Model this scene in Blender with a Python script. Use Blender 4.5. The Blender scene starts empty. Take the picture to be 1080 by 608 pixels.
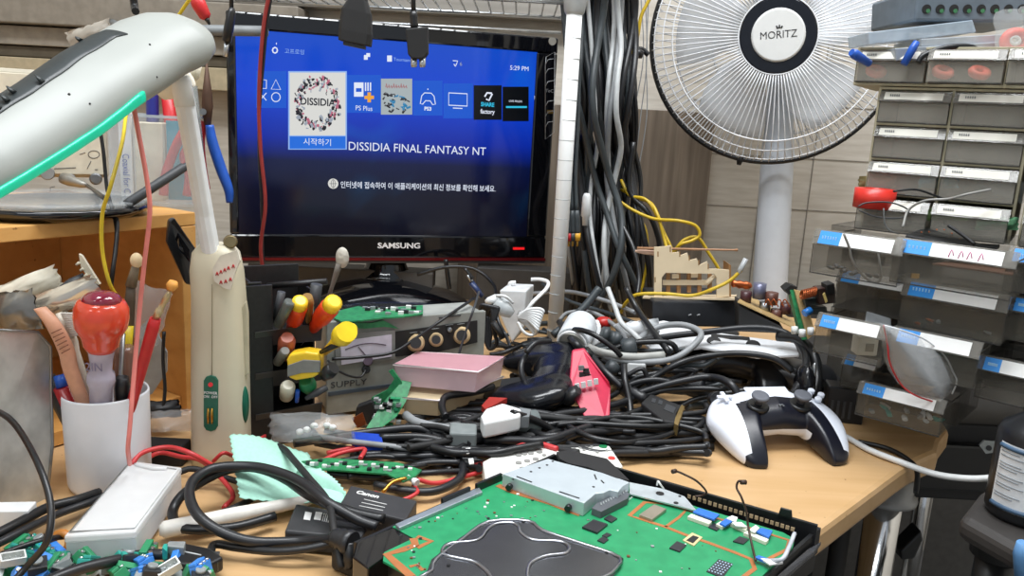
import bpy, math, random
from mathutils import Vector, Matrix
rnd = random.Random(7)
PI = math.pi
T = 0.74                      # height of the desk top above the floor
H = 0.345                     # camera above the desk top
F = 850.0; PITCH = math.radians(12); ROLL = math.radians(3.1)
COL = bpy.context.scene.collection

def _ray(px, py):
    u = (px-540)/F; v = -(py-304)/F
    c, s = math.cos(ROLL), math.sin(ROLL)
    x = u*c - v*s; y = u*s + v*c
    return Vector((x, math.cos(PITCH)+y*math.sin(PITCH), -math.sin(PITCH)+y*math.cos(PITCH)))
def G(px, py, h=0.0):         # point at height h above the desk
    r = _ray(px, py); t = (h-H)/r.z
    return Vector((r.x*t, r.y*t, h+T))
def V(px, py, Y):             # point at distance Y from the camera
    r = _ray(px, py); t = Y/r.y
    return Vector((r.x*t, Y, H+T+r.z*t))
def PL(px, py, o, n):         # point on the plane through o with normal n
    r = _ray(px, py); c = Vector((0, 0, H+T)); t = (o-c).dot(n)/r.dot(n)
    return c+r*t

# ---------------------------------------------------------------- materials
MATS = {}
def lin(h):
    h = h.lstrip('#'); out = []
    for i in (0, 2, 4):
        c = int(h[i:i+2], 16)/255
        out.append(c/12.92 if c <= .04045 else ((c+.055)/1.055)**2.4)
    return out
def mat(name, hexc, rough=.5, metal=0., alpha=1., var=.12, scale=60., bump=0., hex2=None, coat=0., emit=None, es=0., trans=0., stretch=None, spec=.5):
    if name in MATS: return MATS[name]
    m = bpy.data.materials.new(name); m.use_nodes = True
    nt = m.node_tree; b = nt.nodes['Principled BSDF']; L = nt.links
    c = lin(hexc)
    c2 = lin(hex2) if hex2 else [max(0, x*(1-var)) for x in c]
    c1 = c if hex2 else [min(1, x*(1+var*.6)) for x in c]
    tc = nt.nodes.new('ShaderNodeTexCoord'); src = tc.outputs['Object']
    if stretch:
        mp = nt.nodes.new('ShaderNodeMapping'); mp.inputs['Scale'].default_value = stretch
        L.new(src, mp.inputs['Vector']); src = mp.outputs['Vector']
    n = nt.nodes.new('ShaderNodeTexNoise'); n.inputs['Scale'].default_value = scale; n.inputs['Detail'].default_value = 3
    L.new(src, n.inputs['Vector'])
    r = nt.nodes.new('ShaderNodeValToRGB'); r.color_ramp.elements[0].position = .35; r.color_ramp.elements[1].position = .65
    r.color_ramp.elements[0].color = (*c2, 1); r.color_ramp.elements[1].color = (*c1, 1)
    L.new(n.outputs['Fac'], r.inputs['Fac']); L.new(r.outputs['Color'], b.inputs['Base Color'])
    b.inputs['Roughness'].default_value = rough; b.inputs['Metallic'].default_value = metal
    b.inputs['Alpha'].default_value = alpha; b.inputs['Coat Weight'].default_value = coat
    b.inputs['Transmission Weight'].default_value = trans
    b.inputs['Specular IOR Level'].default_value = spec
    if bump:
        bp = nt.nodes.new('ShaderNodeBump'); bp.inputs['Strength'].default_value = bump; bp.inputs['Distance'].default_value = .002
        L.new(n.outputs['Fac'], bp.inputs['Height']); L.new(bp.outputs['Normal'], b.inputs['Normal'])
    if emit:
        b.inputs['Emission Color'].default_value = (*lin(emit), 1); b.inputs['Emission Strength'].default_value = es
    MATS[name] = m
    return m

# ---------------------------------------------------------------- mesh builder
def crom(pts, k=6, closed=False):
    pts = [Vector(p) for p in pts]
    if len(pts) < 3: return pts
    out = []; n = len(pts); rng = range(n if closed else n-1)
    for i in rng:
        if closed: p0, p1, p2, p3 = pts[(i-1) % n], pts[i], pts[(i+1) % n], pts[(i+2) % n]
        else: p0 = pts[i-1] if i else pts[0]*2-pts[1]; p1 = pts[i]; p2 = pts[i+1]; p3 = pts[i+2] if i+2 < n else pts[-1]*2-pts[-2]
        for j in range(k):
            t = j/k
            out.append(.5*((2*p1)+(p2-p0)*t+(2*p0-5*p1+4*p2-p3)*t*t+(3*p1-p0-3*p2+p3)*t**3))
    if not closed: out.append(pts[-1])
    return out
class MB:
    def __init__(s): s.v = []; s.f = []; s.m = []; s.s = []
    def add(s, vs, fs, m=0, sm=False):
        o = len(s.v); s.v += [Vector(p) for p in vs]
        for f in fs: s.f.append([i+o for i in f]); s.m.append(m); s.s.append(sm)
        return s
    def box(s, a, b, m=0, M=None):
        x0, y0, z0 = a; x1, y1, z1 = b
        vs = [Vector(p) for p in ((x0,y0,z0),(x1,y0,z0),(x1,y1,z0),(x0,y1,z0),(x0,y0,z1),(x1,y0,z1),(x1,y1,z1),(x0,y1,z1))]
        if M: vs = [M @ p for p in vs]
        return s.add(vs, [(3,2,1,0),(4,5,6,7),(0,1,5,4),(1,2,6,5),(2,3,7,6),(3,0,4,7)], m)
    def rings(s, R, m=0, sm=True, c0=True, c1=True, closed=False):
        n = len(R[0]); o = len(s.v); k = len(R)
        for r in R: s.v += [Vector(p) for p in r]
        for i in range(k if closed else k-1):
            a = o+i*n; b = o+((i+1) % k)*n
            for j in range(n):
                s.f.append([a+j, a+(j+1) % n, b+(j+1) % n, b+j]); s.m.append(m); s.s.append(sm)
        if not closed:
            if c0: s.f.append([o+j for j in range(n)][::-1]); s.m.append(m); s.s.append(False)
            if c1: s.f.append([o+(k-1)*n+j for j in range(n)]); s.m.append(m); s.s.append(False)
        return s
    def rod(s, p0, p1, prof, n=14, m=0, flat=1.):
        p0 = Vector(p0); p1 = Vector(p1); d = (p1-p0); L = d.length; d = d/L
        u = d.cross(Vector((0, 0, 1))); u = Vector((1, 0, 0)) if u.length < .01 else u.normalized(); w = d.cross(u)
        R = []
        for t, r in prof:
            c = p0+d*(t*L)
            R.append([c+u*(r*math.cos(a))+w*(r*flat*math.sin(a)) for a in [2*PI*j/n for j in range(n)]])
        return s.rings(R, m)
    def cyl(s, p0, p1, r0, r1=None, n=16, m=0):
        return s.rod(p0, p1, [(0, r0), (1, r0 if r1 is None else r1)], n, m)
    def lathe(s, prof, c=(0, 0, 0), n=28, m=0, c0=True, c1=True):
        c = Vector(c); return s.rings([[c+Vector((r*math.cos(2*PI*j/n), r*math.sin(2*PI*j/n), z)) for j in range(n)] for r, z in prof], m, True, c0, c1)
    def tube(s, pts, r, n=8, m=0, k=6, closed=False, raw=False):
        P = [Vector(p) for p in pts] if raw else crom(pts, k, closed)
        P = [p for i, p in enumerate(P) if i == 0 or (p-P[i-1]).length > 1e-6]
        R = []; N = len(P); prev = None
        for i, p in enumerate(P):
            if closed: d = P[(i+1) % N]-P[i-1]
            else: d = P[min(i+1, N-1)]-P[max(i-1, 0)]
            if d.length < 1e-9: d = Vector((0, 0, 1))
            d.normalize()
            if prev is None:
                u = d.cross(Vector((0, 0, 1))); u = Vector((1, 0, 0)) if u.length < .01 else u.normalized()
            else:
                u = prev-d*prev.dot(d); u = u.normalized() if u.length > 1e-6 else Vector((1, 0, 0))
            prev = u; w = d.cross(u); rr = r(i/(N-1)) if callable(r) else r
            R.append([p+u*(rr*math.cos(2*PI*j/n))+w*(rr*math.sin(2*PI*j/n)) for j in range(n)])
        return s.rings(R, m, closed=closed)
    def slab(s, top, drop, m=0):     # closed polygon of world points pushed down by vector drop
        n = len(top); top = [Vector(p) for p in top]; d = Vector(drop)
        a = sum((top[i].x*top[(i+1) % n].y-top[(i+1) % n].x*top[i].y) for i in range(n))
        if a < 0: top = top[::-1]
        return s.add(top+[p+d for p in top], [list(range(n)), list(range(2*n-1, n-1, -1))]+[(i, i+n, (i+1) % n+n, (i+1) % n) for i in range(n)], m)
    def plate(s, pts, nrm, m=0):     # arbitrary polygon thickened along nrm
        n = len(pts); d = Vector(nrm); pts = [Vector(p) for p in pts]
        return s.add(pts+[p+d for p in pts], [list(range(n)), list(range(2*n-1, n-1, -1))]+[(i, i+n, (i+1) % n+n, (i+1) % n) for i in range(n)], m)
    def ell(s, c, r, m=0, n=16, k=9, M=None):
        c = Vector(c); R = []
        for i in range(k+1):
            a = -PI/2+PI*i/k; a = max(min(a, PI/2-.05), -PI/2+.05)
            ring = [Vector((r[0]*math.cos(a)*math.cos(2*PI*j/n), r[1]*math.cos(a)*math.sin(2*PI*j/n), r[2]*math.sin(a))) for j in range(n)]
            if M: ring = [M @ p for p in ring]
            R.append([c+p for p in ring])
        return s.rings(R, m)
    def sheet(s, grid, m=0, th=.0):  # grid of points -> smooth surface
        r = len(grid); c = len(grid[0]); vs = [p for row in grid for p in row]
        return s.add(vs, [(i*c+j, i*c+j+1, (i+1)*c+j+1, (i+1)*c+j) for i in range(r-1) for j in range(c-1)], m, True)
    def build(s, name, mats, parent=None, world=True, bevel=0, sub=0, solid=0, loc=None, seg=2, smooth_all=False):
        if not isinstance(mats, (list, tuple)): mats = [mats]
        me = bpy.data.meshes.new(name)
        vs = s.v
        o = bpy.data.objects.new(name, me)
        if parent is not None:
            if world: Mi = WM[parent.name].inverted(); vs = [Mi @ p for p in vs]
            WM[o.name] = WM[parent.name].copy()
            o.parent = parent
        else:
            if loc is None:
                n = len(vs); c = Vector((sum(p.x for p in vs)/n, sum(p.y for p in vs)/n, min(p.z for p in vs)))
                loc = c
            loc = Vector(loc)
            if world: vs = [p-loc for p in vs]
            o.location = loc; WM[o.name] = Matrix.Translation(loc)
        me.from_pydata([tuple(p) for p in vs], [], s.f)
        for m in mats: me.materials.append(m)
        me.polygons.foreach_set('material_index', s.m)
        me.polygons.foreach_set('use_smooth', [True]*len(s.s) if smooth_all else s.s)
        me.update()
        COL.objects.link(o)
        if bevel:
            b = o.modifiers.new('bevel', 'BEVEL'); b.width = bevel; b.segments = seg; b.limit_method = 'ANGLE'; b.angle_limit = math.radians(40)
        if sub:
            b = o.modifiers.new('sub', 'SUBSURF'); b.levels = sub; b.render_levels = sub
        if solid:
            b = o.modifiers.new('solid', 'SOLIDIFY'); b.thickness = solid; b.offset = 0
        return o
WM = {}
def tag(o, label, cat, group=None, kind=None):
    if label: o['label'] = label
    if cat: o['category'] = cat
    if group: o['group'] = group
    if kind: o['kind'] = kind
    return o
def struct(o): o['kind'] = 'structure'; return o
def thing(name, label, cat, loc=(0, 0, 0), rz=0., group=None, M=None):
    o = bpy.data.objects.new(name, None); COL.objects.link(o); o.empty_display_size = .02
    if M is None: M = Matrix.Translation(Vector(loc)) @ Matrix.Rotation(rz, 4, 'Z')
    o.matrix_world = M; WM[o.name] = M.copy()
    return tag(o, label, cat, group)
def text(body, size, M, m, parent, name='lettering', ext=.0002, align='CENTER', sx=1., bold=0.):
    cu = bpy.data.curves.new(name, 'FONT'); cu.body = body; cu.size = size; cu.extrude = ext; cu.align_x = align; cu.align_y = 'CENTER'; cu.offset = bold
    cu.resolution_u = 3
    to = bpy.data.objects.new('t', cu); COL.objects.link(to)
    bpy.context.view_layer.update()
    dg = bpy.context.evaluated_depsgraph_get()
    me = bpy.data.meshes.new_from_object(to.evaluated_get(dg)); bpy.data.objects.remove(to)
    me.transform(Matrix.Diagonal((sx, 1, 1, 1)))
    Mw = M if parent is None else WM[parent.name].inverted() @ M
    me.transform(Mw); me.materials.clear(); me.materials.append(m)
    o = bpy.data.objects.new(name, me); COL.objects.link(o)
    if parent is not None: o.parent = parent
    WM[o.name] = WM[parent.name].copy() if parent is not None else Matrix()
    return o
def frame3(o, x, up):         # matrix with X along x, Z along x cross up-ish (normal), Y ~ up
    x = Vector(x).normalized(); z = x.cross(Vector(up)).normalized(); y = z.cross(x)
    return Matrix(((x.x, y.x, z.x, o[0]), (x.y, y.y, z.y, o[1]), (x.z, y.z, z.z, o[2]), (0, 0, 0, 1)))
def cable(pts, r, m, label, cat='cable', group=None, name='cable', n=8):
    o = MB().tube(pts, r, n).build(name, m, loc=pts[0]); return tag(o, label, cat, group)

# ---------------------------------------------------------------- palette
BLK = mat('black_plastic', '#191a1c', .35); BLKM = mat('black_matte', '#1c1c1d', .65); GLOSS = mat('black_gloss', '#0b0c10', .08, coat=.5, var=.05)
RUB = mat('black_rubber', '#202124', .38, var=.1); DGR = mat('dark_grey', '#3b3d40', .5); GRY = mat('grey_plastic', '#777b7d', .5)
GCAB = mat('grey_cable', '#8d9092', .45); DCAB = mat('slate_cable', '#393f42', .45); LCAB = mat('pale_cable', '#b9bcbc', .4)
WHT = mat('white_plastic', '#e4e6e6', .4, var=.04); WHT2 = mat('milky_white', '#dcdde2', .45, var=.04); CRM = mat('cream_plastic', '#d9d2bd', .45, var=.06)
YEL = mat('yellow_wire', '#d9c02a', .4); YCAB = mat('yellow_cable', '#c5a524', .4); RED = mat('red_plastic', '#c2262a', .35); REDW = mat('red_wire', '#c83a3c', .4)
PINKW = mat('pink_wire', '#dd8078', .4); ORG = mat('orange_plastic', '#de5322', .35); YPL = mat('yellow_plastic', '#eec62c', .35)
SILV = mat('bright_metal', '#c9ccce', .3, 1.); STEEL = mat('steel', '#9a9c9e', .35, 1.); CHROME = mat('chrome', '#d8d8d8', .12, 1., var=.02)
LOGO = mat('logo_white', '#e6e6e8', .4)
GOLD = mat('gold_metal', '#c79a48', .3, 1.); COPP = mat('copper', '#b5623a', .35, .8); BLUE = mat('blue_plastic', '#1f55b4', .35); BLUET = mat('blue_tape', '#2e6fd0', .45)
PCB = mat('green_board', '#1d6b42', .45, hex2='#2d8a55', scale=180.); PCBB = mat('bright_green_board', '#1f8656', .4, hex2='#27925f', scale=90.)
TAN = mat('tan_trace', '#a8693c', .45); PAPER = mat('white_paper', '#e2e2e0', .7, var=.04); GREEN = mat('green_plastic', '#1f7a4a', .4)
CLEAR = mat('clear_plastic', '#cfd4d6', .12, alpha=.22, var=.02); SMOKE = mat('smoky_plastic', '#4a4844', .12, alpha=.34, var=.05); BAG = mat('clear_bag', '#d6d9db', .12, alpha=.28, var=.05, bump=.8, scale=50.)
# ================================================================ setting
fl = mat('floor_grey', '#6d6c6a', .6, var=.15, scale=8.)
struct(MB().box((-2.2, -1.6, -.05), (2.2, 1.9, 0)).build('floor', fl))
def wall_mat(name, ca, cb, wavex, bandc=None):
    m = bpy.data.materials.new(name); m.use_nodes = True; nt = m.node_tree; b = nt.nodes['Principled BSDF']; L = nt.links
    tc = nt.nodes.new('ShaderNodeTexCoord'); mp = nt.nodes.new('ShaderNodeMapping'); mp.inputs['Scale'].default_value = wavex
    L.new(tc.outputs['Object'], mp.inputs['Vector'])
    n = nt.nodes.new('ShaderNodeTexNoise'); n.inputs['Scale'].default_value = 1.; n.inputs['Detail'].default_value = 6
    L.new(mp.outputs['Vector'], n.inputs['Vector'])
    r = nt.nodes.new('ShaderNodeValToRGB'); r.color_ramp.elements[0].position = .3; r.color_ramp.elements[1].position = .7
    r.color_ramp.elements[0].color = (*lin(ca), 1); r.color_ramp.elements[1].color = (*lin(cb), 1)
    L.new(n.outputs['Fac'], r.inputs['Fac']); L.new(r.outputs['Color'], b.inputs['Base Color']); b.inputs['Roughness'].default_value = .6
    return m
WP = wall_mat('wallpaper', '#beb6a9', '#d2ccc1', (14, 14, 120))
struct(MB().box((-2.2, 1.75, 0), (2.2, 1.85, 2.6)).build('wall_back', WP))
struct(MB().box((1.35, -1.6, 0), (1.45, 1.75, 2.6)).build('wall_right', WP))
struct(MB().box((-1.45, -1.6, 0), (-1.35, 1.75, 2.6)).build('wall_left', WP))
# wallpaper joints
jm = mat('joint', '#8f897f', .7)
j = MB()
for px, y0, y1 in ((803, 190, 330), (868, 95, 280)):
    a = V(px, y0, 1.748); j.box((a.x-.001, 1.748, T-.02), (a.x+.001, 1.7505, T+.6))
for z in (.18, .29, .40): j.box((.36, 1.7482, T+z), (.9, 1.7505, T+z+.0015))
struct(j.build('trim_1', jm))
struct(MB().box((.35, 1.742, 0), (1.34, 1.7495, T-.04)).build('trim_6', mat('added_dark_panel', '#55524e', .6)))  # dark panel added to make the lower wall read darker
# brown wood-grain board on the wall
WB = wall_mat('wood_grain_board', '#6b5f52', '#8a7c6c', (90, 90, 4))
a = V(743, 240, 1.72); struct(MB().box((-.12, 1.72, T-.4), (a.x, 1.748, V(690, 116, 1.72).z)).build('trim_2', WB, bevel=.001))
GB = wall_mat('grey_laminate', '#8d8880', '#a19c94', (5, 5, 70))
struct(MB().box((-1.3, 1.70, T+.54), (.12, 1.747, T+1.2)).build('trim_3', GB, bevel=.002))
struct(MB().box((-1.3, 1.66, T+.475), (-.45, 1.747, T+.535)).build('trim_4', mat('beam_grey', '#8f877b', .5), bevel=.003))
struct(MB().box((-1.3, 1.69, T+.435), (-.45, 1.747, T+.472)).build('trim_5', mat('band_grey', '#a29a8d', .6), bevel=.002))
struct(MB().box((-1.3, 1.70, T+.412), (-.45, 1.747, T+.433)).build('trim_7', mat('band_olive', '#5f5647', .6), bevel=.002))
struct(MB().box((-1.3, 1.68, T+.365), (-.45, 1.747, T+.41)).build('trim_8', mat('band_beige', '#b8aa8c', .6), bevel=.002))
# ================================================================ desk
def wood(name, ca, cb, rot=0., sc=(2, 26, 26)):
    m = bpy.data.materials.new(name); m.use_nodes = True; nt = m.node_tree; b = nt.nodes['Principled BSDF']; L = nt.links
    tc = nt.nodes.new('ShaderNodeTexCoord'); mp = nt.nodes.new('ShaderNodeMapping'); mp.inputs['Scale'].default_value = sc; mp.inputs['Rotation'].default_value = (0, 0, rot)
    L.new(tc.outputs['Object'], mp.inputs['Vector'])
    n = nt.nodes.new('ShaderNodeTexNoise'); n.inputs['Scale'].default_value = 1.5; n.inputs['Detail'].default_value = 5; n.inputs['Distortion'].default_value = .6
    L.new(mp.outputs['Vector'], n.inputs['Vector'])
    n2 = nt.nodes.new('ShaderNodeTexNoise'); n2.inputs['Scale'].default_value = 150
    L.new(tc.outputs['Object'], n2.inputs['Vector'])
    r = nt.nodes.new('ShaderNodeValToRGB'); r.color_ramp.elements[0].position = .3; r.color_ramp.elements[1].position = .7
    r.color_ramp.elements[0].color = (*lin(ca), 1); r.color_ramp.elements[1].color = (*lin(cb), 1)
    L.new(n.outputs['Fac'], r.inputs['Fac'])
    r2 = nt.nodes.new('ShaderNodeValToRGB'); r2.color_ramp.elements[0].position = .22; r2.color_ramp.elements[1].position = .27
    r2.color_ramp.elements[0].color = (.3, .2, .12, 1); r2.color_ramp.elements[1].color = (1, 1, 1, 1)
    L.new(n2.outputs['Fac'], r2.inputs['Fac'])
    mx = nt.nodes.new('ShaderNodeMixRGB'); mx.blend_type = 'MULTIPLY'; mx.inputs['Fac'].default_value = .8
    L.new(r.outputs['Color'], mx.inputs['Color1']); L.new(r2.outputs['Color'], mx.inputs['Color2'])
    L.new(mx.outputs['Color'], b.inputs['Base Color']); b.inputs['Roughness'].default_value = .38
    return m
WOOD = wood('desk_wood', '#be9868', '#cda97d', 2.2)
HWOOD = wood('shelf_wood', '#c58f4c', '#d9a561', -.9)
e0, e1, e2 = G(865, 560), G(950, 497), G(978, 476)
desk = thing('desk', 'light wood desk top on a chrome leg, buried under electronics', 'desk', (e1.x, e1.y, 0))
ext = e0+(e0-e1).normalized()*.62
pts = [ext, e0, e1]
c = e2+Vector((.012, .02, 0))
for k in range(1, 6): pts.append(e1.lerp(e2, k/5)+Vector((.012, 0, 0))*(k/5)**2)
pts += [G(992, 466), G(1001, 454), Vector((.60, 1.12, T)), Vector((.95, 1.5, T)), Vector((-1.25, 1.5, T)), Vector((-1.25, .12, T)), Vector((ext.x-.3, .12, T))]
MB().slab(pts, (0, 0, -.028)).build('desk_top', WOOD, desk, bevel=.006)
lb = V(934, 524, .865)
leg = MB().cyl((lb.x, lb.y, 0), (lb.x, lb.y, lb.z), .0195, n=28).build('leg', CHROME, desk)
MB().lathe([(.0202, .0), (.033, .0), (.034, .004), (.031, .007), (.0285, .009), (.0285, T-.0295-lb.z)], (lb.x, lb.y, lb.z-.002)).build('collar', mat('grey_collar', '#8a8a88', .35), leg)
MB().cyl((-1., .4, 0), (-1., .4, T-.028), .0165, n=20).build('leg', CHROME, desk)
MB().cyl((-1., 1.4, 0), (-1., 1.4, T-.028), .0165, n=20).build('leg', CHROME, desk)
MB().cyl((.8, 1.42, 0), (.8, 1.42, T-.028), .0165, n=20).build('leg', CHROME, desk)
MB().box((-.9, 1.3, .2), (.56, 1.32, T-.03)).build('modesty_panel', BLKM, desk)
# black cabinet added for the darkness under the desk on the right
cb = thing('filler_cabinet', 'made-up black cabinet standing in for the dark space beside the desk', 'cabinet', (1.0, 1.2, 0))
zc = V(985, 527, 1.05).z
MB().box((.50, 1.05, zc), (1.3, 1.25, T-.035)).build('body', BLKM, cb, bevel=.004)
for x in (.53, 1.27): MB().cyl((x, 1.15, 0), (x, 1.15, zc), .014, n=12).build('leg', BLKM, cb)
MB().box((.52, 1.035, zc+.02), (1.28, 1.049, T-.06)).build('door', BLK, cb, bevel=.004)
p = V(962, 580, 1.08)
MB().plate([V(951, 592, 1.08), V(950, 582, 1.08), V(972, 560, 1.08), V(974, 570, 1.08), V(965, 590, 1.08)], (0, .03, 0)).build('hanging_bracket', BLK, cb, bevel=.003)
# ================================================================ side stool with bottle
sc = V(1060, 562, .72)
st = thing('side_table', 'black square topped stool at the right edge, holding a black bottle', 'stool', (sc.x+.03, .66, 0))
z0 = V(1040, 520, .72).z
q = [PL(px, py, Vector((0, 0, z0)), Vector((0, 0, 1))) for px, py in ((1012, 545), (1035, 516), (1130, 518), (1200, 590), (1110, 600))]
MB().slab(q, (0, 0, -.022)).build('seat', mat('dark_seat', '#3a3735', .5), st, bevel=.008, seg=3)
lc = V(1052, 580, .73); MB().cyl((lc.x+.0, lc.y, 0), (lc.x, lc.y, z0-.022), .018, n=20).build('leg', BLK, st)
MB().cyl((lc.x+.0, lc.y, z0-.07), (lc.x, lc.y, z0-.022), .024, n=20).build('column_sleeve', BLKM, st)
MB().lathe([(.10, 0), (.10, .01), (.03, .03), (.018, .05)], (lc.x, lc.y, 0)).build('base', BLK, st)
# ================================================================ monitor
mL = V(243, 273, 1.30); mR = V(575, 272, 1.46)
zb = (mL.z+mR.z)/2; mL.z = mR.z = zb
ux = (mR-mL).normalized(); uz = Vector((0, 0, 1)); un = ux.cross(uz)      # un points back? ux x uz
if un.y > 0: un = -un                                                      # face normal toward the viewer
Wm = (mR-mL).length; Hm = V(232, 10, 1.30).z-zb
MO = mL.copy()
def ms(px, py, d=0.): # picture pixel -> (s,t) on the monitor face
    p = PL(px, py, MO+un*d, un)-MO; return p.dot(ux), p.dot(uz)
def mp(s, t, d=0.): return MO+ux*s+uz*t+un*d
mon = thing('monitor', 'glossy black monitor showing a blue game console menu, behind the white pole', 'monitor', (MO+ux*Wm/2-un*.06))
mon.location.z = T; WM[mon.name] = Matrix.Translation(mon.location)
SL, ST0 = ms(252, 247); SR, ST1 = ms(567, 50); sT = ms(251, 36)[1]; ST1 = (ST1+sT)/2
def mbox(s0, s1, t0, t1, d0, d1, mb=None, m=0):
    mb = mb or MB(); P = [mp(s0, t0, d0), mp(s1, t0, d0), mp(s1, t1, d0), mp(s0, t1, d0)]
    return mb.plate(P[::-1], un*(d1-d0), m)
# bezel: four bars round the screen, and the back housing
bz = MB()
mbox(0, Wm, 0, ST0, -.02, 0, bz); mbox(0, Wm, ST1, Hm, -.02, 0, bz); mbox(0, SL, ST0, ST1, -.02, 0, bz); mbox(SR, Wm, ST0, ST1, -.02, 0, bz)
bz.build('bezel', GLOSS, mon, bevel=.003)
mbox(.01, Wm-.01, .012, Hm-.01, -.055, -.02).build('back_housing', BLKM, mon, bevel=.008)
mbox(.0, Wm, -.004, .0005, -.004, .003).build('trim_strip', mat('red_edge', '#5a1216', .15), mon)
mbox(.0, Wm, -.009, -.0045, -.012, .001).build('lower_lip', DGR, mon, bevel=.001)
# stand
sc_ = mp(Wm*.47, 0, -.03); sx_, sy_ = sc_.x, sc_.y
MB().rings([[Vector((sx_+a*math.cos(2*PI*j/24), sy_+.02+b*math.sin(2*PI*j/24), z)) for j in range(24)] for z, a, b in
  ((T+.040, .060, .040), (T+.055, .046, .030), (T+.075, .036, .022), (zb+.03, .032, .018))]).build('stand_neck', GLOSS, mon)
MB().rings([[Vector((sx_+a*math.cos(2*PI*j/36), sy_+.01+a*.72*math.sin(2*PI*j/36), z)) for j in range(36)] for z, a in
  ((T, .150), (T+.006, .154), (T+.016, .146), (T+.030, .118), (T+.042, .080), (T+.050, .045))]).build('stand_base', GLOSS, mon)
# screen: its picture is a node gradient
sm = bpy.data.materials.new('screen_picture'); sm.use_nodes = True; nt = sm.node_tree; b = nt.nodes['Principled BSDF']; L = nt.links
tc = nt.nodes.new('ShaderNodeTexCoord'); sp = nt.nodes.new('ShaderNodeSeparateXYZ'); L.new(tc.outputs['Generated'], sp.inputs[0])
r = nt.nodes.new('ShaderNodeValToRGB'); L.new(sp.outputs['Z'], r.inputs['Fac'])
E_ = r.color_ramp.elements; E_[0].position = 0; E_[0].color = (*lin('#020414'), 1); E_[1].position = 1; E_[1].color = (*lin('#0a4bc8'), 1)
for p_, c_ in ((.22, '#030720'), (.38, '#04103c'), (.5, '#0628a0'), (.72, '#0a42d2')):
    e = r.color_ramp.elements.new(p_); e.color = (*lin(c_), 1)
wv = nt.nodes.new('ShaderNodeTexNoise'); wv.inputs['Scale'].default_value = 2.; wv.inputs['Distortion'].default_value = 1.5; L.new(tc.outputs['Generated'], wv.inputs['Vector'])
mx = nt.nodes.new('ShaderNodeMixRGB'); mx.blend_type = 'SCREEN'; L.new(r.outputs['Color'], mx.inputs['Color1'])
r2 = nt.nodes.new('ShaderNodeValToRGB'); r2.color_ramp.elements[0].position = .55; r2.color_ramp.elements[1].position = .75; r2.color_ramp.elements[1].color = (.0, .06, .16, 1); r2.color_ramp.elements[0].color = (0, 0, 0, 1)
L.new(wv.outputs['Fac'], r2.inputs['Fac']); L.new(r2.outputs['Color'], mx.inputs['Color2'])
mg = nt.nodes.new('ShaderNodeMath'); mg.operation = 'MULTIPLY'; L.new(sp.outputs['Z'], mg.inputs[0]); mg.inputs[1].default_value = 1.; L.new(mg.outputs[0], mx.inputs['Fac'])
b.inputs['Base Color'].default_value = (.004, .004, .006, 1); b.inputs['Roughness'].default_value = .12; L.new(mx.outputs['Color'], b.inputs['Emission Color']); b.inputs['Emission Strength'].default_value = .8
mbox(SL-.001, SR+.001, ST0-.001, ST1+.001, -.008, -.003).build('screen', sm, mon)
scr = mon
def em(n, c, s=.8): return mat(n, '#000000', .3, emit=c, es=s)
eW = em('glow_white', '#dfe6f5', .85); eB1 = em('glow_tile_blue', '#1458d0', .8); eB2 = em('glow_bar_blue', '#1e6ad8', .85); eCY = em('glow_cyan', '#35c3e8'); eK = em('glow_black', '#03060c', .8)
eLB = em('glow_light_blue', '#8fb4f0'); eOR = em('glow_orange', '#f0a83a'); eB3 = em('glow_deep_blue', '#0a2f9c'); eDK = em('glow_dark', '#20222c'); ePK = em('glow_rose', '#b8667c'); eGR = em('glow_grey', '#9aa3b0'); eIV = em('glow_ivory', '#dcdcd8', .8)
def prect(x0, y0, x1, y1, d0, d1, mb=None, m=0):
    a = ms(x0, y0); b_ = ms(x1, y1); c = ms(x0, y1); e = ms(x1, y0)
    mb = mb or MB(); P = [mp(*c, d0), mp(*b_, d0), mp(*e, d0), mp(*a, d0)]
    return mb.plate(P[::-1], un*(d1-d0), m)
D0 = -.003
tl = prect(270, 75, 302, 114, D0, -.0024); tl.build('shop_tile', eB1, mon)
def line(mb, pts, r, d=-.0022, m=0, closed=False):
    mb.tube([mp(*ms(*p), d) for p in pts], r, 5, m, raw=True, closed=closed); return mb
ic = MB()
line(ic, [(274, 84), (281, 84.5), (281, 93.5), (274, 93)], .0007, closed=True)
line(ic, [(291, 84), (286, 94), (296, 94.5)], .0007, closed=True)
line(ic, [(274, 98), (281, 106)], .0007); line(ic, [(281, 98), (274, 106)], .0007)
line(ic, [(291+4.6*math.cos(a), 102.5+4.8*math.sin(a)) for a in [PI*k/8 for k in range(16)]], .0007, closed=True)
ic.build('shape_symbols', eW, mon)
prect(304, 75, 366, 158, D0, -.0022).build('tile_frame', eLB, mon)
art = prect(305.5, 76.5, 364.5, 143, -.0022, -.0018); art.build('cover_picture', eIV, mon)
r_ = random.Random(3); s1 = MB(); s2 = MB(); s3 = MB()
for k in range(46):                              # loose ring of dark strokes round the title
    a = 2*PI*k/46+r_.uniform(-.06, .06); cx, cy = 335+20.*math.cos(a), 109+23.*math.sin(a)
    for q_ in range(4):
        bx, by = cx+r_.uniform(-3.5, 3.5), cy+r_.uniform(-5, 5); ex_, ey_ = bx+r_.uniform(-2.5, 2.5), by+r_.uniform(-5.5, 5.5)
        (s1, s1, s2, s3)[(k+q_*3) % 4].tube([mp(*ms(bx, by), -.0016), mp(*ms((bx+ex_)/2+r_.uniform(-1, 1), (by+ey_)/2), -.0016), mp(*ms(ex_, ey_), -.0016)], r_.uniform(.0007, .0024)*(1.25 if math.sin(a) > .3 else 1), 5, k=2)
s1.build('figures_dark', eDK, mon); s2.build('figures_grey', eGR, mon); s3.build('figures_rose', ePK, mon)
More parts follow.
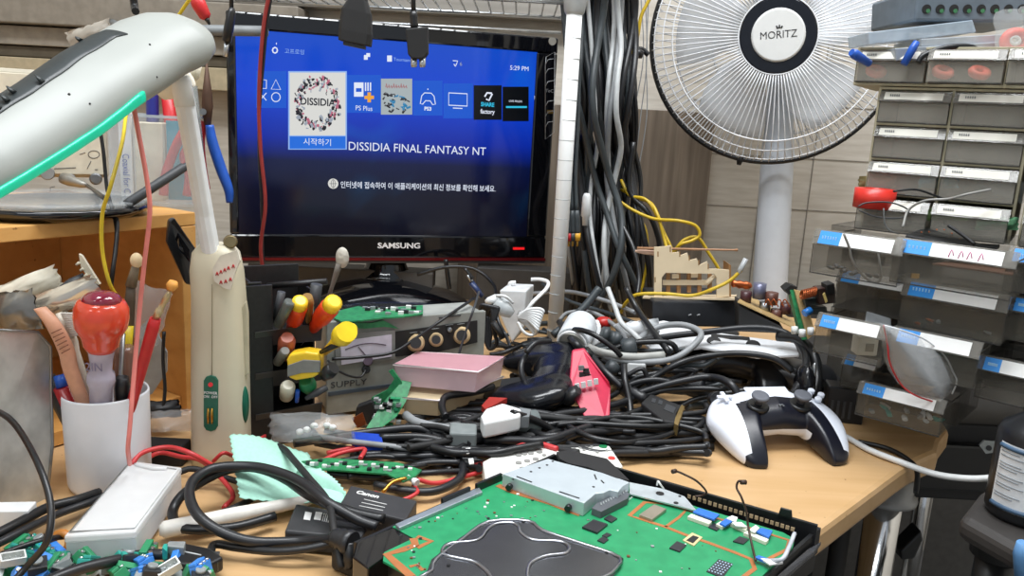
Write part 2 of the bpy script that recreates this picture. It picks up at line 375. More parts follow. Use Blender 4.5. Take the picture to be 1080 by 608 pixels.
def mtext(body, px, py, size, m, align='LEFT', sx=1., bold=0., d=-.0018):
    M = frame3(mp(*ms(px, py), d), ux, uz); return text(body, size, M, m, mon, ext=.0001, align=align, sx=sx, bold=bold)
mtext('DISSIDIA', 335, 108, .016, eDK, 'CENTER', .9, .0004)
prect(305.5, 144, 364.5, 157, -.0022, -.0018).build('start_bar', eB2, mon)
mtext('시작하기', 335, 150.5, .0125, eW, 'CENTER', d=-.0015)
mtext('DISSIDIA FINAL FANTASY NT', 367, 154.5, .0195, eW, sx=.94)
prect(366, 79, 402, 119, D0, -.0024).build('plus_tile', eB1, mon)
pi = MB(); prect(373.5, 87, 383.5, 102, -.0022, -.0018, pi)
for k in range(3): prect(385+k*2.6, 87, 386.4+k*2.6, 96, -.0022, -.0018, pi)
pi.build('plus_symbol', eW, mon)
p2 = MB(); prect(384.5, 101, 394.5, 104.5, -.0017, -.0013, p2); prect(387.7, 97.5, 391.3, 108, -.0017, -.0013, p2); p2.build('plus_mark', eOR, mon)
p3 = MB(); prect(375.5, 93, 381.5, 97, -.0017, -.0013, p3); p3.build('pad_mark', eB1, mon)
mtext('PS Plus', 384, 114.5, .011, eW, 'CENTER', .9)
prect(402, 83, 435, 121, D0, -.0022).build('game_tile', em('glow_pale', '#a9b3b6', .8), mon)
g1 = MB(); g2 = MB()
for k in range(26):
    bx, by = r_.uniform(404, 431), r_.uniform(97, 117)
    (g1, g2)[k % 3 == 0].tube([mp(*ms(bx, by), -.002), mp(*ms(bx+r_.uniform(-5, 5), by+r_.uniform(-3, 3)), -.002), mp(*ms(min(433, bx+r_.uniform(-2, 6)), by+r_.uniform(-2, 2)), -.002)], r_.uniform(.0007, .0022), 5, k=2)
g1.build('splash_dark', eDK, mon); g2.build('splash_cyan', em('glow_teal', '#2c7fae', .8), mon)
g3 = MB()
for k in range(9): line(g3, [(407+k*2.6, 92), (407.6+k*2.6, 88+(k % 3)), (408.6+k*2.6, 93)], .0006)
g3.build('title_scribble', em('glow_red', '#a02830', .8), mon)
prect(436, 85, 467, 122, D0, -.0024).build('console_tile', eB1, mon)
g4 = MB()
line(g4, [(445, 101), (448, 98), (455, 98.3), (458, 101.5), (459.5, 110), (456.5, 110.5), (454, 106.5), (449, 106.3), (446, 110), (443.5, 109.5)], .0008, closed=True)
line(g4, [(451.5, 93.5), (451.5, 94.8)], .0009)
g4.build('pad_symbol', eW, mon); mtext('PS3', 451.5, 115, .0085, eW, 'CENTER', bold=.0003)
prect(468, 88, 499, 125, D0, -.0024).build('screen_tile', eB1, mon)
g5 = MB(); line(g5, [(473.5, 98), (493, 99), (493, 112), (473.5, 111)], .0009, closed=True); line(g5, [(478, 114), (488, 114.5)], .0008); g5.build('screen_symbol', eW, mon)
prect(500, 90, 529.5, 126.5, D0, -.0022).build('share_tile', eK, mon)
g6 = MB(); line(g6, [(511.5, 102), (514, 98), (519, 98.5)], .0016); line(g6, [(513, 104.5), (516, 106), (519.5, 99)], .0014); g6.build('share_symbol', eW, mon)
mtext('SHARE', 514.5, 110.5, .0095, eCY, 'CENTER', .85, .0003); mtext('factory', 514.5, 118, .0105, eW, 'CENTER', .85, .0002)
prect(530.5, 91.5, 558, 128, D0, -.0022).build('live_tile', eK, mon)
mtext('LIVE FROM', 544, 107, .005, eW, 'CENTER'); g7 = MB(); prect(534, 112, 556, 114, -.002, -.0017, g7); g7.build('live_line', eCY, mon)
g8 = MB()
for k in range(3): prect(564, 101+k*6, 567.5, 105+k*6, -.0022, -.0018, g8)
g8.build('more_marks', eW, mon)
mtext('5:29 PM', 538, 71.5, .0105, eW)
mtext('고프로잉', 300, 54, .0085, eLB); mtext('Tournam', 415, 62.5, .0075, eLB); mtext('6', 485, 67.5, .009, eGR)
g9 = MB(); line(g9, [(290+0*k+2.6*math.cos(k*PI/4), 53+3.0*math.sin(k*PI/4)) for k in range(8)], .0011, closed=True); line(g9, [(291.5, 45), (291.5, 47)], .0006)
prect(384, 58, 388, 63, -.0022, -.0018, g9); prect(386.5, 56, 390.5, 60, -.002, -.0016, g9); prect(408.5, 58.5, 413.5, 65, -.0022, -.0018, g9)
line(g9, [(478, 64), (483, 64.3), (481.5, 68), (480.5, 70), (479, 67.5)], .0008); g9.build('status_icons', eW, mon)
g10 = MB(); c_ = ms(351.5, 194); g10.rod(mp(*c_, -.003), mp(*c_, -.0022), [(0, .0085), (1, .0085)], 20); g10.build('globe_icon', eIV, mon)
g11 = MB(); line(g11, [(347.5, 194), (355.5, 194)], .0004, -.002); line(g11, [(351.5, 189.5), (351.5, 198.5)], .0004, -.002); line(g11, [(351.5+2.2*math.cos(a), 194+4.4*math.sin(a)) for a in [PI*k/6 for k in range(12)]], .0004, -.002, closed=True); g11.build('globe_lines', eDK, mon)
mtext('인터넷에 접속하여 이 애플리케이션의 최신 정보를 확인해 보세요.', 359, 195.5, .0125, eW, sx=.80, bold=.0001)
# printed on the bezel
pr = mat('silver_print', '#b9bcc0', .3, .6)
mtext('SAMSUNG', 421, 259.5, .0130, LOGO, 'CENTER', 1.25, .0004, d=.0004)
mtext('ToC', 579.5, 96, .008, pr, 'CENTER', d=.0004)
sk = MB()
for y0 in (62, 72, 85, 106, 117, 128): line(sk, [(575, y0+6), (578, y0+1), (584, y0)], .0005, .0006)
line(sk, [(576, 60), (585, 55), (584, 140), (575, 147), (575, 70), (576, 60)], .0005, .0006); sk.build('bezel_sticker', pr, mon)
prect(577, 116, 583, 120, 0, .0008).build('energy_mark', GOLD, mon)
g = MB(); c_ = ms(582.5, 43.5); g.rod(mp(*c_, 0), mp(*c_, .001), [(0, .007), (1, .007)], 18); g.build('seal', mat('seal_grey', '#8f8c84', .5), mon)
prect(541, 261, 553, 263.5, .0, .001).build('power_glint', mat('power_red', '#c01820', .3, emit='#ff2020', es=.5), mon)
# ================================================================ wire rack: pole + wire shelf above the monitor
pb = V(583.5, 352, 1.19); pt = V(609, -30, 1.19)
rk = thing('wire_rack', 'white tubular rack pole holding a wire shelf over the monitor', 'rack', (pb.x, 1.19, T))
pole = MB().cyl((pb.x+.002, 1.19, T), (pb.x, 1.19, pt.z), .0112, n=24).build('pole', mat('pole_white', '#eef0ef', .5, var=.02), rk)
rg = MB()
for k in range(16):
    z = T+.03+k*.0285; MB().lathe([(.0114, 0), (.0114, .0009)], (pb.x+.001, 1.19, z), n=24).build('groove_ring', mat('groove', '#a9adae', .5), pole)
zs = V(607, 8, 1.19).z
MB().lathe([(.0118, -.010), (.0145, -.006), (.0185, .02), (.0185, .03)], (pb.x, 1.19, zs), n=24).build('collar', mat('clamp_grey', '#b4b8b8', .35), rk)
sh = MB(); x1 = pb.x; x0 = x1-.62
for z in (zs+.006, zs+.034): sh.tube([(x0, 1.19, z), (x1-.015, 1.19, z)], .0032, 8, raw=True); 
zz = [(x0+k*.0128, 1.19, zs+(.006 if k % 2 else .034)) for k in range(48)]; sh.tube(zz, .0018, 6, raw=True)
for k in range(26): sh.tube([(x0+.01+k*.0238, 1.185, zs+.036), (x0+.01+k*.0238, 1.60, zs+.036)], .0018, 6, raw=True)
for y in (1.6,): sh.tube([(x0, y, zs+.034), (x1, y, zs+.034)], .0032, 8, raw=True); sh.tube([(x0, y, zs+.006), (x1, y, zs+.006)], .0032, 8, raw=True)
sh.tube([(x1, 1.21, zs+.034), (x1, 1.6, zs+.034)], .0032, 8, raw=True)
sh.build('wire_shelf', SILV, rk)
tub = MB(); c0 = V(440, 8, 1.3); tub.rod((c0.x-.03, 1.3, zs+.058), (c0.x+.05, 1.3, zs+.058), [(0, .012), (.1, .018), (.9, .018), (1, .012)], 18)
tag(tub.build('plastic_bottle', CLEAR), 'clear plastic bottle lying on the wire shelf above the monitor', 'bottle')
# grey horizontal bar left of the monitor
a = V(213, 32, 1.12); c = V(282, 33, 1.16)
tag(MB().tube([c, a, V(160, 33, 1.13), V(130, 30, 1.18), V(118, 24, 1.66)], .0072, 14, k=4).build('metal_bar', GRY), 'grey round bar crossing the top left corner of the monitor', 'bar')
# ================================================================ fan
fc = V(820, 38, 1.46)
fn = (Vector((0, 0, H+T))-fc); fn.z *= .5; fn.x *= .75; fn.normalize()
FM = frame3(fc, Vector((0, 0, 1)).cross(fn) , (0, 0, 1)) 
fx = Vector((FM[0][0], FM[1][0], FM[2][0])); fy = Vector((FM[0][1], FM[1][1], FM[2][1])); fz = Vector((FM[0][2], FM[1][2], FM[2][2]))
RF = 133/850*(fc-Vector((0, 0, H+T))).dot(Vector((0, math.cos(PITCH), -math.sin(PITCH))))
fpole = V(811, 300, 1.56)
fan = thing('standing_fan', 'white standing fan with a round wire guard, behind the desk', 'fan', (fpole.x, 1.56, 0))
def fp_(r, a, d): return fc+fx*(r*math.cos(a))+fy*(r*math.sin(a))+fz*d
gd = MB(); NS = 100
for k in range(NS):
    a = 2*PI*k/NS
    P = [fp_(RF*r, a, d) for r, d in ((.30, .012), (.6, .010), (.80, .0), (.93, -.022), (.995, -.05))]
    gd.tube(P, .0010, 4, k=3)
for r, d in ((.30, .012), (.82, -.001), (.90, -.014), (.975, -.038)):
    gd.tube([fp_(RF*r, 2*PI*k/64, d) for k in range(64)], .0013, 6, raw=True, closed=True)
gd.build('front_guard', mat('guard_wire', '#e9ebee', .3), fan)
gr_ = MB()
for k in range(NS):
    a = 2*PI*(k+.5)/NS
    gr_.tube([fp_(RF*r, a, d) for r, d in ((.25, -.11), (.6, -.108), (.85, -.095), (.99, -.058))], .0010, 4, k=3)
for r, d in ((.5, -.109), (.8, -.1)): gr_.tube([fp_(RF*r, 2*PI*k/64, d) for k in range(64)], .0013, 6, raw=True, closed=True)
gr_.build('rear_guard', mat('guard_wire_rear', '#c9ccd0', .35), fan)
MB().tube([fp_(RF, 2*PI*k/72, -.055) for k in range(72)], .0048, 8, raw=True, closed=True).build('guard_rim', BLK, fan)
MB().rod(fp_(RF*.97, -PI/2-.17, -.05), fp_(RF*1.05, -PI/2-.17, -.052), [(0, .004), (.5, .006), (1, .004)], 10).build('rim_clip', BLKM, fan)
bl = mat('fan_blade', '#dfe4ea', .25, alpha=.55, var=.02)
for k in range(5):
    a0 = 2*PI*k/5+.3; g = []
    for i in range(7):
        r = .16+.64*i/6; row = []
        for j in range(7):
            a = a0+(j/6-.5)*(.75+.25*math.sin(PI*i/6))+.25*i/6; row.append(fp_(RF*r, a, -.055+(.5-j/6)*.035))
        g.append(row)
    MB().sheet(g).build('blade', bl, fan, solid=.002)
MB().rod(fp_(0, 0, -.075), fp_(0, 0, -.03), [(0, .04), (.7, .04), (1, .03)], 24).build('blade_hub', WHT, fan)
MB().rod(fp_(0, 0, -.21), fp_(0, 0, -.105), [(0, .03), (.15, .052), (.8, .062), (1, .05)], 28).build('motor_housing', WHT, fan)
bd = MB().rod(fp_(0, 0, -.002), fp_(0, 0, .014), [(0, RF*.30), (.6, RF*.305), (1, RF*.285)], 40).build('badge_ring', mat('badge_navy', '#11141c', .15), fan)
bp_ = MB().rod(fp_(0, 0, .013), fp_(0, 0, .018), [(0, RF*.205), (.7, RF*.205), (1, RF*.19)], 40).build('badge', mat('badge_white', '#d9dad8', .35, var=.02), bd)
bp = bp_
bp_.parent = bd
mk = mat('badge_print', '#2b2b2b', .5)
M_ = frame3(fp_(0, 0, .0182), (fx+fy*.12), (fy-fx*.12)); text('MORITZ', .0175, M_, mk, bd, sx=.95)
cr = MB(); 
for dx, hh in ((-.0035, .003), (0, .0045), (.0035, .003)): cr.rod(fp_(0, 0, .0184)+fx*dx+fy*.012, fp_(0, 0, .0184)+fx*dx*1.4+fy*(.012+hh), [(0, .0012), (1, .0014)], 8)
cr.rod(fp_(0, 0, .0184)+fx*-.0045+fy*.011, fp_(0, 0, .0184)+fx*.0045+fy*.0125, [(0, .001), (1, .001)], 8); cr.build('crown_mark', mk, bd)
zt = V(818, 180, 1.56).z
pm = mat('fan_column', '#ccd3dc', .3, var=.02)
ca_, cb_ = V(812, 300, 1.56), V(819, 180, 1.558); cd_ = (cb_-ca_)/(cb_.z-ca_.z)
MB().rod(ca_+cd_*(.02-ca_.z), ca_+cd_*(fc.z-.03-ca_.z), [(0, .038), ((T-.0)/(fc.z), .034), (.86, .030), (.9, .026), (1, .026)], 28).build('column', pm, fan)
MB().lathe([(.17, 0), (.175, .01), (.16, .025), (.05, .045), (.038, .06)], (ca_.x+cd_.x*(-ca_.z), 1.56, 0), 40).build('base', WHT, fan)
tiltb = MB().rod((V(820, 60, 1.555).x+.006, 1.555, fc.z-.05), fp_(0, 0, -.15), [(0, .028), (1, .03)], 20).build('tilt_joint', WHT, fan)
# ================================================================ wooden shelf box on the left
hS = .225
sR = G(206, 224, hS); sL = G(0, 240, hS); sd = (sL-sR).normalized(); sL2 = sR+sd*.62; sn = Vector((-sd.y, sd.x, 0)); sn = sn if sn.y > 0 else -sn
SM = frame3((sR.x, sR.y, T), -sd, (0, 0, 1))          # local: x along the front edge (right is 0), y up, z toward viewer
shelf = thing('wooden_shelf', 'light wood open shelf box on the left of the desk, holding measuring gear', 'shelf', (sR.x, sR.y, T))
def sb(x0, x1, z0, z1, d0, d1):
    P = [sR+sd*(-x0)+sn*d0, sR+sd*(-x1)+sn*d0, sR+sd*(-x1)+sn*d1, sR+sd*(-x0)+sn*d1]
    P = [Vector((p.x, p.y, T+z1)) for p in P]; return MB().slab(P, (0, 0, z0-z1))
SD = .26
sb(-.62, 0, hS-.014, hS, 0, SD).build('top_board', HWOOD, shelf, bevel=.001)
sb(-.018, 0, 0, hS-.0145, 0, SD).build('side_panel', HWOOD, shelf, bevel=.001)
sb(-.60, -.0185, 0, hS-.0145, SD-.012, SD).build('back_panel', wood('brown_panel', '#c08d4c', '#cf9c5a', .2), shelf)
sb(-.60, -.0185, 0.002, .016, 0.01, SD-.0125).build('bottom_board', HWOOD, shelf)
def sp_(x, d, z): p = sR+sd*(-x)+sn*d; return Vector((p.x, p.y, T+z))
# glossy black dish stack on the shelf
dc = G(48, 222, hS+.01)
dish = thing('cable_reel', 'glossy round black tray on the wooden shelf below the beige meter', 'tray', (dc.x-.02, dc.y+.055, T+hS))
MB().lathe([(.03, .0), (.078, .001), (.086, .006), (.087, .011), (.08, .012), (.078, .009), (.02, .007)], (dc.x-.02, dc.y+.055, T+hS), 40).build('tray', GLOSS, dish)
MB().lathe([(.076, .011), (.083, .0125), (.083, .016), (.076, .017)], (dc.x-.02, dc.y+.055, T+hS), 40).build('clear_lid', CLEAR, dish)
# oscilloscope
o0 = V(-30, 208, .93); o1 = V(116, 203, 1.0)
od = (o1-o0); od.z = 0; od.normalize(); on_ = Vector((-od.y, od.x, 0)); zf = T+hS+.019
ox = thing('oscilloscope', 'beige bench oscilloscope on the wooden shelf behind the lamp head', 'measuring device', (o1.x, o1.y, zf))
def ob(x0, x1, z0, z1, d0, d1, mb=None, m=0):
    P = [Vector((o1.x, o1.y, zf+z1))+od*x+on_*d for x, d in ((x0, d0), (x1, d0), (x1, d1), (x0, d1))]; return (mb or MB()).slab(P, (0, 0, z0-z1), m)
def op(px, py, d=0): p = PL(px, py, o1+on_*d, on_); return p
FACE = mat('face_beige', '#cfc8b4', .5)
ob(-.30, 0, 0, .125, .002, .13).build('housing', mat('housing_beige', '#b9b2a0', .55), ox, bevel=.004)
ob(-.295, -.004, .004, .12, -.002, .0025).build('front_panel', FACE, ox, bevel=.001)
for (px, py) in ((74, 190), (101, 189)):
    MB().rod(op(px, py, -.002), op(px, py, -.010), [(0, .0072), (.3, .0072), (.31, .0055), (1, .0055)], 18).build('socket', STEEL, ox)
MB().rod(op(50, 183, -.002), op(50, 183, -.014), [(0, .008), (1, .007)], 18).build('knob', GRY, ox)
mk_ = MB()
for (x0, y0, x1, y1) in ((92, 178, 96, 170), (100, 179, 103, 179), (84, 163, 90, 161), (53, 198, 58, 197), (53, 198, 53, 202), (57, 178, 80, 177)):
    mk_.tube([op(x0, y0, -.0022), op((x0+x1)/2, (y0+y1)/2, -.0022), op(x1, y1, -.0022)], .0004, 5, k=2)
mk_.tube([op(99+6*math.cos(a), 163+4*math.sin(a), -.0022) for a in [PI*k/6 for k in range(12)]], .0004, 5, closed=True, k=2)
mk_.build('panel_print', DGR, ox)
pr_ = MB().rod(op(66, 188, -.012), op(92, 196, -.035), [(0, .0065), (.3, .007), (.5, .0058), (.8, .0045), (1, .0022)], 14).build('probe_plug', mat('plug_grey', '#8d8a82', .4, .5))
tag(pr_, 'grey coaxial plug of the probe lead, pushed into the beige meter', 'plug')
cable([op(92, 196, -.035), V(106, 206, .82), V(117, 216, .80), V(123, 240, .78), V(122, 262, .77), V(119, 285, .76), V(117, 302, .76)], .0022, BLK, 'black probe lead dropping from the beige meter past the wooden shelf edge')
cable([V(103, 120, .80), V(109, 160, .80), V(113, 200, .80), V(119, 222, .79), V(124, 236, .78), V(121, 268, .77), V(118, 296, .76)], .0018, BLKM, 'thin black lead hanging from behind the lamp head beside the yellow wire')
# clear bin with hand tools on the shelf
bR = G(205, 221, hS); bS = Vector((-.97, -.24, 0)).normalized(); bN = Vector((-bS.y, bS.x, 0)); bN = bN if bN.y > 0 else -bN
def sp_(x, d, z): p = bR+bS*(-x)+bN*d; return Vector((p.x, p.y, T+z))
sn = bN; sd = bS
bx0, bx1 = sp_(-.125, .012, hS), sp_(-.012, .012, hS)
def bb(x0, x1, z0, z1, d0, d1, mb=None): 
    P = [sp_(x, d, hS+z1) for x, d in ((x0, d0), (x1, d0), (x1, d1), (x0, d1))]; return (mb or MB()).slab(P, (0, 0, z0-z1))
BX0, BX1 = -.088, -.003
bn = thing('storage_bin', 'clear plastic bin of pliers and booklets at the right end of the wooden shelf', 'bin', bx0)
bbm = MB(); bb(BX0, BX1, .001, .004, .012, .09, bbm); bb(BX0, BX1, .004, .098, .012, .0145, bbm); bb(BX0, BX1, .004, .098, .0875, .09, bbm); bb(BX0, BX0+.002, .004, .098, .0145, .0875, bbm); bb(BX1-.002, BX1, .004, .098, .0145, .0875, bbm)
bbm.build('bin_body', CLEAR, bn); 
bt = MB(); bb(BX0-.003, BX1+.003, .098, .101, .009, .0115, bt); bb(BX0-.003, BX1+.003, .098, .101, .09, .093, bt); bb(BX0-.003, BX0-.0005, .098, .101, .0115, .09, bt); bb(BX1+.0005, BX1+.003, .098, .101, .0115, .09, bt); bt.build('rim', mat('bin_rim', '#c4ccd0', .2, alpha=.6), bn)
lab = bb(BX0+.008, BX0+.020, .006, .125, .026, .038).build('box', PAPER, loc=sp_(BX0+.014, .03, hS+.004)); tag(lab, 'white carton strip with handwriting standing in the clear bin', 'box')
M_ = frame3(sp_(BX0+.014, .0255, hS+.035), (0, 0, -1), sn.cross(Vector((0, 0, 1)))*-1)
M_ = frame3(sp_(BX0+.014, .0255, hS+.035), (0, 0, -1), -sd)
try: text('Coaxial for C', .010, M_, mat('ink_blue', '#3048a8', .6), lab, sx=.8)
except Exception as e: print(e)
b_ = bb(BX0+.023, BX0+.052, .005, .092, .030, .06).build('booklet', mat('booklet_cream', '#d8cfb8', .6), bevel=.001); tag(b_, 'cream booklet standing upright in the clear bin', 'booklet')
b_ = bb(BX0+.054, BX1-.004, .005, .095, .045, .049).build('card', mat('card_teal', '#3f93a8', .5)); tag(b_, 'teal card standing in the clear bin behind red pliers', 'card')
def stick(p0, p1, prof, m, name, label, cat, parent=None, n=14, group=None):
    o = MB().rod(p0, p1, prof, n).build(name, m, parent)
    return tag(o, label, cat, group) if parent is None else o
stick(sp_(BX0+.035, .068, hS+.006), sp_(BX0+.037, .066, hS+.135), [(0, .007), (.95, .007), (1, .005)], mat('marker_navy', '#2a2f86', .35), 'marker_pen', 'dark blue marker pen standing in the clear bin', 'pen')
stick(sp_(BX0+.065, .068, hS+.006), sp_(BX0+.052, .066, hS+.135), [(0, .006), (.5, .009), (1, .0065)], RED, 'screwdriver', 'red handled tool standing in the clear bin beside the dark blue pen', 'tool')
stick(sp_(BX0+.085, .068, hS+.006), sp_(BX0+.078, .066, hS+.135), [(0, .009), (.5, .009), (1, .008)], mat('grey_translucent', '#8f9492', .2, alpha=.6), 'glue_tube', 'grey translucent tube standing in the clear bin behind the lamp arm', 'tube')
pl = thing('pliers', 'red handled pliers lying in the clear bin, curved grips showing', 'pliers', sp_(-.05, .03, hS))
MB().tube([sp_(BX0+.052, .026, hS+.012), sp_(BX0+.055, .026, hS+.035), sp_(BX0+.067, .027, hS+.068), sp_(BX0+.080, .028, hS+.092)], .0052, 10).build('grip', RED, pl)
MB().tube([sp_(BX1-.008, .026, hS+.012), sp_(BX1-.005, .026, hS+.035), sp_(BX1-.010, .027, hS+.058), sp_(BX0+.088, .028, hS+.072)], .0052, 10).build('grip', RED, pl)
MB().rod(sp_(BX0+.086, .028, hS+.068), sp_(BX0+.084, .028, hS+.105), [(0, .005), (.4, .007), (1, .002)], 10).build('jaws', STEEL, pl)
stick(V(133, 216, .80), V(202, 171, .84), [(0, .0045), (.05, .005), (.88, .0048), (.9, .003), (1, .003)], DGR, 'soldering_tool', 'dark grey rod tool laid diagonally across the clear bin', 'tool')
# blue cutters hanging
bc = thing('cutters', 'rusty cutters with a blue grip hanging at the left of the monitor', 'pliers', V(225, 140, .98))
MB().tube([V(221, 132, .98), V(224, 150, .98), V(233, 178, .98), V(241, 200, .98), V(242, 214, .98)], lambda t: .0035+.003*math.sin(PI*min(1, t*.8+.15)), 10).build('grip', BLUE, bc)
MB().tube([V(215, 128, .985), V(212, 150, .985), V(214, 176, .985), V(218, 200, .985)], .0045, 10).build('grip', RED, bc)
MB().rod(V(219, 132, .983), V(218, 64, .983), [(0, .004), (.3, .007), (.5, .006), (1, .0008)], 8).build('jaws', mat('rusty', '#5a4234', .6, .4), bc)
MB().rod(V(214, 118, .975), V(214, 118, .99), [(0, .004), (1, .004)], 12).build('pivot', STEEL, bc)
# ================================================================ big desk lamp
LY = .74
lb0 = V(234, 487, LY); lb0.z = T
lamp = thing('desk_lamp', 'large cream desk lamp whose taped shade leans in from the left', 'lamp', lb0)
k = LY/850*1.02
S_ = []
for py, pxc, hw, dp in ((488, 234, 29.5, .026), (470, 234, 29.5, .026), (400, 233, 28.5, .025), (340, 232, 27, .024), (310, 231, 26, .023), (285, 229, 26, .021), (266, 228, 23, .018), (257, 228, 16, .012)):
    c = V(pxc, py, LY); 
    if py == 488: c.z = T+.001
    S_.append([c+Vector((hw*k*math.copysign(abs(math.cos(a))**.7, math.cos(a)), dp*math.copysign(abs(math.sin(a))**.7, math.sin(a)), 0)) for a in [2*PI*j/28 for j in range(28)]])
LCR = mat('lamp_cream', '#cfc7af', .42, var=.05, scale=20.)
MB().rings(S_, 0).build('lamp_column', LCR, lamp)
fy_ = LY-.0265
def lpy(px, py, Y=fy_): return V(px, py, Y)
gp = MB().plate([lpy(px, py) for px, py in ((214.5, 402), (217, 398), (222, 396.5), (227, 398), (229.5, 402), (229.5, 450), (227, 454), (222, 456), (217, 454), (214.5, 450))], (0, .004, 0)).build('switch_plate', mat('switch_green', '#10604a', .35), lamp, bevel=.0008)
for x in (219.5, 223.5): MB().rod(lpy(x, 431, fy_-.0005), lpy(x, 447, fy_-.0005), [(0, .001), (.5, .0014), (1, .001)], 8).build('slider', GOLD, gp)
MB().rod(lpy(222, 406, fy_-.001), lpy(222, 406, fy_+.001), [(0, .0022), (1, .0022)], 12).build('indicator', RED, gp)
text('POWER', .0036, frame3(lpy(222, 415, fy_-.0004), (1, 0, 0), (0, 0, 1)), PAPER, gp, name='plate_text'); text('ON  OFF', .0034, frame3(lpy(222, 419, fy_-.0004), (1, 0, 0), (0, 0, 1)), PAPER, gp, name='plate_text')
MB().tube([lpy(223.5, y, fy_+.0012) for y in (300, 340, 396)], .0004, 5).build('seam', mat('seam_brown', '#8f866e', .6), lamp)
MB().plate([V(px, py, LY-.005) for px, py in ((252, 345), (255, 325), (259, 318), (261, 330), (262, 395), (255, 400))], (.0, .005, 0)).build('side_cover', mat('side_cover', '#bdb59c', .45), lamp, bevel=.001)
e_ = MB().ell(V(258, 427, LY-.006), (.004, .006, .019)).build('side_button', mat('switch_green', '#10604a'), lamp)
tp = MB().plate([V(px, py, LY-.0245) for px, py in ((226, 297), (224, 284), (232, 270), (250, 264), (253, 275), (247, 290), (243, 306), (236, 304))], (0, .003, 0)).build('masking_tape', mat('tape_cream', '#e5dfd0', .7), lamp)
rmk = MB()
for x, y in ((229, 289), (233, 287), (237, 285), (241, 283), (246, 281), (233, 298), (238, 297), (243, 295)):
    rmk.tube([V(x-1.2, y+2, LY-.0248), V(x, y-2, LY-.0248), V(x+1.2, y+2, LY-.0248)], .0005, 5, k=2); rmk.tube([V(x-1.2, y, LY-.0248), V(x, y, LY-.0248), V(x+1.4, y, LY-.0248)], .0004, 5, k=2)
rmk.build('tape_marks', RED, tp)
MB().rod(V(243, 255, LY), V(243, 255, LY-.008), [(0, .006), (.5, .0065), (1, .005)], 16).build('hinge_bolt', mat('brass_old', '#8c7d5c', .4, .7), lamp)
arm = [V(223, 268, LY-.01), V(216, 228, LY-.012), V(206, 170, LY-.02), V(197, 120, LY-.03), V(191, 88, LY-.035)]
ar = MB(); R = []
for i, p in enumerate(arm):
    w = (.0075, .0072, .0072, .0075, .0075)[i]; R.append([p+Vector((w*sx, .005*sy, 0)) for sx, sy in ((-1, -1), (-.3, -1.5), (.3, -1.5), (1, -1), (1, 1), (-1, 1))])
ar.rings(R, 0, sm=False).build('arm', WHT, lamp, bevel=.0015)
MB().rod(V(195, 112, LY-.033), V(190, 80, LY-.036), [(0, .0085), (.8, .0085), (1, .007)], 16).build('arm_sleeve', WHT, lamp)
MB().rod(V(168, 97, LY-.03), V(196, 78, LY-.03), [(0, .008), (.3, .012), (1, .012)], 16).build('tilt_joint', mat('joint_cream', '#e6e0d0', .4), lamp)
MB().rod(V(203, 84, LY-.01), V(207, 68, LY-.01), [(0, .003), (.2, .005), (1, .005)], 12).build('joint_cap', CRM, lamp)
# shade
HS = mat('shade_grey', '#9b9e99', .42, var=.06, scale=14.)
AXD = ((208, 33, .71, .007), (203, 35, .705, .020), (194, 38, .70, .029), (181, 43, .69, .0345), (160, 51, .675, .0352), (130, 70, .64, .0350), (102, 87, .61, .0338), (60, 118, .575, .0330), (26, 140, .55, .0320), (-20, 168, .52, .031), (-70, 198, .49, .029), (-90, 210, .48, .012))
ax = [(V(a_, b_, c_), d_) for a_, b_, c_, d_ in AXD]
dA = (ax[8][0]-ax[4][0]).normalized(); e1 = Vector((0, -1, .25)); e1 = (e1-dA*e1.dot(dA)).normalized(); e2 = dA.cross(e1); e2 = e2 if e2.z > 0 else -e2
def sect(c, r, a, kk=1., fl=.62):
    ca, sa = math.cos(a), math.sin(a); return c+e1*(r*fl*ca*kk)+e2*(r*sa*kk)
MB().rings([[sect(c, r, 2*PI*j/36) for j in range(36)] for c, r in ax]).build('lamp_shade', HS, lamp)
def axp(t):  # t in px x from 211 to -60
    for i in range(len(ax)-1):
        xa, xb = XS[i], XS[i+1]
        if xa >= t >= xb: u = (xa-t)/(xa-xb); return ax[i][0].lerp(ax[i+1][0], u), ax[i][1]*(1-u)+ax[i+1][1]*u
XS = [q_[0] for q_ in AXD]
def patch(ts, a0f, a1f, kk, n=8):
    g = []
    for i, t in enumerate(ts):
        c, r = axp(t); a0 = math.radians(a0f(i)); a1 = math.radians(a1f(i)); g.append([sect(c, r, a0+(a1-a0)*j/n, kk) for j in range(n+1)])
    return MB().sheet(g)
ts = [139-i*7.2 for i in range(28)]
patch(ts, lambda i: 9+.8*math.sin(i*1.3)-(5 if i < 1 else 0), lambda i: (36 if i == 0 else 50 if i == 1 else 60)+.8*math.sin(i*2.1), 1.02).build('black_tape', mat('tape_black', '#2c3233', .4, bump=.3, scale=40.), lamp, solid=.0008)
wr = MB()
for t, a in ((28, 18), (40, 26), (16, 14), (122, 50), (60, 13)):
    wr = MB(); c, r = axp(t); p = sect(c, r, math.radians(a), 1.04); q = sect(c, r, math.radians(a+10), 1.07); wr.rod(p, q+e1*.004, [(0, .004), (.5, .0035), (1, .001)], 7, flat=.4); wr.build('tape_wrinkle', mat('tape_black', '#2c3233'), lamp)
gs = mat('green_diffuser', '#16b08c', .3, emit='#18c49a', es=.45)
patch([106-i*7 for i in range(27)], lambda i: -76-min(i, 3)*1, lambda i: -97, 1.035, 4).build('green_rim', gs, lamp, solid=.003)
patch([98-i*7 for i in range(25)], lambda i: -98, lambda i: -165, .97, 6).build('diffuser', gs, lamp, solid=.001)
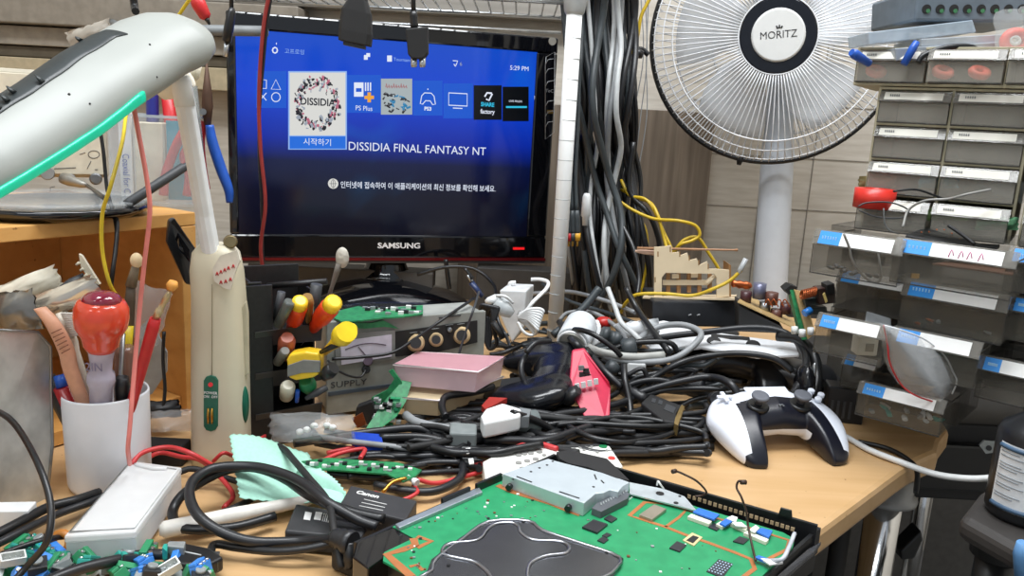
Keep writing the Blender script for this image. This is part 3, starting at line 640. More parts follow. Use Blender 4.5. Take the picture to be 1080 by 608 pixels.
for x, y, r0 in ((160, 46, .0009), (72, 100, .0010), (166, 82, .0008), (95, 112, .0008)):
    hit = V(x, y, axp(max(-60, min(200, x)))[0].y-.0); hit.y -= 0
    q = min((sect(axp(tt_)[0], axp(tt_)[1], math.radians(aa), 1.0) for tt_ in range(-40, 200, 4) for aa in range(-80, 80, 5)), key=lambda p: (p-V(x, y, p.y)).length)
    MB().ell(q, (r0, r0, r0), n=8, k=4).build('speck', BLKM, lamp)
crumple_later = True
# wires hanging in front of the shelf
cable([V(201, -2, .78), V(190, 14, .79), V(160, 60, .80), V(136, 110, .76), V(129, 150, .70), V(117, 195, .66), V(108, 226, .66), V(108, 265, .66), V(116, 300, .66), V(128, 318, .67)], .0016, YEL, 'thin yellow wire hanging down past the wooden shelf')
cable([V(138, 96, .63), V(146, 140, .63), V(155, 190, .63), V(158, 225, .63), V(152, 280, .63), V(147, 330, .63), V(141, 400, .62), V(137, 450, .61), V(135, 474, .61), V(137, 490, .63)], .0019, PINKW, 'pale red wire hanging in front of the shelf down to the tool cup')
cable([V(285, -10, .9), V(279, 20, .9), V(275, 60, .9), V(273, 110, .9), V(275, 160, .9), V(280, 215, .9), V(275, 260, .9), V(279, 298, .9)], .0022, mat('dark_red_wire', '#8c2a26', .4), 'red and black wire hanging across the left side of the screen')
cable([V(287, -10, .902), V(282, 24, .902), V(278, 66, .902), V(274, 114, .902), V(273, 160, .902), V(276, 215, .902), V(277, 260, .902), V(279, 298, .902)], .0016, BLK, 'thin black wire twisted along the red wire on the screen')
pc = thing('test_clip', 'red and black test clip at the top edge left of the monitor', 'clip', V(212, 5, .80))
MB().rod(V(204, -6, .80), V(218, 20, .80), [(0, .005), (.4, .007), (.9, .0055), (1, .003)], 14).build('clip_body', RED, pc); MB().rod(V(217, 18, .80), V(221, 26, .80), [(0, .003), (1, .001)], 10).build('clip_tip', BLK, pc)
MB().tube([V(202, -10, .80), V(196, -30, .80), V(190, -60, .82)], .0018, 6).build('lead', REDW, pc); MB().rod(V(200, -14, .80), V(205, -4, .80), [(0, .005), (1, .005)], 14).build('clip_collar', BLK, pc)
cable([V(140, -6, .8), V(142, 8, .8), V(143, 12, .78)], .0035, BLK, 'black cable end poking down above the lamp shade')
# usb plug and video adapters hanging from the rack
def hang(px, top, mid, bot, Y, w, w2, lbl, name, tipm, ncore=1):
    o = thing(name, lbl, 'plug', V(px, mid, Y)); k = Y/850
    MB().tube([V(px, -20, Y), V(px, top, Y)], .0026, 8, raw=True).build('cord', BLK, o)
    return o, k
o, k = hang(244, 10, 12, 44, .96, 6, 5, 'black plug with a bright metal tip hanging left of the screen', 'usb_plug', SILV)
MB().rod(V(245, 8, .96), V(239, 44, .96), [(0, .004), (.15, .0072), (.6, .0085), (1, .008)], 12, flat=.6).build('plug_body', BLK, o)
MB().rod(V(239, 44, .96), V(238, 60, .96), [(0, .0062), (1, .0062)], 4, flat=.5).build('tip', SILV, o)
o, k = hang(377, -5, 0, 50, .93, 6, 5, 'chunky black display adapter hanging over the top of the screen', 'video_adapter', BLK)
R = []
for px, py, hw, dp in ((380, -6, 6, .006), (378, 0, 9, .007), (376, 12, 14.5, .008), (375, 34, 16.5, .009), (374, 46, 16, .009)):
    c = V(px, py, .93); hw *= .93/850; R.append([c+Vector((hw*a, dp*b, hw*.15*-a)) for a, b in ((-1, -.4), (-.8, -1), (.8, -1), (1, -.4), (1, 1), (-1, 1))])
MB().rings(R, 0, sm=False).build('housing', BLKM, o, bevel=.001)
MB().rings([[V(374, 46.5, .93)+Vector((a*.012, b*.004, -a*.0018)) for a, b in ((-1, -1), (1, -1), (1, 1), (-1, 1))], [V(374, 50, .93)+Vector((a*.012, b*.004, -a*.0018)) for a, b in ((-1, -1), (1, -1), (1, 1), (-1, 1))]], 0, sm=False).build('socket_mouth', DGR, o)
o, k = hang(436, 16, 20, 60, .93, 6, 5, 'square black connector with two bright pins hanging before the screen', 'audio_plug', SILV)
MB().rod(V(436, 12, .93), V(437, 30, .93), [(0, .004), (.3, .0045), (.5, .004), (.8, .0047), (1, .004)], 10).build('strain_relief', BLK, o)
MB().plate([V(427.5, 30, .92), V(451, 28, .92), V(451, 56, .92), V(447, 62, .92), V(434, 62, .92), V(430, 57, .92)], (0, .013, 0)).build('housing', BLKM, o, bevel=.0015)
for x in (436.5, 445.5): MB().rod(V(x, 61, .927), V(x, 71, .927), [(0, .0036), (.7, .0036), (1, .003)], 14).build('pin', SILV, o)
# black phone-like gauge leaning by the shelf panel
ph = thing('leaning_tester', 'slim black rounded handset leaning behind the lamp column', 'handset', V(190, 300, .80))
P = [V(x, y, Y) for x, y, Y in ((176, 256, .80), (178, 233, .80), (184, 230, .80), (206, 262, .84), (206, 292, .84), (203, 302, .84), (196, 300, .83))]
MB().plate(P, (-.006, .010, 0)).build('case', mat('handset_black', '#25282c', .3), ph, bevel=.002, seg=3)
MB().plate([V(x, y, Y) for x, y, Y in ((186, 252, .803), (188, 246, .803), (200, 264, .825), (200, 276, .825), (189, 262, .805))], (.0, -.002, 0)).build('display', GLOSS, ph)
# ================================================================ cup of tools
cc = G(95, 528, 0)+Vector((0.001, .034, 0)); hC = V(97, 424, cc.y-.030).z-T
cup = thing('tool_cup', 'plain white cylindrical cup crammed with brushes and screwdrivers', 'cup', cc)
MB().lathe([(.020, .0005), (.0325, .001), (.0345, .006), (.0355, hC-.002), (.0348, hC), (.0335, hC-.002), (.0325, .008), (.02, .006)], cc, 44, c0=True, c1=True).build('cup_body', mat('cup_white', '#d9dade', .4, var=.02), cup)
def inc(dx, dy): return cc+Vector((dx*.8, dy*.8, .02))
def top(px, py, dy): return V(px, py, cc.y+dy)
# wooden brush
br = thing('scrub_brush', 'pale wooden toothbrush-like brush handle leaning left in the white cup', 'brush', inc(0, 0))
P = [inc(-.0, -.015)+Vector((.006, 0, 0)), top(78, 400, -.02), top(70, 370, -.02), top(56, 342, -.02), top(42, 325, -.015)]
PK = mat('peach_wood', '#dba384', .5)
R = []
for i, p in enumerate(crom(P, 5)):
    w = .0050+.0020*math.sin(PI*i/20); R.append([p+Vector((w*math.cos(a), .004*math.sin(a), .25*w*math.cos(a))) for a in [2*PI*j/12 for j in range(12)]])
MB().rings(R).build('handle', PK, br)
gv = MB()
for kx in range(6):
    a = top(54+kx*2.2, 352+kx*4.2, -.0255); b = top(65+kx*1.8, 347+kx*4.2, -.0255); gv.tube([a, (a+b)/2+Vector((0, -.001, .0)), b], .0005, 5, k=2)
gv.build('groove', mat('groove_brown', '#8c5c44', .6), br)
b2 = thing('bristle_brush', 'white brush with upright pale bristles beside the wooden brush in the cup', 'brush', inc(0, 0))
MB().rod(inc(.003, .0), top(66, 330, .0), [(0, .0035), (.75, .0045), (.8, .006), (1, .005)], 10, flat=.7).build('handle', mat('ivory', '#e8e0d0', .5), b2)
MB().rod(top(62, 330, -.004), top(75, 358, -.004), [(0, .0035), (.5, .005), (1, .004)], 10, flat=.7).build('brush_head', mat('ivory', '#e8e0d0'), b2)
bm = MB(); BR = mat('bristle_white', '#e9e9e2', .6)
for i in range(11):
    for j in range(3):
        a = top(65+i*1.0, 331+i*2.3, -.008+j*.003); b = a+(top(83, 331+i*2.1, 0)-top(66, 331+i*2.3, 0)); bm.rod(a, b, [(0, .0012), (1, .0009)], 5)
bm.build('bristles', BR, b2)
# big red capped tester screwdriver
sd_ = thing('impact_screwdriver', 'fat screwdriver with a glossy red ball cap and clear shank in the white cup', 'screwdriver', inc(.0, -.01))
p0 = inc(.001, -.022); p1 = top(107, 316, -.03); A_ = lambda t: p0.lerp(p1, t)
tt = lambda py: (py-p0y)/(p1y-p0y)
L_ = (p1-p0).length
zA = lambda py: max(0, min(1.2, (V(104, py, cc.y-.027).z-p0.z)/(p1.z-p0.z)))
MB().rod(p0, p1, [(zA(425), .0095), (zA(408), .010), (zA(402), .012), (zA(396), .0115), (zA(392), .009), (zA(380), .0095), (zA(366), .0115), (zA(362), .010)], 8).build('clear_shank', mat('lilac_clear', '#c9c3d6', .15, alpha=.75), sd_)
MB().rod(p0, p1, [(0, .0045), (zA(422), .0045), (zA(405), .007)], 12).build('blade', STEEL, sd_)
MB().rod(p0, p1, [(zA(370), .011), (zA(364), .014), (zA(357), .015), (zA(352), .017), (zA(344), .0205), (zA(334), .0215), (zA(324), .021), (zA(317), .018), (zA(315), .014)], 28).build('cap', mat('cap_red', '#de4a30', .2, coat=.5), sd_)
c_ = A_(zA(316)); MB().ell(c_, (.0158, .0150, .0085)).build('cap_lens', mat('ruby', '#8c1838', .12, coat=1), sd_)
dv = (p1-p0).normalized(); text('2IN', .010, frame3(A_(zA(384))+Vector((0, -.0118, 0)), (1, 0, 0), (0, 0, 1)), mat('faint_print', '#7d7894', .4), sd_)
# others
tr = thing('test_probe', 'long red test probe with a cream cap leaning right in the cup', 'probe', inc(0, 0))
a = inc(.012, -.015); b = top(164, 336, -.018); c = top(180, 306, -.018); d_ = top(183, 297, -.018)
MB().rod(a, b, [(0, .004), (.6, .0046), (.95, .0052), (1, .0045)], 12).build('probe_body', RED, tr)
MB().rod(b, c, [(0, .0030), (.3, .0035), (.32, .0025), (.6, .0025), (.62, .003), (1, .0016)], 12).build('probe_shaft', mat('ferrule', '#c9b48c', .35, .6), tr)
MB().rod(c, d_, [(0, .003), (.5, .005), (1, .0035)], 12).build('probe_cap', mat('cap_orange', '#e2a04a', .5), tr)
pt_ = thing('paint_brush', 'dark stick with a cream lump on its end, standing behind the red ball cap', 'brush', inc(0, .02))
MB().rod(inc(.006, .02), top(138, 300, .03), [(0, .0035), (.9, .0045), (1, .004)], 10).build('stick', mat('burnt_brown', '#4d3f30', .6), pt_)
MB().ell(top(144, 275, .03), (.0055, .005, .007)).build('blob', mat('cream_blob', '#e8cfa4', .6), pt_); MB().rod(top(138, 302, .03), top(144, 277, .03), [(0, .005), (.5, .004), (1, .003)], 9).build('ferrule', mat('mottled', '#7e715c', .6), pt_)
stick(inc(.012, .008), top(132, 365, .01), [(0, .006), (.6, .009), (.95, .0095), (1, .007)], mat('clear_brown', '#7d5a4c', .2, alpha=.85), 'screwdriver', 'translucent brown screwdriver handle in the cup right of the clear shank', 'screwdriver')
stick(inc(.018, -.006), top(129, 398, -.012), [(0, .005), (.9, .0062), (1, .005)], BLK, 'black_tool', 'short black tool handle in the cup next to the red test probe', 'tool')
stick(inc(-.018, -.01), top(49, 398, -.006), [(0, .004), (.8, .006), (1, .007)], DGR, 'tweezers', 'dark flat ended tool at the left rim of the white cup', 'tool', n=6)
o = thing('red_pen', 'short red pen with a blue collar at the left of the cup', 'pen', inc(-.02, 0)); MB().rod(inc(-.012, -.008), top(66, 408, -.015), [(0, .007), (1, .0078)], 12).build('pen_body', mat('dark_red', '#9c1f22', .25), o); MB().rod(top(66, 409, -.015), top(62, 396, -.013), [(0, .005), (1, .0045)], 10).build('collar', BLUE, o)
stick(inc(.004, .01), top(134, 344, .022), [(0, .004), (.8, .004), (.82, .0055), (1, .0055)], YEL, 'yellow_driver', 'thin tool with a yellow end behind the red ball cap', 'tool')
stick(inc(.01, -.01), top(130, 352, .0), [(0, .002), (1, .002)], STEEL, 'steel_rod', 'thin bare steel rod standing in the cup beside the clear shank', 'rod', n=8)
# ================================================================ foreground left: clear case, parts, plugs
def gslab(pts, h0, h1, name, m, parent=None, bevel=0, seg=2, mb=None):
    P = [G(px, py, h1) for px, py in pts]; b = (mb or MB()).slab(P, (0, 0, h0-h1)); return b.build(name, m, parent, bevel=bevel, seg=seg)
cs = thing('parts_case', 'frosted clear plastic case lying in the left foreground before the white cup', 'case', G(120, 560, .006))
FR = mat('frosted', '#f0f1f1', .35, alpha=.6, var=.03); FR2 = mat('frosted_body', '#eceef0', .3, alpha=.6, var=.03)
TOPQ = [(67, 566), (143, 561), (192, 493), (138, 486)]
h1 = .030
Q = [G(*p, h1) for p in TOPQ]; cen = sum(Q, Vector())/4
MB().slab(Q, (0, 0, -.006)).build('lid', FR, cs, bevel=.0015)
Q2 = [cen+(p-cen)*.975-Vector((0, 0, .0065)) for p in Q]
q3 = [Vector((p.x, p.y, T+.007)) for p in Q2]
wl = MB(); wl.slab(q3, (0, 0, -.0015))
for i in range(4):
    a, b = q3[i], q3[(i+1) % 4]; ia, ib = cen+(a-cen)*.96, cen+(b-cen)*.96; up = Vector((0, 0, Q2[0].z-q3[0].z))
    ia.z = a.z; ib.z = b.z; wl.add([a, b, ib, ia, a+up, b+up, ib+up, ia+up], [(3,2,1,0),(4,5,6,7),(0,1,5,4),(1,2,6,5),(2,3,7,6),(3,0,4,7)])
wl.build('tray', FR2, cs)
rr = [cen+(p-cen)*.93+Vector((0, 0, .0008)) for p in Q]; MB().tube([rr[0].lerp(rr[1], .02), rr[0].lerp(rr[1], .98), rr[1].lerp(rr[2], .98), rr[3].lerp(rr[0], .02)], .0009, 6, raw=True, closed=True).build('lid_ridge', mat('frost_white', '#e8eaea', .3, alpha=.8), cs)
MB().tube([rr[2].lerp(rr[3], .2)+Vector((0, -.004, 0)), rr[2].lerp(rr[3], .5)+Vector((.002, -.008, .001)), rr[2].lerp(rr[3], .85)+Vector((0, -.004, 0))], .0018, 6).build('hanging_tab', FR, cs)
# loose electronics heap
TEAL = mat('teal_plastic', '#2a9a8c', .4); CBL = mat('connector_blue', '#3f86d8', .4); CWH = mat('connector_white', '#dfe2de', .45); CBK = mat('connector_black', '#26282a', .4); CGY = mat('connector_grey', '#9aa0a0', .4, .3); CGN = mat('connector_green', '#2e8c5e', .4)
def tblock(m, mt):
    b = MB().box((-.009, -.0045, 0), (.009, .0045, .007)); b.box((-.009, .001, .007), (.009, .0045, .010))
    return b, m
KINDS = [('terminal_block', TEAL, 'teal screw terminal block'), ('terminal_block', CBL, 'blue screw terminal block'), ('connector', CWH, 'white pin connector'), ('connector', CBK, 'black square socket'), ('metal_socket', CGY, 'grey metal socket'), ('terminal_block', CGN, 'green terminal block')]
KP = {}
def part_proto(kind, m, i):
    root = thing(kind, 'x', 'connector', (0, 0, 0))
    if i in (0, 1, 5):
        MB().box((-.009, -.0045, 0), (.009, .0045, .008)).box((-.009, -.001, .008), (.009, .0045, .0105)).build('body', m, root, world=False, bevel=.0006)
        s = MB()
        for x in (-.006, 0, .006): s.cyl((x, -.003, .0078), (x, -.003, .0092), .0016, n=10)
        s.build('screws', SILV, root, world=False)
    elif i == 2:
        b = MB().box((-.008, -.004, 0), (.008, -.003, .007)).box((-.008, .003, 0), (.008, .004, .007)).box((-.008, -.003, 0), (-.007, .003, .007)).box((.007, -.003, 0), (.008, .003, .007)).box((-.007, -.003, 0), (.007, .003, .0015))
        b.build('body', m, root, world=False)
        s = MB()
        for x in (-.005, -.0017, .0017, .005): s.box((x-.0004, -.0004, .0015), (x+.0004, .0004, .006))
        s.build('pins', SILV, root, world=False)
    elif i == 3:
        MB().box((-.006, -.006, 0), (.006, .006, .009)).build('body', m, root, world=False, bevel=.0008); MB().cyl((0, 0, .009), (0, 0, .0115), .0035, n=14).build('bushing', CGY, root, world=False)
    else:
        MB().box((-.007, -.006, 0), (.007, .006, .006)).build('body', m, root, world=False, bevel=.001); MB().box((-.005, -.0065, .0015), (.005, -.0055, .0048)).build('mouth', BLK, root, world=False)
    return root
protos = [part_proto(k[0], k[1], i) for i, k in enumerate(KINDS)]
used = [False]*6
def dup(root, loc, rot, label, group=None):
    r = root.copy(); COL.objects.link(r); r.location = loc; r.rotation_euler = rot
    r['label'] = label
    if group: r['group'] = group
    for ch in list(root.children):
        c = ch.copy(); COL.objects.link(c); c.parent = r
        for g in ch.children:
            d = g.copy(); COL.objects.link(d); d.parent = c
    return r
rh = random.Random(11)
heap = []
for k in range(210):
    px, py = rh.uniform(-6, 215), rh.uniform(520, 618)
    if 60 < px < 200 and py < 592-(px-130)*.35*(px > 145): continue
    if py < 590-px*.42: continue
    if px > 160 and py < 596: continue
    if px < 55 and py < 560-px*.5: continue
    heap.append((px, py))
for k, (px, py) in enumerate(heap):
    i = (0, 1, 2, 0, 4, 5, 3, 1, 2, 5)[rh.randrange(10)]
    h = rh.uniform(.0, .016); p = G(px, py, h); rot = (rh.uniform(-.6, .6), rh.uniform(-.6, .6), rh.uniform(0, 6.28))
    lbl = KINDS[i][2]+' loose in the heap of connectors at the bottom left'; gp_ = KINDS[i][2]+'s in the heap'
    if not used[i]:
        used[i] = True; o = protos[i]; o.location = p; o.rotation_euler = rot; o['label'] = lbl; o['group'] = gp_
    else: dup(protos[i], p, rot, lbl, gp_)
for i in range(6):
    if not used[i]:
        for c in list(protos[i].children): bpy.data.objects.remove(c)
        bpy.data.objects.remove(protos[i])
pb_ = gslab([(28, 600), (68, 582), (80, 600), (40, 625)], .012, .0136, 'circuit_board', mat('teal_board', '#2c6660', .45)); tag(pb_, 'dark teal circuit board with white lines in the heap at bottom left', 'circuit board')
tr_ = MB(); 
for P in (((36, 601), (56, 592), (60, 600)), ((40, 610), (62, 602)), ((66, 586), (76, 600))): tr_.tube([G(x, y, .0139) for x, y in P], .0006, 5, raw=True)
tr_.build('board_lines', PAPER, pb_)
tc_ = thing('coil', 'small orange brown ring coil lying left of the frosted case', 'coil', G(64, 573, .01))
MB().tube([G(64, 573, .012)+Vector((.0065*math.cos(a), .003*math.sin(a), .0065*math.sin(a))) for a in [PI*k/7 for k in range(14)]], .0032, 8, raw=True, closed=True).build('ring', mat('coil_amber', '#b8742c', .35), tc_)
# metal sheet and brackets at the far left
ms_ = thing('metal_sheet', 'dull galvanised metal sheet leaning upright at the left edge', 'metal sheet', G(20, 560, 0))
P = [V(-40, 346, .60), V(40, 350, .655), V(54, 366, .665), V(56, 470, .655), V(47, 556, .635), V(-40, 575, .57)]
GALV = mat('galvanised', '#c9cac6', .42, .6, var=.25, scale=35., bump=.25)
MB().plate(P, (-.001, .0025, 0)).build('sheet', GALV, ms_)
MB().tube([P[0]+Vector((0, -.001, 0)), P[1]+Vector((0, -.001, 0)), P[2]+Vector((0, -.001, 0)), P[3]+Vector((0, -.001, 0)), P[4]+Vector((0, -.001, 0))], .0013, 6, raw=True).build('folded_edge', STEEL, ms_)
br_ = tag(MB().box((-.05, -.008, 0), (.03, .008, .014)).build('plastic_block', WHT, world=False, loc=G(-8, 552, .012), bevel=.001), 'white plastic block edge peeking in at the left beneath the metal sheet', 'block'); br_.rotation_euler = (0, 0, .15)
# foil bags in the shelf
def crumple(cx, cy, Y, w, h, d, m, name, label, seed, rot=0., cat='bag', parent=None):
    r = random.Random(seed); g = []; n1, n2 = 11, 9
    for s in (0,):
        for i in range(n1):
            row = []
            for j in range(n2):
                u = i/(n1-1)-.5; v = j/(n2-1)-.5; x = u*w+r.uniform(-.03, .03)*w; z = v*h+r.uniform(-.03, .03)*h
                xx = x*math.cos(rot)-z*math.sin(rot); zz = x*math.sin(rot)+z*math.cos(rot)
                b = (1-(2*u)**2)*(1-(2*v)**2); row.append((xx, zz, b, r.uniform(-1, 1)))
            g.append(row)
    c = V(cx, cy, Y)
    f = [[c+Vector((x, -d*b-.18*d*q, z)) for x, z, b, q in row] for row in g]
    k = [[c+Vector((x, d*b+.18*d*q, z)) for x, z, b, q in row][::-1] for row in g]
    mb = MB(); mb.sheet(f); mb.sheet(k)
    o = mb.build(name, m, parent)
    return tag(o, label, cat) if parent is None else o
FOIL = mat('foil', '#d8d2c4', .18, .7, var=.4, scale=25.)
CLW = mat('wrap', '#d9d3c8', .12, alpha=.5, var=.1)
crumple(25, 306, .70, .070, .022, .008, mat('pearly_wrap', '#e8e2cf', .3, alpha=.92), 'wrapping', 'pearly white wrapper lying aslant on the left inside the wooden shelf', 1, .42)
crumple(40, 325, .68, .115, .022, .010, FOIL, 'foil_bag', 'crinkled silvery foil bag leaning in the shelf left of the brushes', 2, .40)
crumple(10, 330, .665, .05, .035, .008, mat('dark_foil', '#8d8a84', .2, .7, var=.5, scale=30.), 'foil_pouch', 'dull dark foil pouch at the left edge above the metal sheet', 4, .2)
crumple(96, 38, .80, .045, .020, .006, mat('tape_clear', '#b9b2a6', .3, alpha=.7), 'clear_tape', 'crumpled clear tape sticking up behind the lamp shade', 51, .35, 'tape')
cm = thing('metal_comb', 'small ivory toothed plate standing in the open wooden shelf', 'plate', V(95, 288, .70))
MB().plate([V(83, 268, .70), V(86, 270, .70), V(105, 300, .70), V(100, 303, .70), V(92, 292, .70), V(85, 281, .70)], (0, .003, 0)).build('plate', mat('ivory_plate', '#d6cfba', .5), cm)
for i in range(4): MB().rod(V(84+i*4.2, 277+i*6.2, .70), V(80.5+i*4.2, 279.5+i*6.2, .70), [(0, .0014), (1, .0012)], 6).build('tooth', mat('ivory_plate', '#d6cfba'), cm)
stick(V(58, 312, .69), V(90, 292, .705), [(0, .004), (.6, .006), (1, .004)], DGR, 'metal_tube', 'dark tube in the shelf ending at the ivory toothed plate', 'tube')
# clear wrapped thing between cup and lamp
cp = thing('metal_bracket', 'bare sheet metal bracket with a black dot, standing between cup and lamp', 'bracket', V(160, 400, .80))
MB().plate([V(x, y, .80) for x, y in ((148, 345), (158, 335), (166, 352), (176, 372), (176, 392), (160, 416), (146, 420), (140, 380))], (0, .002, 0)).build('plate', mat('bracket_grey', '#9fa3a4', .4, .3), cp)
MB().rod(V(157, 376.5, .798), V(157, 376.5, .80), [(0, .0016), (1, .0016)], 10).build('hole', BLK, cp)
MB().tube([V(173, 350, .795), V(172, 380, .795), V(174, 410, .79), V(172, 432, .785)], .0018, 6).build('edge_rod', BLK, cp)
crumple(152, 330, .795, .045, .06, .006, CLEAR, 'clear_wrap', 'thin clear wrap standing behind the tool cup and red probe', 5, -.3)
crumple(165, 432, .79, .05, .018, .012, mat('black_mesh', '#1f2022', .5), 'black_wrapper', 'crumpled black packing beside the lamp column foot', 6, .1)
crumple(186, 444, .755, .05, .022, .014, BAG, 'zip_bag', 'small clear bag lying at the left foot of the lamp column', 7, .1)
tag(MB().box((-.03, -.012, 0), (.03, .012, .02)).build('adapter', BLKM, world=False, loc=G(165, 486, .0), bevel=.002), 'flat black box between the tool cup and the lamp', 'box')
# white handle
stick(G(168, 560, .012), G(330, 527, .014), [(0, .004), (.03, .0068), (.5, .0066), (.97, .0045), (1, .003)], mat('white_handle', '#e0dbd2', .35), 'white_rod', 'long white rounded handle lying under the looped black cables', 'handle')
# hdmi plug foreground
hd = thing('video_plug', 'black moulded plug with a metal mouth in the heap, pointing left', 'plug', G(205, 588, 0))
MB().slab([G(x, y, .016) for x, y in ((172, 582), (178, 569), (222, 578), (236, 588), (218, 597), (176, 594))], (0, 0, -.011)).build('housing', BLK, hd, bevel=.002)
MB().slab([G(x, y, .014) for x, y in ((226, 582), (232, 582), (230, 594), (224, 594))], (0, 0, -.007)).build('mouth', STEEL, hd)
MB().tube([G(188, 581, .0163), G(212, 586, .0163)], .0006, 5, raw=True).build('moulded_line', mat('print_grey', '#b9bcbc', .5), hd)
sc2 = thing('socket', 'small silver and teal socket beside the black moulded plug', 'socket', G(185, 574, .0))
MB().slab([G(x, y, .022) for x, y in ((174, 576), (178, 571), (196, 571), (194, 578))], (0, 0, -.008)).build('shell', CGY, sc2, bevel=.0008); MB().slab([G(x, y, .022) for x, y in ((171, 578), (173, 574), (177, 574), (176, 582))], (0, 0, -.009)).build('side', TEAL, sc2)
# big black looped cables in front
cable([G(-10, 430, .10), G(14, 446, .10), G(38, 485, .09), (G(53, 530, .07)), G(50, 570, .05), G(30, 596, .03), G(8, 620, .02)], .0024, BLK, 'black cable arching down the left edge in front of the metal sheet')
cable([G(-15, 570, .02), G(20, 552, .02), G(50, 536, .018), G(80, 528, .016), G(104, 520, .012)], .0042, BLK, 'thick black cable running from the left edge toward the white cup')
cable([G(-15, 580, .018), G(25, 560, .018), G(60, 543, .014), G(96, 530, .012), G(110, 524, .008)], .0034, RUB, 'second black cable below the thick one left of the white cup')
cable([G(-15, 592, .022), G(20, 578, .022), G(50, 569, .02), G(74, 566, .012)], .0022, BLK, 'thin black cable crossing the heap left of the frosted case')
cable([G(30, 622, .02), G(80, 602, .02), G(120, 592, .016), G(148, 586, .010), G(175, 585, .010)], .0042, RUB, 'black cable passing under the front of the frosted case')
BK = .0042
cable([G(405, 548, .024), G(370, 540, .026), G(330, 525, .03), G(300, 505, .032), G(270, 494, .034), G(240, 496, .034), G(210, 510, .03), G(190, 525, .02), G(182, 542, .012), G(190, 556, .012), G(212, 559, .012), G(250, 556, .012), G(290, 545, .012)], BK, BLK, 'thick black cable looping left around the mint cloth')
cable([G(398, 556, .022), G(376, 548, .026), G(345, 530, .036), G(318, 509, .040), G(290, 497, .042), G(262, 492, .042), G(226, 494, .042), G(205, 506, .04), G(200, 524, .036), G(210, 545, .03), G(235, 562, .022), G(270, 572, .016), G(320, 571, .014), G(366, 567, .03)], BK, RUB, 'thick black cable forming the big open loop before the lamp')
cable([G(366, 568, .022), G(330, 578, .016), G(290, 582, .012), G(250, 578, .010), G(226, 575, .010), G(222, 590, .010), G(218, 606, .010), G(224, 625, .01)], .0032, BLK, 'black cable curving down from the console plug to the bottom edge')
cable([G(360, 600, .012), G(352, 560, .03), G(346, 530, .034), G(326, 505, .036), G(310, 486, .034), G(296, 472, .03), G(270, 466, .02)], .0030, BLKM, 'black cable crossing over the mint cloth down to the console')
cable([G(205, 552, .006), G(250, 535, .008), G(278, 520, .01), G(310, 515, .012), G(345, 522, .012), G(380, 540, .012)], .0032, RUB, 'black cable lying under the white handle')
cable([G(190, 498, .02), G(205, 495, .02), G(240, 505, .012), G(262, 512, .01)], .003, BLKM, 'short black cable between the lamp foot and the mint cloth')
# red leads around the lamp foot
cable([G(139, 490, .03), G(150, 478, .035), G(176, 472, .035), G(200, 478, .035), G(225, 492, .02), G(240, 500, .012)], .0022, REDW, 'red lead arching in front of the lamp foot')
cable([G(148, 488, .02), G(168, 478, .02), G(190, 482, .02), G(215, 488, .02), G(245, 520, .008), G(236, 536, .006)], .0022, REDW, 'second red lead winding below the lamp foot')
cable([G(225, 487, .02), G(236, 478, .03), G(250, 482, .02), G(262, 470, .02), G(280, 460, .02)], .0018, REDW, 'red lead running behind the mint cloth')
# mint cloths
MINT = mat('mint_cloth', '#a9dcc8', .8, var=.05, scale=300.)
def cloth(corners, h, seed, n=26, sag=.008):
    r = random.Random(seed); P = [G(x, y, hh) for (x, y), hh in zip(corners, h)]; g = []
    for i in range(n):
        u = i/(n-1); row = []
        for j in range(n):
            v = j/(n-1); p = P[0]*(1-u)*(1-v)+P[1]*u*(1-v)+P[2]*u*v+P[3]*(1-u)*v
            e = (.0016 if (i % 2) else 0)
            if j in (0, n-1): p = p+(P[3]-P[0]).normalized()*(e if j else -e)
            e = (.0016 if (j % 2) else 0)
            if i in (0, n-1): p = p+(P[1]-P[0]).normalized()*(e if i else -e)
            p.z += sag*math.sin(u*5+seed)*math.sin(v*4+.5*seed)*.7; p.z = max(p.z, T+.003); row.append(p)
        g.append(row)
    return MB().sheet(g)
c1 = cloth([(243, 462), (254, 524), (366, 533), (324, 474)], (.045, .02, .012, .02), 1)
tag(c1.build('cloth', MINT, solid=.0008), 'mint green cloth with pinked edges spread in front of the lamp, left sheet', 'cloth')
c2 = cloth([(318, 496), (300, 506), (372, 530), (336, 492)], (.03, .022, .012, .032), 2, sag=.004)
tag(c2.build('cloth', MINT, solid=.0008), 'smaller mint green cloth flap pointing toward the black battery', 'cloth')
# batteries
bt1 = thing('battery', 'flat black camera battery pack marked with white print, next to the console corner', 'battery', G(410, 530, 0))
gslab([(370, 512), (440, 528), (428, 549), (358, 532)], .004, .020, 'case', mat('battery_black', '#323234', .55), bt1, bevel=.0015)
dxx = (G(440, 528, .02)-G(370, 512, .02)).normalized(); dyy = Vector((0, 0, 1)).cross(dxx)
def flat_text(body, px, py, h, size, m, par, dx=None, **k):
    d = dx or dxx; p = G(px, py, h); M = frame3(p, d, Vector((0, 0, 1)).cross(d)); return text(body, size, M, m, par, **k)
flat_text('Canon', 388, 522, .0202, .0075, PAPER, bt1, sx=1.1, bold=.0002)

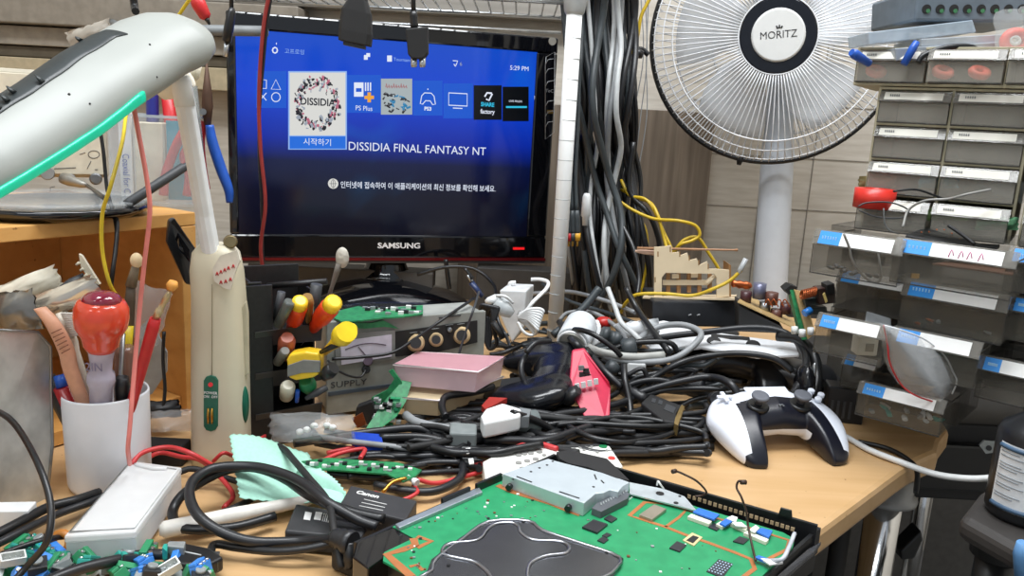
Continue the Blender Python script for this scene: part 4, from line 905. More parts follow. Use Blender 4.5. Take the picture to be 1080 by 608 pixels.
gl = MB()
for i in range(3): gl.tube([G(384-i*2.5, 527+i*3.4, .0202), G(408-i*2, 532.5+i*3.2, .0202)], .0004, 5, raw=True)
gl.build('fine_print', PAPER, bt1)
bt2 = thing('battery', 'black adapter brick with a white symbol label under the crossing cables', 'battery', G(340, 555, 0))
gslab([(312, 531), (395, 546), (380, 568), (300, 560)], .002, .018, 'case', mat('battery_black', '#323234'), bt2, bevel=.002)
lb_ = MB()
for x0 in (322, 333): lb_.slab([G(x, y, .0184) for x, y in ((x0, 540), (x0+7, 541), (x0+5, 549), (x0-2, 548))], (0, 0, -.0003))
for i in range(4): lb_.tube([G(342+i*2, 542+i*.4, .0184), G(340+i*2, 550+i*.4, .0184)], .0004, 5, raw=True)
lb_.build('symbol_label', PAPER, bt2)
# long green board behind the mint cloth
PB2 = [(316, 487), (345, 483), (385, 486), (420, 488), (445, 496), (438, 503), (425, 508), (408, 500), (370, 497), (340, 495)]
o = gslab(PB2, .018, .0196, 'circuit_board', PCB); tag(o, 'long ragged green circuit strip lying behind the black battery', 'circuit board')
ch = MB(); r_ = random.Random(5)
for k in range(26):
    x = 325+k*4.3; y = 489+(k/26)*8+r_.uniform(-3, 3); p = G(x, y, .0196); ch.box((p.x-.002, p.y-.0015, p.z), (p.x+.002, p.y+.0015, p.z+r_.uniform(.001, .003)), m=k % 3)
ch.build('chips', [CBK, PAPER, CGY], o)
jt = thing('tweezer', 'gold coloured angled contact lying over red wire near the black battery', 'contact', G(410, 512, .01)); MB().tube([G(404, 519, .016), G(414, 509, .02), G(428, 505, .02), G(422, 508, .018)], .0018, 6).build('prong', GOLD, jt); 
cable([G(440, 506, .014), G(460, 510, .008), G(490, 503, .006), G(520, 494, .006), G(548, 486, .006)], .0022, REDW, 'red wire running right from the green strip toward the remote')
wp = thing('white_plug', 'tiny white plug on red and white wires beside the gold contact', 'plug', G(436, 508, .01)); MB().rod(G(430, 503, .018), G(440, 510, .016), [(0, .002), (.6, .0024), (.7, .0035), (1, .0035)], 8).build('plug_body', WHT, wp)
cable([G(395, 520, .012), G(420, 528, .010), G(440, 520, .012), G(436, 512, .012)], .0018, REDW, 'short red wire looping around the end of the black battery')
cable([G(395, 512, .010), G(430, 518, .010), G(460, 518, .010), G(485, 505, .010), G(486, 488, .010), (G(470, 478, .008))], .0040, RUB, 'thick black cable curving below the red wire left of the remote')
# ================================================================ opened game console
con = thing('game_console', 'opened black game console with its bright green circuit board exposed, in the foreground', 'game console', G(610, 560, 0))
A_, B_, C_ = G(373, 572, .04), G(584, 479, .04), G(866, 557, .04); D_ = A_+C_-B_
def at_h(p, h): return Vector((p.x, p.y, T+h))
cenc = (A_+C_)/2
def inset(k): return [cenc+(p-cenc)*k for p in (A_, B_, C_, D_)]
lo = [at_h(p, .018) for p in inset(1.0)]; a2 = at_h(G(348, 590, .01), .018); lo[0] = a2; lo[3] = lo[3]+(a2-A_)*.5; lo[3].z = T+.018
MB().slab(lo, (0, 0, -.017)).build('lower_shell', mat('console_shell', '#1b1a1b', .5), con, bevel=.003)
ch_ = MB()
O = [at_h(p, .040) for p in (A_, B_, C_, D_)]; I = [at_h(cenc+(p-cenc)*.975, .040) for p in (A_, B_, C_, D_)]
ch_.slab([at_h(p, .022) for p in (A_, B_, C_, D_)], (0, 0, -.004))
for i in range(4):
    j = (i+1) % 4; dz = Vector((0, 0, -.018)); ch_.add([O[i]+dz, O[j]+dz, I[j]+dz, I[i]+dz, O[i], O[j], I[j], I[i]], [(3,2,1,0),(4,5,6,7),(0,1,5,4),(1,2,6,5),(2,3,7,6),(3,0,4,7)])
ch_.build('chassis_frame', mat('chassis_black', '#17181a', .4), con)
gslab([(376, 572), (416, 556), (437, 566), (402, 590), (388, 600), (372, 588)], .0225, .041, 'power_cover', GLOSS, con, bevel=.001)
hb = .0415
BP = [G(*p, hb) for p in ((414, 556), (524, 509), (560, 495), (600, 500), (665, 512), (735, 535), (826, 562), (838, 569), (836, 578), (812, 600))]
BP += [at_h(cenc+(D_-cenc)*.94, hb)+Vector((.01, .0, 0)), at_h(cenc+(D_-cenc)*.97, hb), G(440, 612, hb), G(404, 592, hb), G(405, 583, hb), G(436, 568, hb)]
bdv = MB().slab(BP, (0, 0, -.0016)).build('circuit_board', PCBB, con)
def rib(mb, pts, w, h=hb, th=.0003, m=0, k=1):
    P = [G(x, y, h+th) for x, y in pts]; L, R = [], []
    for i, p in enumerate(P):
        d = (P[min(i+1, len(P)-1)]-P[max(i-1, 0)]); d.z = 0; d.normalize(); n = Vector((-d.y, d.x, 0))*w/2; L.append(p+n); R.append(p-n)
    for i in range(len(P)-1): mb.slab([L[i], L[i+1], R[i+1], R[i]], (0, 0, -th), m)
tm = MB(); tm2 = MB(); tm3 = MB()
rib(tm, [(525, 512), (541, 519), (561, 525), (581, 531), (598, 538), (612, 543)], .006)
rib(tm2, [(700, 531), (680, 530), (664, 544), (680, 549), (702, 556), (722, 564), (748, 573), (775, 583), (792, 590), (796, 600), (780, 612)], .0035)
rib(tm2, [(702, 556), (716, 546), (724, 538), (700, 531)], .0025)
rib(tm2, [(724, 538), (760, 548), (800, 560), (832, 570), (830, 580), (806, 592)], .003)
rib(tm3, [(436, 568), (438, 575), (425, 580), (408, 585), (420, 596), (436, 610)], .006)
rib(tm3, [(440, 566), (455, 571), (440, 578)], .004); rib(tm3, [(446, 602), (440, 596), (432, 598)], .003)
tm.build('copper_trace', TAN, bdv); tm2.build('copper_trace', TAN, bdv); tm3.build('copper_trace', TAN, bdv)
r_ = random.Random(21)
cm_ = MB()
zones = [((425, 560), (590, 520)), ]
for k in range(150):
    u, v = r_.random(), r_.random()
    x = 430+u*380; y = 545+r_.uniform(-30, 62)
    if k < 70: x = r_.uniform(430, 600); y = 553-(x-430)*.43+r_.uniform(6, 60)
    if 450 < x < 660 and y > 548-.0*x and y > 545+(abs(x-540)-30)*.35: continue
    if 575 < x < 612 and y < 541: continue
    if x > 520 and y < 512+(x-520)*.25: continue
    if x < 530 and y < 556-(x-414)*.43+4: continue
    p = G(x, y, hb); s = r_.uniform(.0004, .0012); cm_.box((p.x-s, p.y-s*r_.uniform(.5, 1.2), p.z), (p.x+s, p.y+s, p.z+s*.8), m=k % 5)
o_ = cm_.build('solder_parts', [PAPER, SILV, CBK, mat('brown_part', '#6e4426', .5), CGY], bdv); o_['kind'] = 'stuff'
def chip(pts, h, m, name='chip', b=0): return gslab(pts, hb, hb+h, name, m, bdv, bevel=b)
CH = mat('chip_black', '#2b2c31', .3)
chip([(614, 556), (626, 548), (641, 553), (630, 562)], .0018, CH); chip([(637, 547), (643, 543), (651, 547), (645, 551)], .0012, CH)
chip([(630, 570), (636, 566), (642, 569), (637, 573)], .001, CH); chip([(706, 578), (714, 571), (724, 575), (717, 582)], .0012, CH)
chip([(747, 556), (753, 552), (761, 555), (756, 560)], .001, CH); chip([(773, 571), (780, 566), (790, 569), (784, 574)], .001, CH)
chip([(635, 565), (640, 562), (645, 564), (640, 567)], .0008, CH)
chip([(674, 543), (690, 532), (703, 537), (688, 548)], .0028, mat('shield_beige', '#a9a090', .3, .6), 'metal_can', .0004)
chip([(720, 570), (730, 562), (741, 567), (732, 576)], .0008, mat('beige_ring', '#cdbb8c', .5), 'frame'); chip([(724, 570), (731, 565), (737, 567), (731, 573)], .0012, BLKM, 'socket_hole')
chip([(745, 603), (758, 590), (773, 595), (762, 610)], .0006, CH, 'pad_array')
pd = MB()
for i in range(6):
    for j in range(5):
        a = i/5; b = j/4; p = G(748+a*11+b*12.5, 602-a*10+b*4, hb+.0007)
        pd.ell(p, (.0008, .0008, .0003), n=6, k=3)
pd.build('pads', mat('pad_pale', '#b8cfe4', .4), bdv)
dm = MB()
for i in range(26): 
    p = G(652+i*.75, 536-i*.55, hb) if i < 20 else G(640, 539, hb); dm.box((p.x-.0007, p.y-.0004, p.z), (p.x+.0007, p.y+.0004, p.z+.0006)) if i % 2 else None
dm.build('pin_row', PAPER, bdv)
# heat shield
SHM = mat('shield_dark', '#74767c', .22, .95, var=.05)
HSP = [(447, 618), (450, 603), (455, 590), (484, 568), (513, 549), (557, 548.5), (573, 559), (618, 574), (658, 589), (648, 606), (636, 620)]
hp = [G(x, y, hb+.0035) for x, y in HSP]; dn = at_h(cenc+(D_-cenc)*.72, hb+.0035)
hp += [dn+Vector((.045, 0, 0)), dn+Vector((-.02, 0, 0))]
hs = MB().slab(hp, (0, 0, -.0032)).build('heat_shield', SHM, con, bevel=.0006)
rm = MB()
hc = sum(hp, Vector())/len(hp); ins = [hc+(p-hc)*.955+Vector((0, 0, .0002)) for p in hp]
rm.tube(ins, .0013, 6, k=3, closed=True)
XP = [(470, 586), (467, 579), (476, 573.5), (498, 571.5), (508, 567), (514, 559), (523, 553), (540, 552), (547, 556), (549, 562), (562, 570), (590, 571.5), (600, 577), (596, 584), (575, 587), (560, 594), (556, 606), (556, 630), (524, 640), (518, 610), (508, 598), (497, 592)]
rm.tube([G(x, y, hb+.0038) for x, y in XP], .0014, 6, k=4, closed=True)
rm.build('embossed_ridge', mat('ridge', '#b4b6bc', .28, 1.), hs)
XQ = [G(x, y, hb+.0048) for x, y in XP]; xc = sum(XQ, Vector())/len(XQ); XQ = crom([xc+(p-xc)*.93 for p in XQ], 3, True)
MB().slab(XQ, (0, 0, -.0014)).build('raised_cross', SHM, hs)
hm = MB()
for (x, y) in ((473, 597), (552, 550.5), (640, 583), (470, 583), (515, 547.5), (655, 590)): p = G(x, y, hb+.0036); hm.cyl(p, p+Vector((0, 0, .0006)), .0013, n=8)
hm.build('shield_dot', BLK, hs)
# drive cage
cg = [(530, 500), (578, 484), (592, 488), (616, 494), (640, 500), (664, 509), (657, 513), (652, 519), (643, 517), (637, 520), (628, 521), (616, 531)]
hcg = hb+.0115
cage = gslab(cg, hb+.0002, hcg, 'drive_cage', mat('zinc', '#c6d0d6', .4, .4, var=.04), con, bevel=.0005)
dd = MB()
for (a, b) in (((545, 503), (561, 509)), ((590, 519), (611, 526)), ((627, 501), (629, 506)), ((634, 507), (637, 510))): dd.tube([G(*a, hcg+.0002), G(*b, hcg+.0002)], .0006, 5, raw=True)
for (x, y) in ((541, 506), (569, 494), (577, 491), (560, 498), (626, 514), (583, 487)): p = G(x, y, hcg); dd.cyl(p, p+Vector((0, 0, .0003)), .0012, n=8)
dd.build('slots', BLK, cage)
for (x, y) in ((538, 513), (600, 535)):
    p = G(x, y, hb+.004); MB().cyl(p+Vector((-.0015, -.004, 0)), p, .0026, n=12).build('screw_hole', BLK, cage)
gslab([(587, 477), (600, 475), (640, 484), (657, 500), (664, 507), (650, 504), (620, 493), (600, 489), (590, 484)], hcg-.003, hcg+.0005, 'black_film', BLKM, con)
cn = gslab([(624, 536), (629, 531), (659, 517), (664, 521), (662, 526), (634, 540)], hb, hb+.006, 'drive_connector', mat('conn_grey', '#56595e', .4), con, bevel=.0004)
pn = MB()
for i in range(11): p = G(634+i*2.6, 532-i*1.35, hb+.0062); pn.box((p.x-.0005, p.y-.002, p.z-.0005), (p.x+.0005, p.y+.002, p.z+.0003))
pn.build('pins', CGY, cn)
bk = gslab([(664, 509), (700, 516), (722, 524), (735, 539), (716, 534), (664, 521)], hb+.002, hb+.0032, 'bracket', mat('zinc2', '#ccd5da', .35, .5), con)
ho = MB()
for (x, y, w) in ((696, 521, .0035), (713, 531, .002), (717, 524, .0012)): p = G(x, y, hb+.0032); ho.cyl(p, p+Vector((0, 0, .0004)), w, n=12)
ho.build('hole', BLK, bk)
# back wall with slots
wa, wb_ = G(600, 480, .048), G(862, 555, .048); wd = (wb_-wa).normalized(); wn = Vector((-wd.y, wd.x, 0)); wn = wn if wn.y > 0 else -wn
wm = MB().slab([wa, wb_, wb_+wn*.003, wa+wn*.003], (0, 0, -.026)); wall = wm.build('rear_wall', mat('chassis_black', '#17181a'), con)
sl = MB()
for i in range(21):
    p = G(727+i*5.45, 524+i*1.72, .0455); p2 = PL(727+i*5.45, 524+i*1.72, wa, wn); sl.plate([p2+wd*-.0014+Vector((0, 0, -.0016)), p2+wd*.0014+Vector((0, 0, -.0016)), p2+wd*.0014+Vector((0, 0, .0016)), p2+wd*-.0014+Vector((0, 0, .0016))], -wn*.0006)
sl.build('vent_slots', mat('slot_tan', '#c3ab86', .6), wall)
for (x, y, w, h) in ((828, 541, .006, .008), (804, 541, .004, .004), (690, 505, .002, .004), (648, 493, .003, .005), (746, 521, .001, .005)):
    p = PL(x, y+4, wa, wn); MB().plate([p-wd*w-Vector((0, 0, .004)), p+wd*w-Vector((0, 0, .004)), p+wd*w*.7+Vector((0, 0, h-.002)), p-wd*w*.7+Vector((0, 0, h-.002))], wn*.002).build('latch', mat('chassis_black', '#17181a'), wall, bevel=.0004)
la, lb2 = G(376, 566, .048), G(530, 500, .048)
ld = (lb2-la).normalized(); ln = Vector((-ld.y, ld.x, 0))
for t0, t1 in ((.55, .75), (.8, 1.0)):
    a, b = la.lerp(lb2, t0), la.lerp(lb2, t1); MB().slab([a, b, b+ln*.0025, a+ln*.0025], (0, 0, -.02)).build('side_wall', mat('chassis_black', '#17181a'), con)
gslab([(417, 553), (421, 557), (509, 519), (505, 514)], hb, hb+.003, 'edge_rail', mat('rail', '#a9b3bb', .35, .7), con, bevel=.0005)
# flat cables
def ffc(pw, pb, pl):
    if pw: gslab(pw, hb, hb+.003, 'ribbon_socket', mat('socket_ivory', '#dfdccb', .5), con, bevel=.0003)
    if pb: gslab(pb, hb+.003, hb+.0045, 'blue_tab', BLUET, con)
    if pl: gslab(pl, hb+.004, hb+.005, 'ribbon', PAPER, con)
ffc([(725, 545), (729, 542), (751, 550), (748, 553)], [(731, 540), (737, 536), (759, 543), (753, 548)], None)
ffc([(755, 553), (760, 550), (766, 553), (762, 556)], [(759, 552), (766, 547), (774, 549), (765, 555)], [(766, 547), (772, 544), (778, 546), (776, 551), (771, 549)])
ffc([(770, 552), (776, 551), (789, 556), (787, 560)], None, [(772, 551), (782, 551), (788, 556), (776, 555)])
ffc([(784, 562), (788, 560), (811, 569), (808, 572)], [(798, 561), (803, 557), (815, 560), (811, 567)], [(790, 559), (797, 554), (801, 557), (796, 562)])
ffc(None, [(796, 588), (800, 586), (812, 590), (808, 593)], [(802, 589), (812, 590), (824, 590), (826, 594), (812, 596)])
rb2 = MB().tube([G(812, 592, .045), G(825, 590, .05), G(832, 578, .052), G(838, 563, .052)], .0016, 6); rb2.build('ribbon_loop', mat('ribbon_grey', '#b9bcc4', .4), con)
MB().plate([G(866, 572, .03), G(858, 583, .03), G(824, 612, .03), G(820, 608, .034), G(852, 580, .034)], (0, 0, -.003)).build('chrome_edge', mat('edge_silver', '#7d8088', .25, .9), con)
# antenna wires
AN = mat('antenna_brown', '#3a2418', .5)
MB().tube([G(712, 497, .075), G(720, 500, .073), G(735, 508, .068), G(745, 519, .056), G(741, 523, .05), G(733, 524, .048)], .0009, 6).tube([G(709, 498, .075), G(713, 497, .075)], .0018, 6, raw=True).build('antenna_wire', AN, con)
MB().tube([G(785, 509, .085), G(779, 508, .085), G(777, 515, .08), G(782, 525, .075), G(787, 540, .065), G(789, 555, .055), G(793, 575, .047), G(797, 592, .045)], .0009, 6).tube([G(781, 509, .085), G(787, 509, .085)], .0018, 6, raw=True).build('antenna_wire', AN, con)
MB().tube([G(693, 512, .05), G(694, 508, .056), G(697, 512, .054), G(700, 516, .05)], .0008, 6).build('white_loop', PAPER, con)
# plug into the console's left end
pg = thing('power_plug', 'black moulded plug with a ribbed neck entering the left corner of the console', 'plug', G(366, 572, .02))
MB().rod(G(350, 566, .028), G(372, 574, .028), [(0, .005), (.2, .0075), (.3, .0065), (.45, .0085), (.55, .0075), (.75, .0095), (1, .009)], 14).build('plug_neck', RUB, pg)
MB().tube([G(368, 574, .028), G(369, 588, .02), G(366, 596, .012)], .005, 8).build('plug_foot', BLK, pg)
# ================================================================ white remote controls
RW = mat('remote_white', '#e2e2dc', .4, var=.03)
def remote(pts, h0, h1, label, btns, bmats, name='remote_control'):
    o = thing(name, label, 'remote control', G(sum(p[0] for p in pts)/len(pts), sum(p[1] for p in pts)/len(pts), 0))
    gslab(pts, h0, h1, 'case', RW, o, bevel=.002, seg=3)
    for (x, y, r, mi) in btns:
        p = G(x, y, h1); MB().cyl(p-Vector((0, 0, .0004)), p+Vector((0, 0, .0011)), r, n=14).build('button', bmats[mi], o)
    return o
RB = mat('button_grey', '#8e8d8a', .5); 
remote([(509, 487), (528, 477), (580, 470), (602, 483), (575, 500), (530, 512), (512, 508)], .004, .020, 'white remote control with small round grey buttons, left of the pair behind the drive cage',
   [(547, 481, .0028, 0), (553, 479.5, .0028, 0), (560, 479, .0028, 0), (569, 477.5, .003, 0), (547, 489, .003, 0), (556, 487, .003, 0), (565, 485, .003, 0), (551, 495, .003, 0), (574, 481, .002, 0)], [RB])
o = remote([(576, 475), (641, 467), (657, 491), (652, 497), (640, 494), (600, 492)], .004, .018, 'white remote control with one green and one red button, right of the pair',
   [(636, 471.5, .0042, 1), (645, 484, .0036, 2), (600, 474.5, .0016, 0), (606, 474, .0016, 0), (612, 473, .0016, 0), (618, 472.5, .0016, 0), (624, 472, .0016, 0), (622, 475, .0016, 0), (630, 478, .0016, 0), (616, 475.5, .0016, 0), (640, 476, .0016, 0)], [RB, GREEN, mat('button_red', '#d8443f', .4)])
cable([G(500, 492, .006), G(525, 485, .010), G(546, 472, .018), G(565, 468, .022), G(588, 474, .022)], .003, REDW, 'bright red cable passing behind the two white remote controls')
# ================================================================ controllers
def controller(root_M, name, label, mats_f, mat_list, extras=True, stickm=None, wide=.157, NX=80, NA=48):
    o = thing(name, label, 'game controller', M=root_M)
    R = []
    def prof(x):
        ax = abs(x)*2/wide                      # 0..1
        # back edge (away), front edge (player side)
        yb = .042-.012*max(0, (ax-.7)/.3)**2
        if ax < .34: yf = -.018-.004*ax
        else:
            t = min(1, (ax-.34)/.16); yf = -.019-(.047)*(t*t*(3-2*t))
        if ax > .62: t = (ax-.62)/.38; yf = yf+.040*t**2.4
        rz = .0195-.002*ax; cz = .028-.008*ax
        return yb, yf, rz, cz
    for i in range(NX+1):
        u = -1+2*i/NX; x = math.sin(u*PI/2)*wide/2; yb, yf, rz, cz = prof(x)
        e = math.sqrt(max(.0, 1-(abs(x)*2/wide)**6)); cy = (yb+yf)/2; ry = (yb-yf)/2*max(.12, e); rz *= max(.12, e)
        ring = []
        for j in range(NA):
            a = 2*PI*j/NA; ca = math.copysign(abs(math.cos(a))**.8, math.cos(a)); sa = math.copysign(abs(math.sin(a))**.85, math.sin(a))
            y = cy+ry*ca; g = max(0, (-y-.008)/.058); zz = cz+rz*sa*(1-.35*g)-.009*g*g
            zz += .004*max(0, y)/.04*0
            ring.append(Vector((x, y, max(zz, .001))))
        R.append(ring)
    mb = MB(); mb.rings(R); 
    for fi, f in enumerate(mb.f):
        c = sum((mb.v[i] for i in f), Vector())/len(f); mb.m[fi] = mats_f(c)
    mb.build('shell', mat_list, o, world=False)
    sm_ = stickm or BLKM
    for sx in (-1, 1):
        if extras:
            MB().lathe([(.0115, .040), (.0125, .0445), (.011, .0465)], (sx*.0255, .002, 0), 20).build('stick_well', BLK, o, world=False)
            MB().lathe([(.004, .044), (.004, .052), (.0085, .0535), (.0098, .056), (.009, .0585), (.006, .0575)], (sx*.0255, .002, 0), 20).build('thumb_stick', sm_, o, world=False)
            b = MB()
            if sx < 0:
                b.box((-.058, .013, .040), (-.053, .031, .0432)); b.box((-.0645, .0195, .040), (-.0465, .0245, .0432))
                b.build('direction_pad', mat_list[-1] if len(mat_list) > 1 else BLK, o, world=False, bevel=.001)
            else:
                for dx, dy in ((0, .008), (0, -.008), (.008, 0), (-.008, 0)): MB().lathe([(.0040, .040), (.0040, .0432), (.003, .0442)], (.0555+dx, .022+dy, 0), 14).build('action_button', mat_list[-1] if len(mat_list) > 1 else DGR, o, world=False)
        MB().rod((sx*.052, .034, .030), (sx*.052, .050, .020), [(0, .013), (.6, .012), (1, .008)], 14, flat=.7).build('shoulder_button', BLK, o, world=False)
    if extras:
        MB().box((-.026, .012, .041), (.026, .038, .0438)).build('touch_pad', mat_list[-1] if len(mat_list) > 1 else BLK, o, world=False, bevel=.003)
    return o
DW = mat('pad_white', '#dfe4ee', .32, var=.02); DB = mat('pad_navy', '#12141f', .25, var=.05)
def two(c):
    x, y, z = abs(c.x), c.y, c.z
    if z < .020 and y > -.01: return 0
    if y > .014: return 0
    if x < .040 and z > (.0205 if y > -.012 else .0265): return 1
    if .030 < x < .0475 and y < .012 and z > .008: return 1
    if x < .058 and y < -.052 and z > .004: return 1
    return 0
def two_tone(name, ca, cb):
    m = bpy.data.materials.new(name); m.use_nodes = True; nt = m.node_tree; b = nt.nodes['Principled BSDF']; L = nt.links
    tc = nt.nodes.new('ShaderNodeTexCoord'); sp = nt.nodes.new('ShaderNodeSeparateXYZ'); L.new(tc.outputs['Object'], sp.inputs[0])
    def mt(op, a, b_=None):
        n = nt.nodes.new('ShaderNodeMath'); n.operation = op
        for i, q in enumerate((a, b_)):
            if q is None: continue
            if isinstance(q, (int, float)): n.inputs[i].default_value = q
            else: L.new(q, n.inputs[i])
        return n.outputs[0]
    X, Y, Z = mt('ABSOLUTE', sp.outputs['X']), sp.outputs['Y'], sp.outputs['Z']
    lt = lambda a, v: mt('LESS_THAN', a, v); gt = lambda a, v: mt('GREATER_THAN', a, v); an = lambda *q: q[0] if len(q) == 1 else mt('MULTIPLY', q[0], an(*q[1:])); 
    front = mt('MULTIPLY', lt(Y, -.010), .006); zt = mt('ADD', front, .0205)
    A = an(lt(X, .041), lt(Y, .014), mt('GREATER_THAN', Z, zt))
    xin = mt('ADD', .0500, mt('MULTIPLY', mt('ADD', Y, .02), -.10))
    Bm = an(gt(X, .030), mt('LESS_THAN', X, xin), lt(Y, .012), gt(Z, .0085), mt('SUBTRACT', 1, an(gt(Y, -.010), lt(Z, .0205))))
    Cm = an(lt(X, .060), lt(Y, -.054), gt(Z, .003))
    M = mt('MAXIMUM', mt('MAXIMUM', A, Bm), Cm)
    mx = nt.nodes.new('ShaderNodeMixRGB'); mx.inputs['Color1'].default_value = (*lin(ca), 1); mx.inputs['Color2'].default_value = (*lin(cb), 1); L.new(M, mx.inputs['Fac'])
    L.new(mx.outputs['Color'], b.inputs['Base Color']); b.inputs['Roughness'].default_value = .3
    return m
TT = two_tone('pad_two_tone', '#dfe4ee', '#12141f')
pc_ = G(815, 452, .02); ang = math.radians(12)
Mx = Matrix.Translation((pc_.x, pc_.y+.006, T+.006)) @ Matrix.Rotation(ang, 4, 'Z') @ Matrix.Rotation(math.radians(16), 4, 'X')
dsn = controller(Mx, 'game_controller', 'white and black game controller resting on bare desk wood, front right', lambda c: 0, [TT, DW], stickm=mat('stick_grey', '#5d6068', .5), NX=160, NA=96)
text('PS', .006, WM[dsn.name] @ Matrix.Translation((0, -.003, .0475)), GRY, dsn)
cable([G(868, 452, .012), G(890, 460, .004), G(915, 474, .004), G(945, 486, .004), V(985, 500, .80), V(1020, 505, .78), V(1050, 504, .77), V(1100, 500, .76)], .0034, WHT, 'white cable leaving the desk edge toward the stool')
cable([G(905, 466, .005), G(935, 473, .004), G(956, 484, .002), V(967, 497, .81), V(966, 520, .83)], .0028, BLK, 'short black cable dropping over the rounded desk corner')
BC = mat('pad_black', '#1a1b1f', .33); BC2 = mat('pad_black_shiny', '#141519', .2)
one = lambda c: 0
p1_ = V(570, 380, .93); zz_ = Vector((.30, .10, -.92)).normalized(); yy_ = Vector((.90, -.22, .18)); yy_ = (yy_-zz_*yy_.dot(zz_)).normalized(); xx_ = yy_.cross(zz_)
Mx = Matrix(((xx_.x, yy_.x, zz_.x, p1_.x), (xx_.y, yy_.y, zz_.y, p1_.y), (xx_.z, yy_.z, zz_.z, p1_.z), (0, 0, 0, 1)))
controller(Mx, 'game_controller', 'black game controller tipped on its side beside the pink case', one, [BC2], extras=False, wide=.16)
p2_ = G(768, 392, .02); Mx = Matrix.Translation((p2_.x, p2_.y, T+.012)) @ Matrix.Rotation(math.radians(-8), 4, 'Z') @ Matrix.Rotation(math.radians(22), 4, 'X')
controller(Mx, 'game_controller', 'black game controller with thumb sticks under arched cables, left of the small drawers', one, [BC], stickm=BLKM, wide=.16)
p3_ = G(810, 425, .0); Mx = Matrix.Translation((p3_.x+.03, p3_.y+.06, T+.003)) @ Matrix.Rotation(math.radians(150), 4, 'Z')
controller(Mx, 'game_controller', 'second black controller lying turned round just behind the white one', one, [mat('pad_grey_black', '#2b2d32', .3)], extras=False, wide=.15)
# ================================================================ small parts drawers on the right
LBLB = mat('label_blue', '#2c8fe0', .45, var=.03); LBLW = mat('label_white', '#e6e6e4', .5, var=.03); BEI = mat('cabinet_beige', '#b0a98e', .55); SMD = mat('drawer_smoke', '#6a675f', .12, alpha=.24, var=.05); SMD2 = mat('drawer_clear', '#bdb9ae', .12, alpha=.28, var=.05)
LBLV = mat('label_ivory', '#d2cfc4', .5, var=.04)
EDG = mat('drawer_edge', '#45433f', .2, alpha=.85)
def drawer(p, th, w, h, d, par, blue, body=None, world_M=None, lw=.78, contents=None):
    """open box with front, label lip; local x to the right along the front, y back, z up; origin = front left bottom"""
    M = Matrix.Translation(p) @ Matrix.Rotation(th, 4, 'Z')
    body = body or SMD
    def wb(mb): return [setattr(mb, 'v', [M @ q for q in mb.v])] and mb
    t = .0016; b = MB()
    lip = h*.26
    b.box((0, 0, 0), (w, d, t)); b.box((0, d-t, t), (w, d, h*.8)); b.box((0, t, t), (t, d-t, h*.8)); b.box((w-t, t, t), (w, d-t, h*.8))
    b.box((0, 0, t), (w, t, h*.68))
    D_ = wb(b).build('drawer', body, par)
    # slanted label lip
    lp = MB(); z0, z1 = h*.66, h*.98
    lp.add([(-.001, -.004, z0), (w+.001, -.004, z0), (w+.001, .004, z1), (-.001, .004, z1), (-.001, -.001, z0-.001), (w+.001, -.001, z0-.001), (w+.001, .009, z1), (-.001, .009, z1)], [(0,1,2,3),(5,4,7,6),(0,4,5,1),(3,2,6,7),(0,3,7,4),(1,5,6,2)])
    wb(lp).build('label_holder', mat('holder', '#8a8780', .12, alpha=.5), D_)
    def lq(x0, x1, a, c, off=.0004):
        y = lambda s: -.004+.008*s-off; z = lambda s: z0+(z1-z0)*s
        return MB().add([(x0, y(a), z(a)), (x1, y(a), z(a)), (x1, y(c), z(c)), (x0, y(c), z(c)), (x0, y(a)+.0003, z(a)), (x1, y(a)+.0003, z(a)), (x1, y(c)+.0003, z(c)), (x0, y(c)+.0003, z(c))], [(0,1,2,3),(5,4,7,6),(0,4,5,1),(3,2,6,7),(0,3,7,4),(1,5,6,2)])
    x0 = w*.06; x1 = w*(.06+lw+.06)
    if blue:
        xm = x0+(x1-x0)*.30
        wb(lq(x0, xm, .08, .92)).build('blue_label', LBLB, D_); wb(lq(xm, x1, .08, .92)).build('white_label', LBLW, D_)
        tx = MB(); 
        for i in range(6): tx.box((x0+.0035+i*(xm-x0-.006)/6, -.0012, z0+(z1-z0)*.42), (x0+.0035+i*(xm-x0-.006)/6+.0013, -.0006, z0+(z1-z0)*.62))
        wb(tx).build('label_print', mat('print_pale', '#a8d4f4', .5), D_)
    else:
        wb(lq(x0, x1, .15, .85)).build('white_label', LBLV, D_)
        tx = MB()
        for i in range(5): tx.box((x0+.006+i*.0022, -.0014, z0+(z1-z0)*.45), (x0+.0072+i*.0022, -.0007, z0+(z1-z0)*.66))
        wb(tx).build('label_print', GRY, D_)
    fr = MB(); e = .0009
    P = [(0, -.0004, 0), (w, -.0004, 0), (w, -.0004, h*.66), (0, -.0004, h*.66)]; fr.tube(P, e, 5, closed=True, raw=True)
    for x in (0, w): fr.tube([(x, 0, h*.8), (x, d, h*.8)], e, 5, raw=True)
    wb(fr).build('edge_bead', EDG, D_)
    return D_
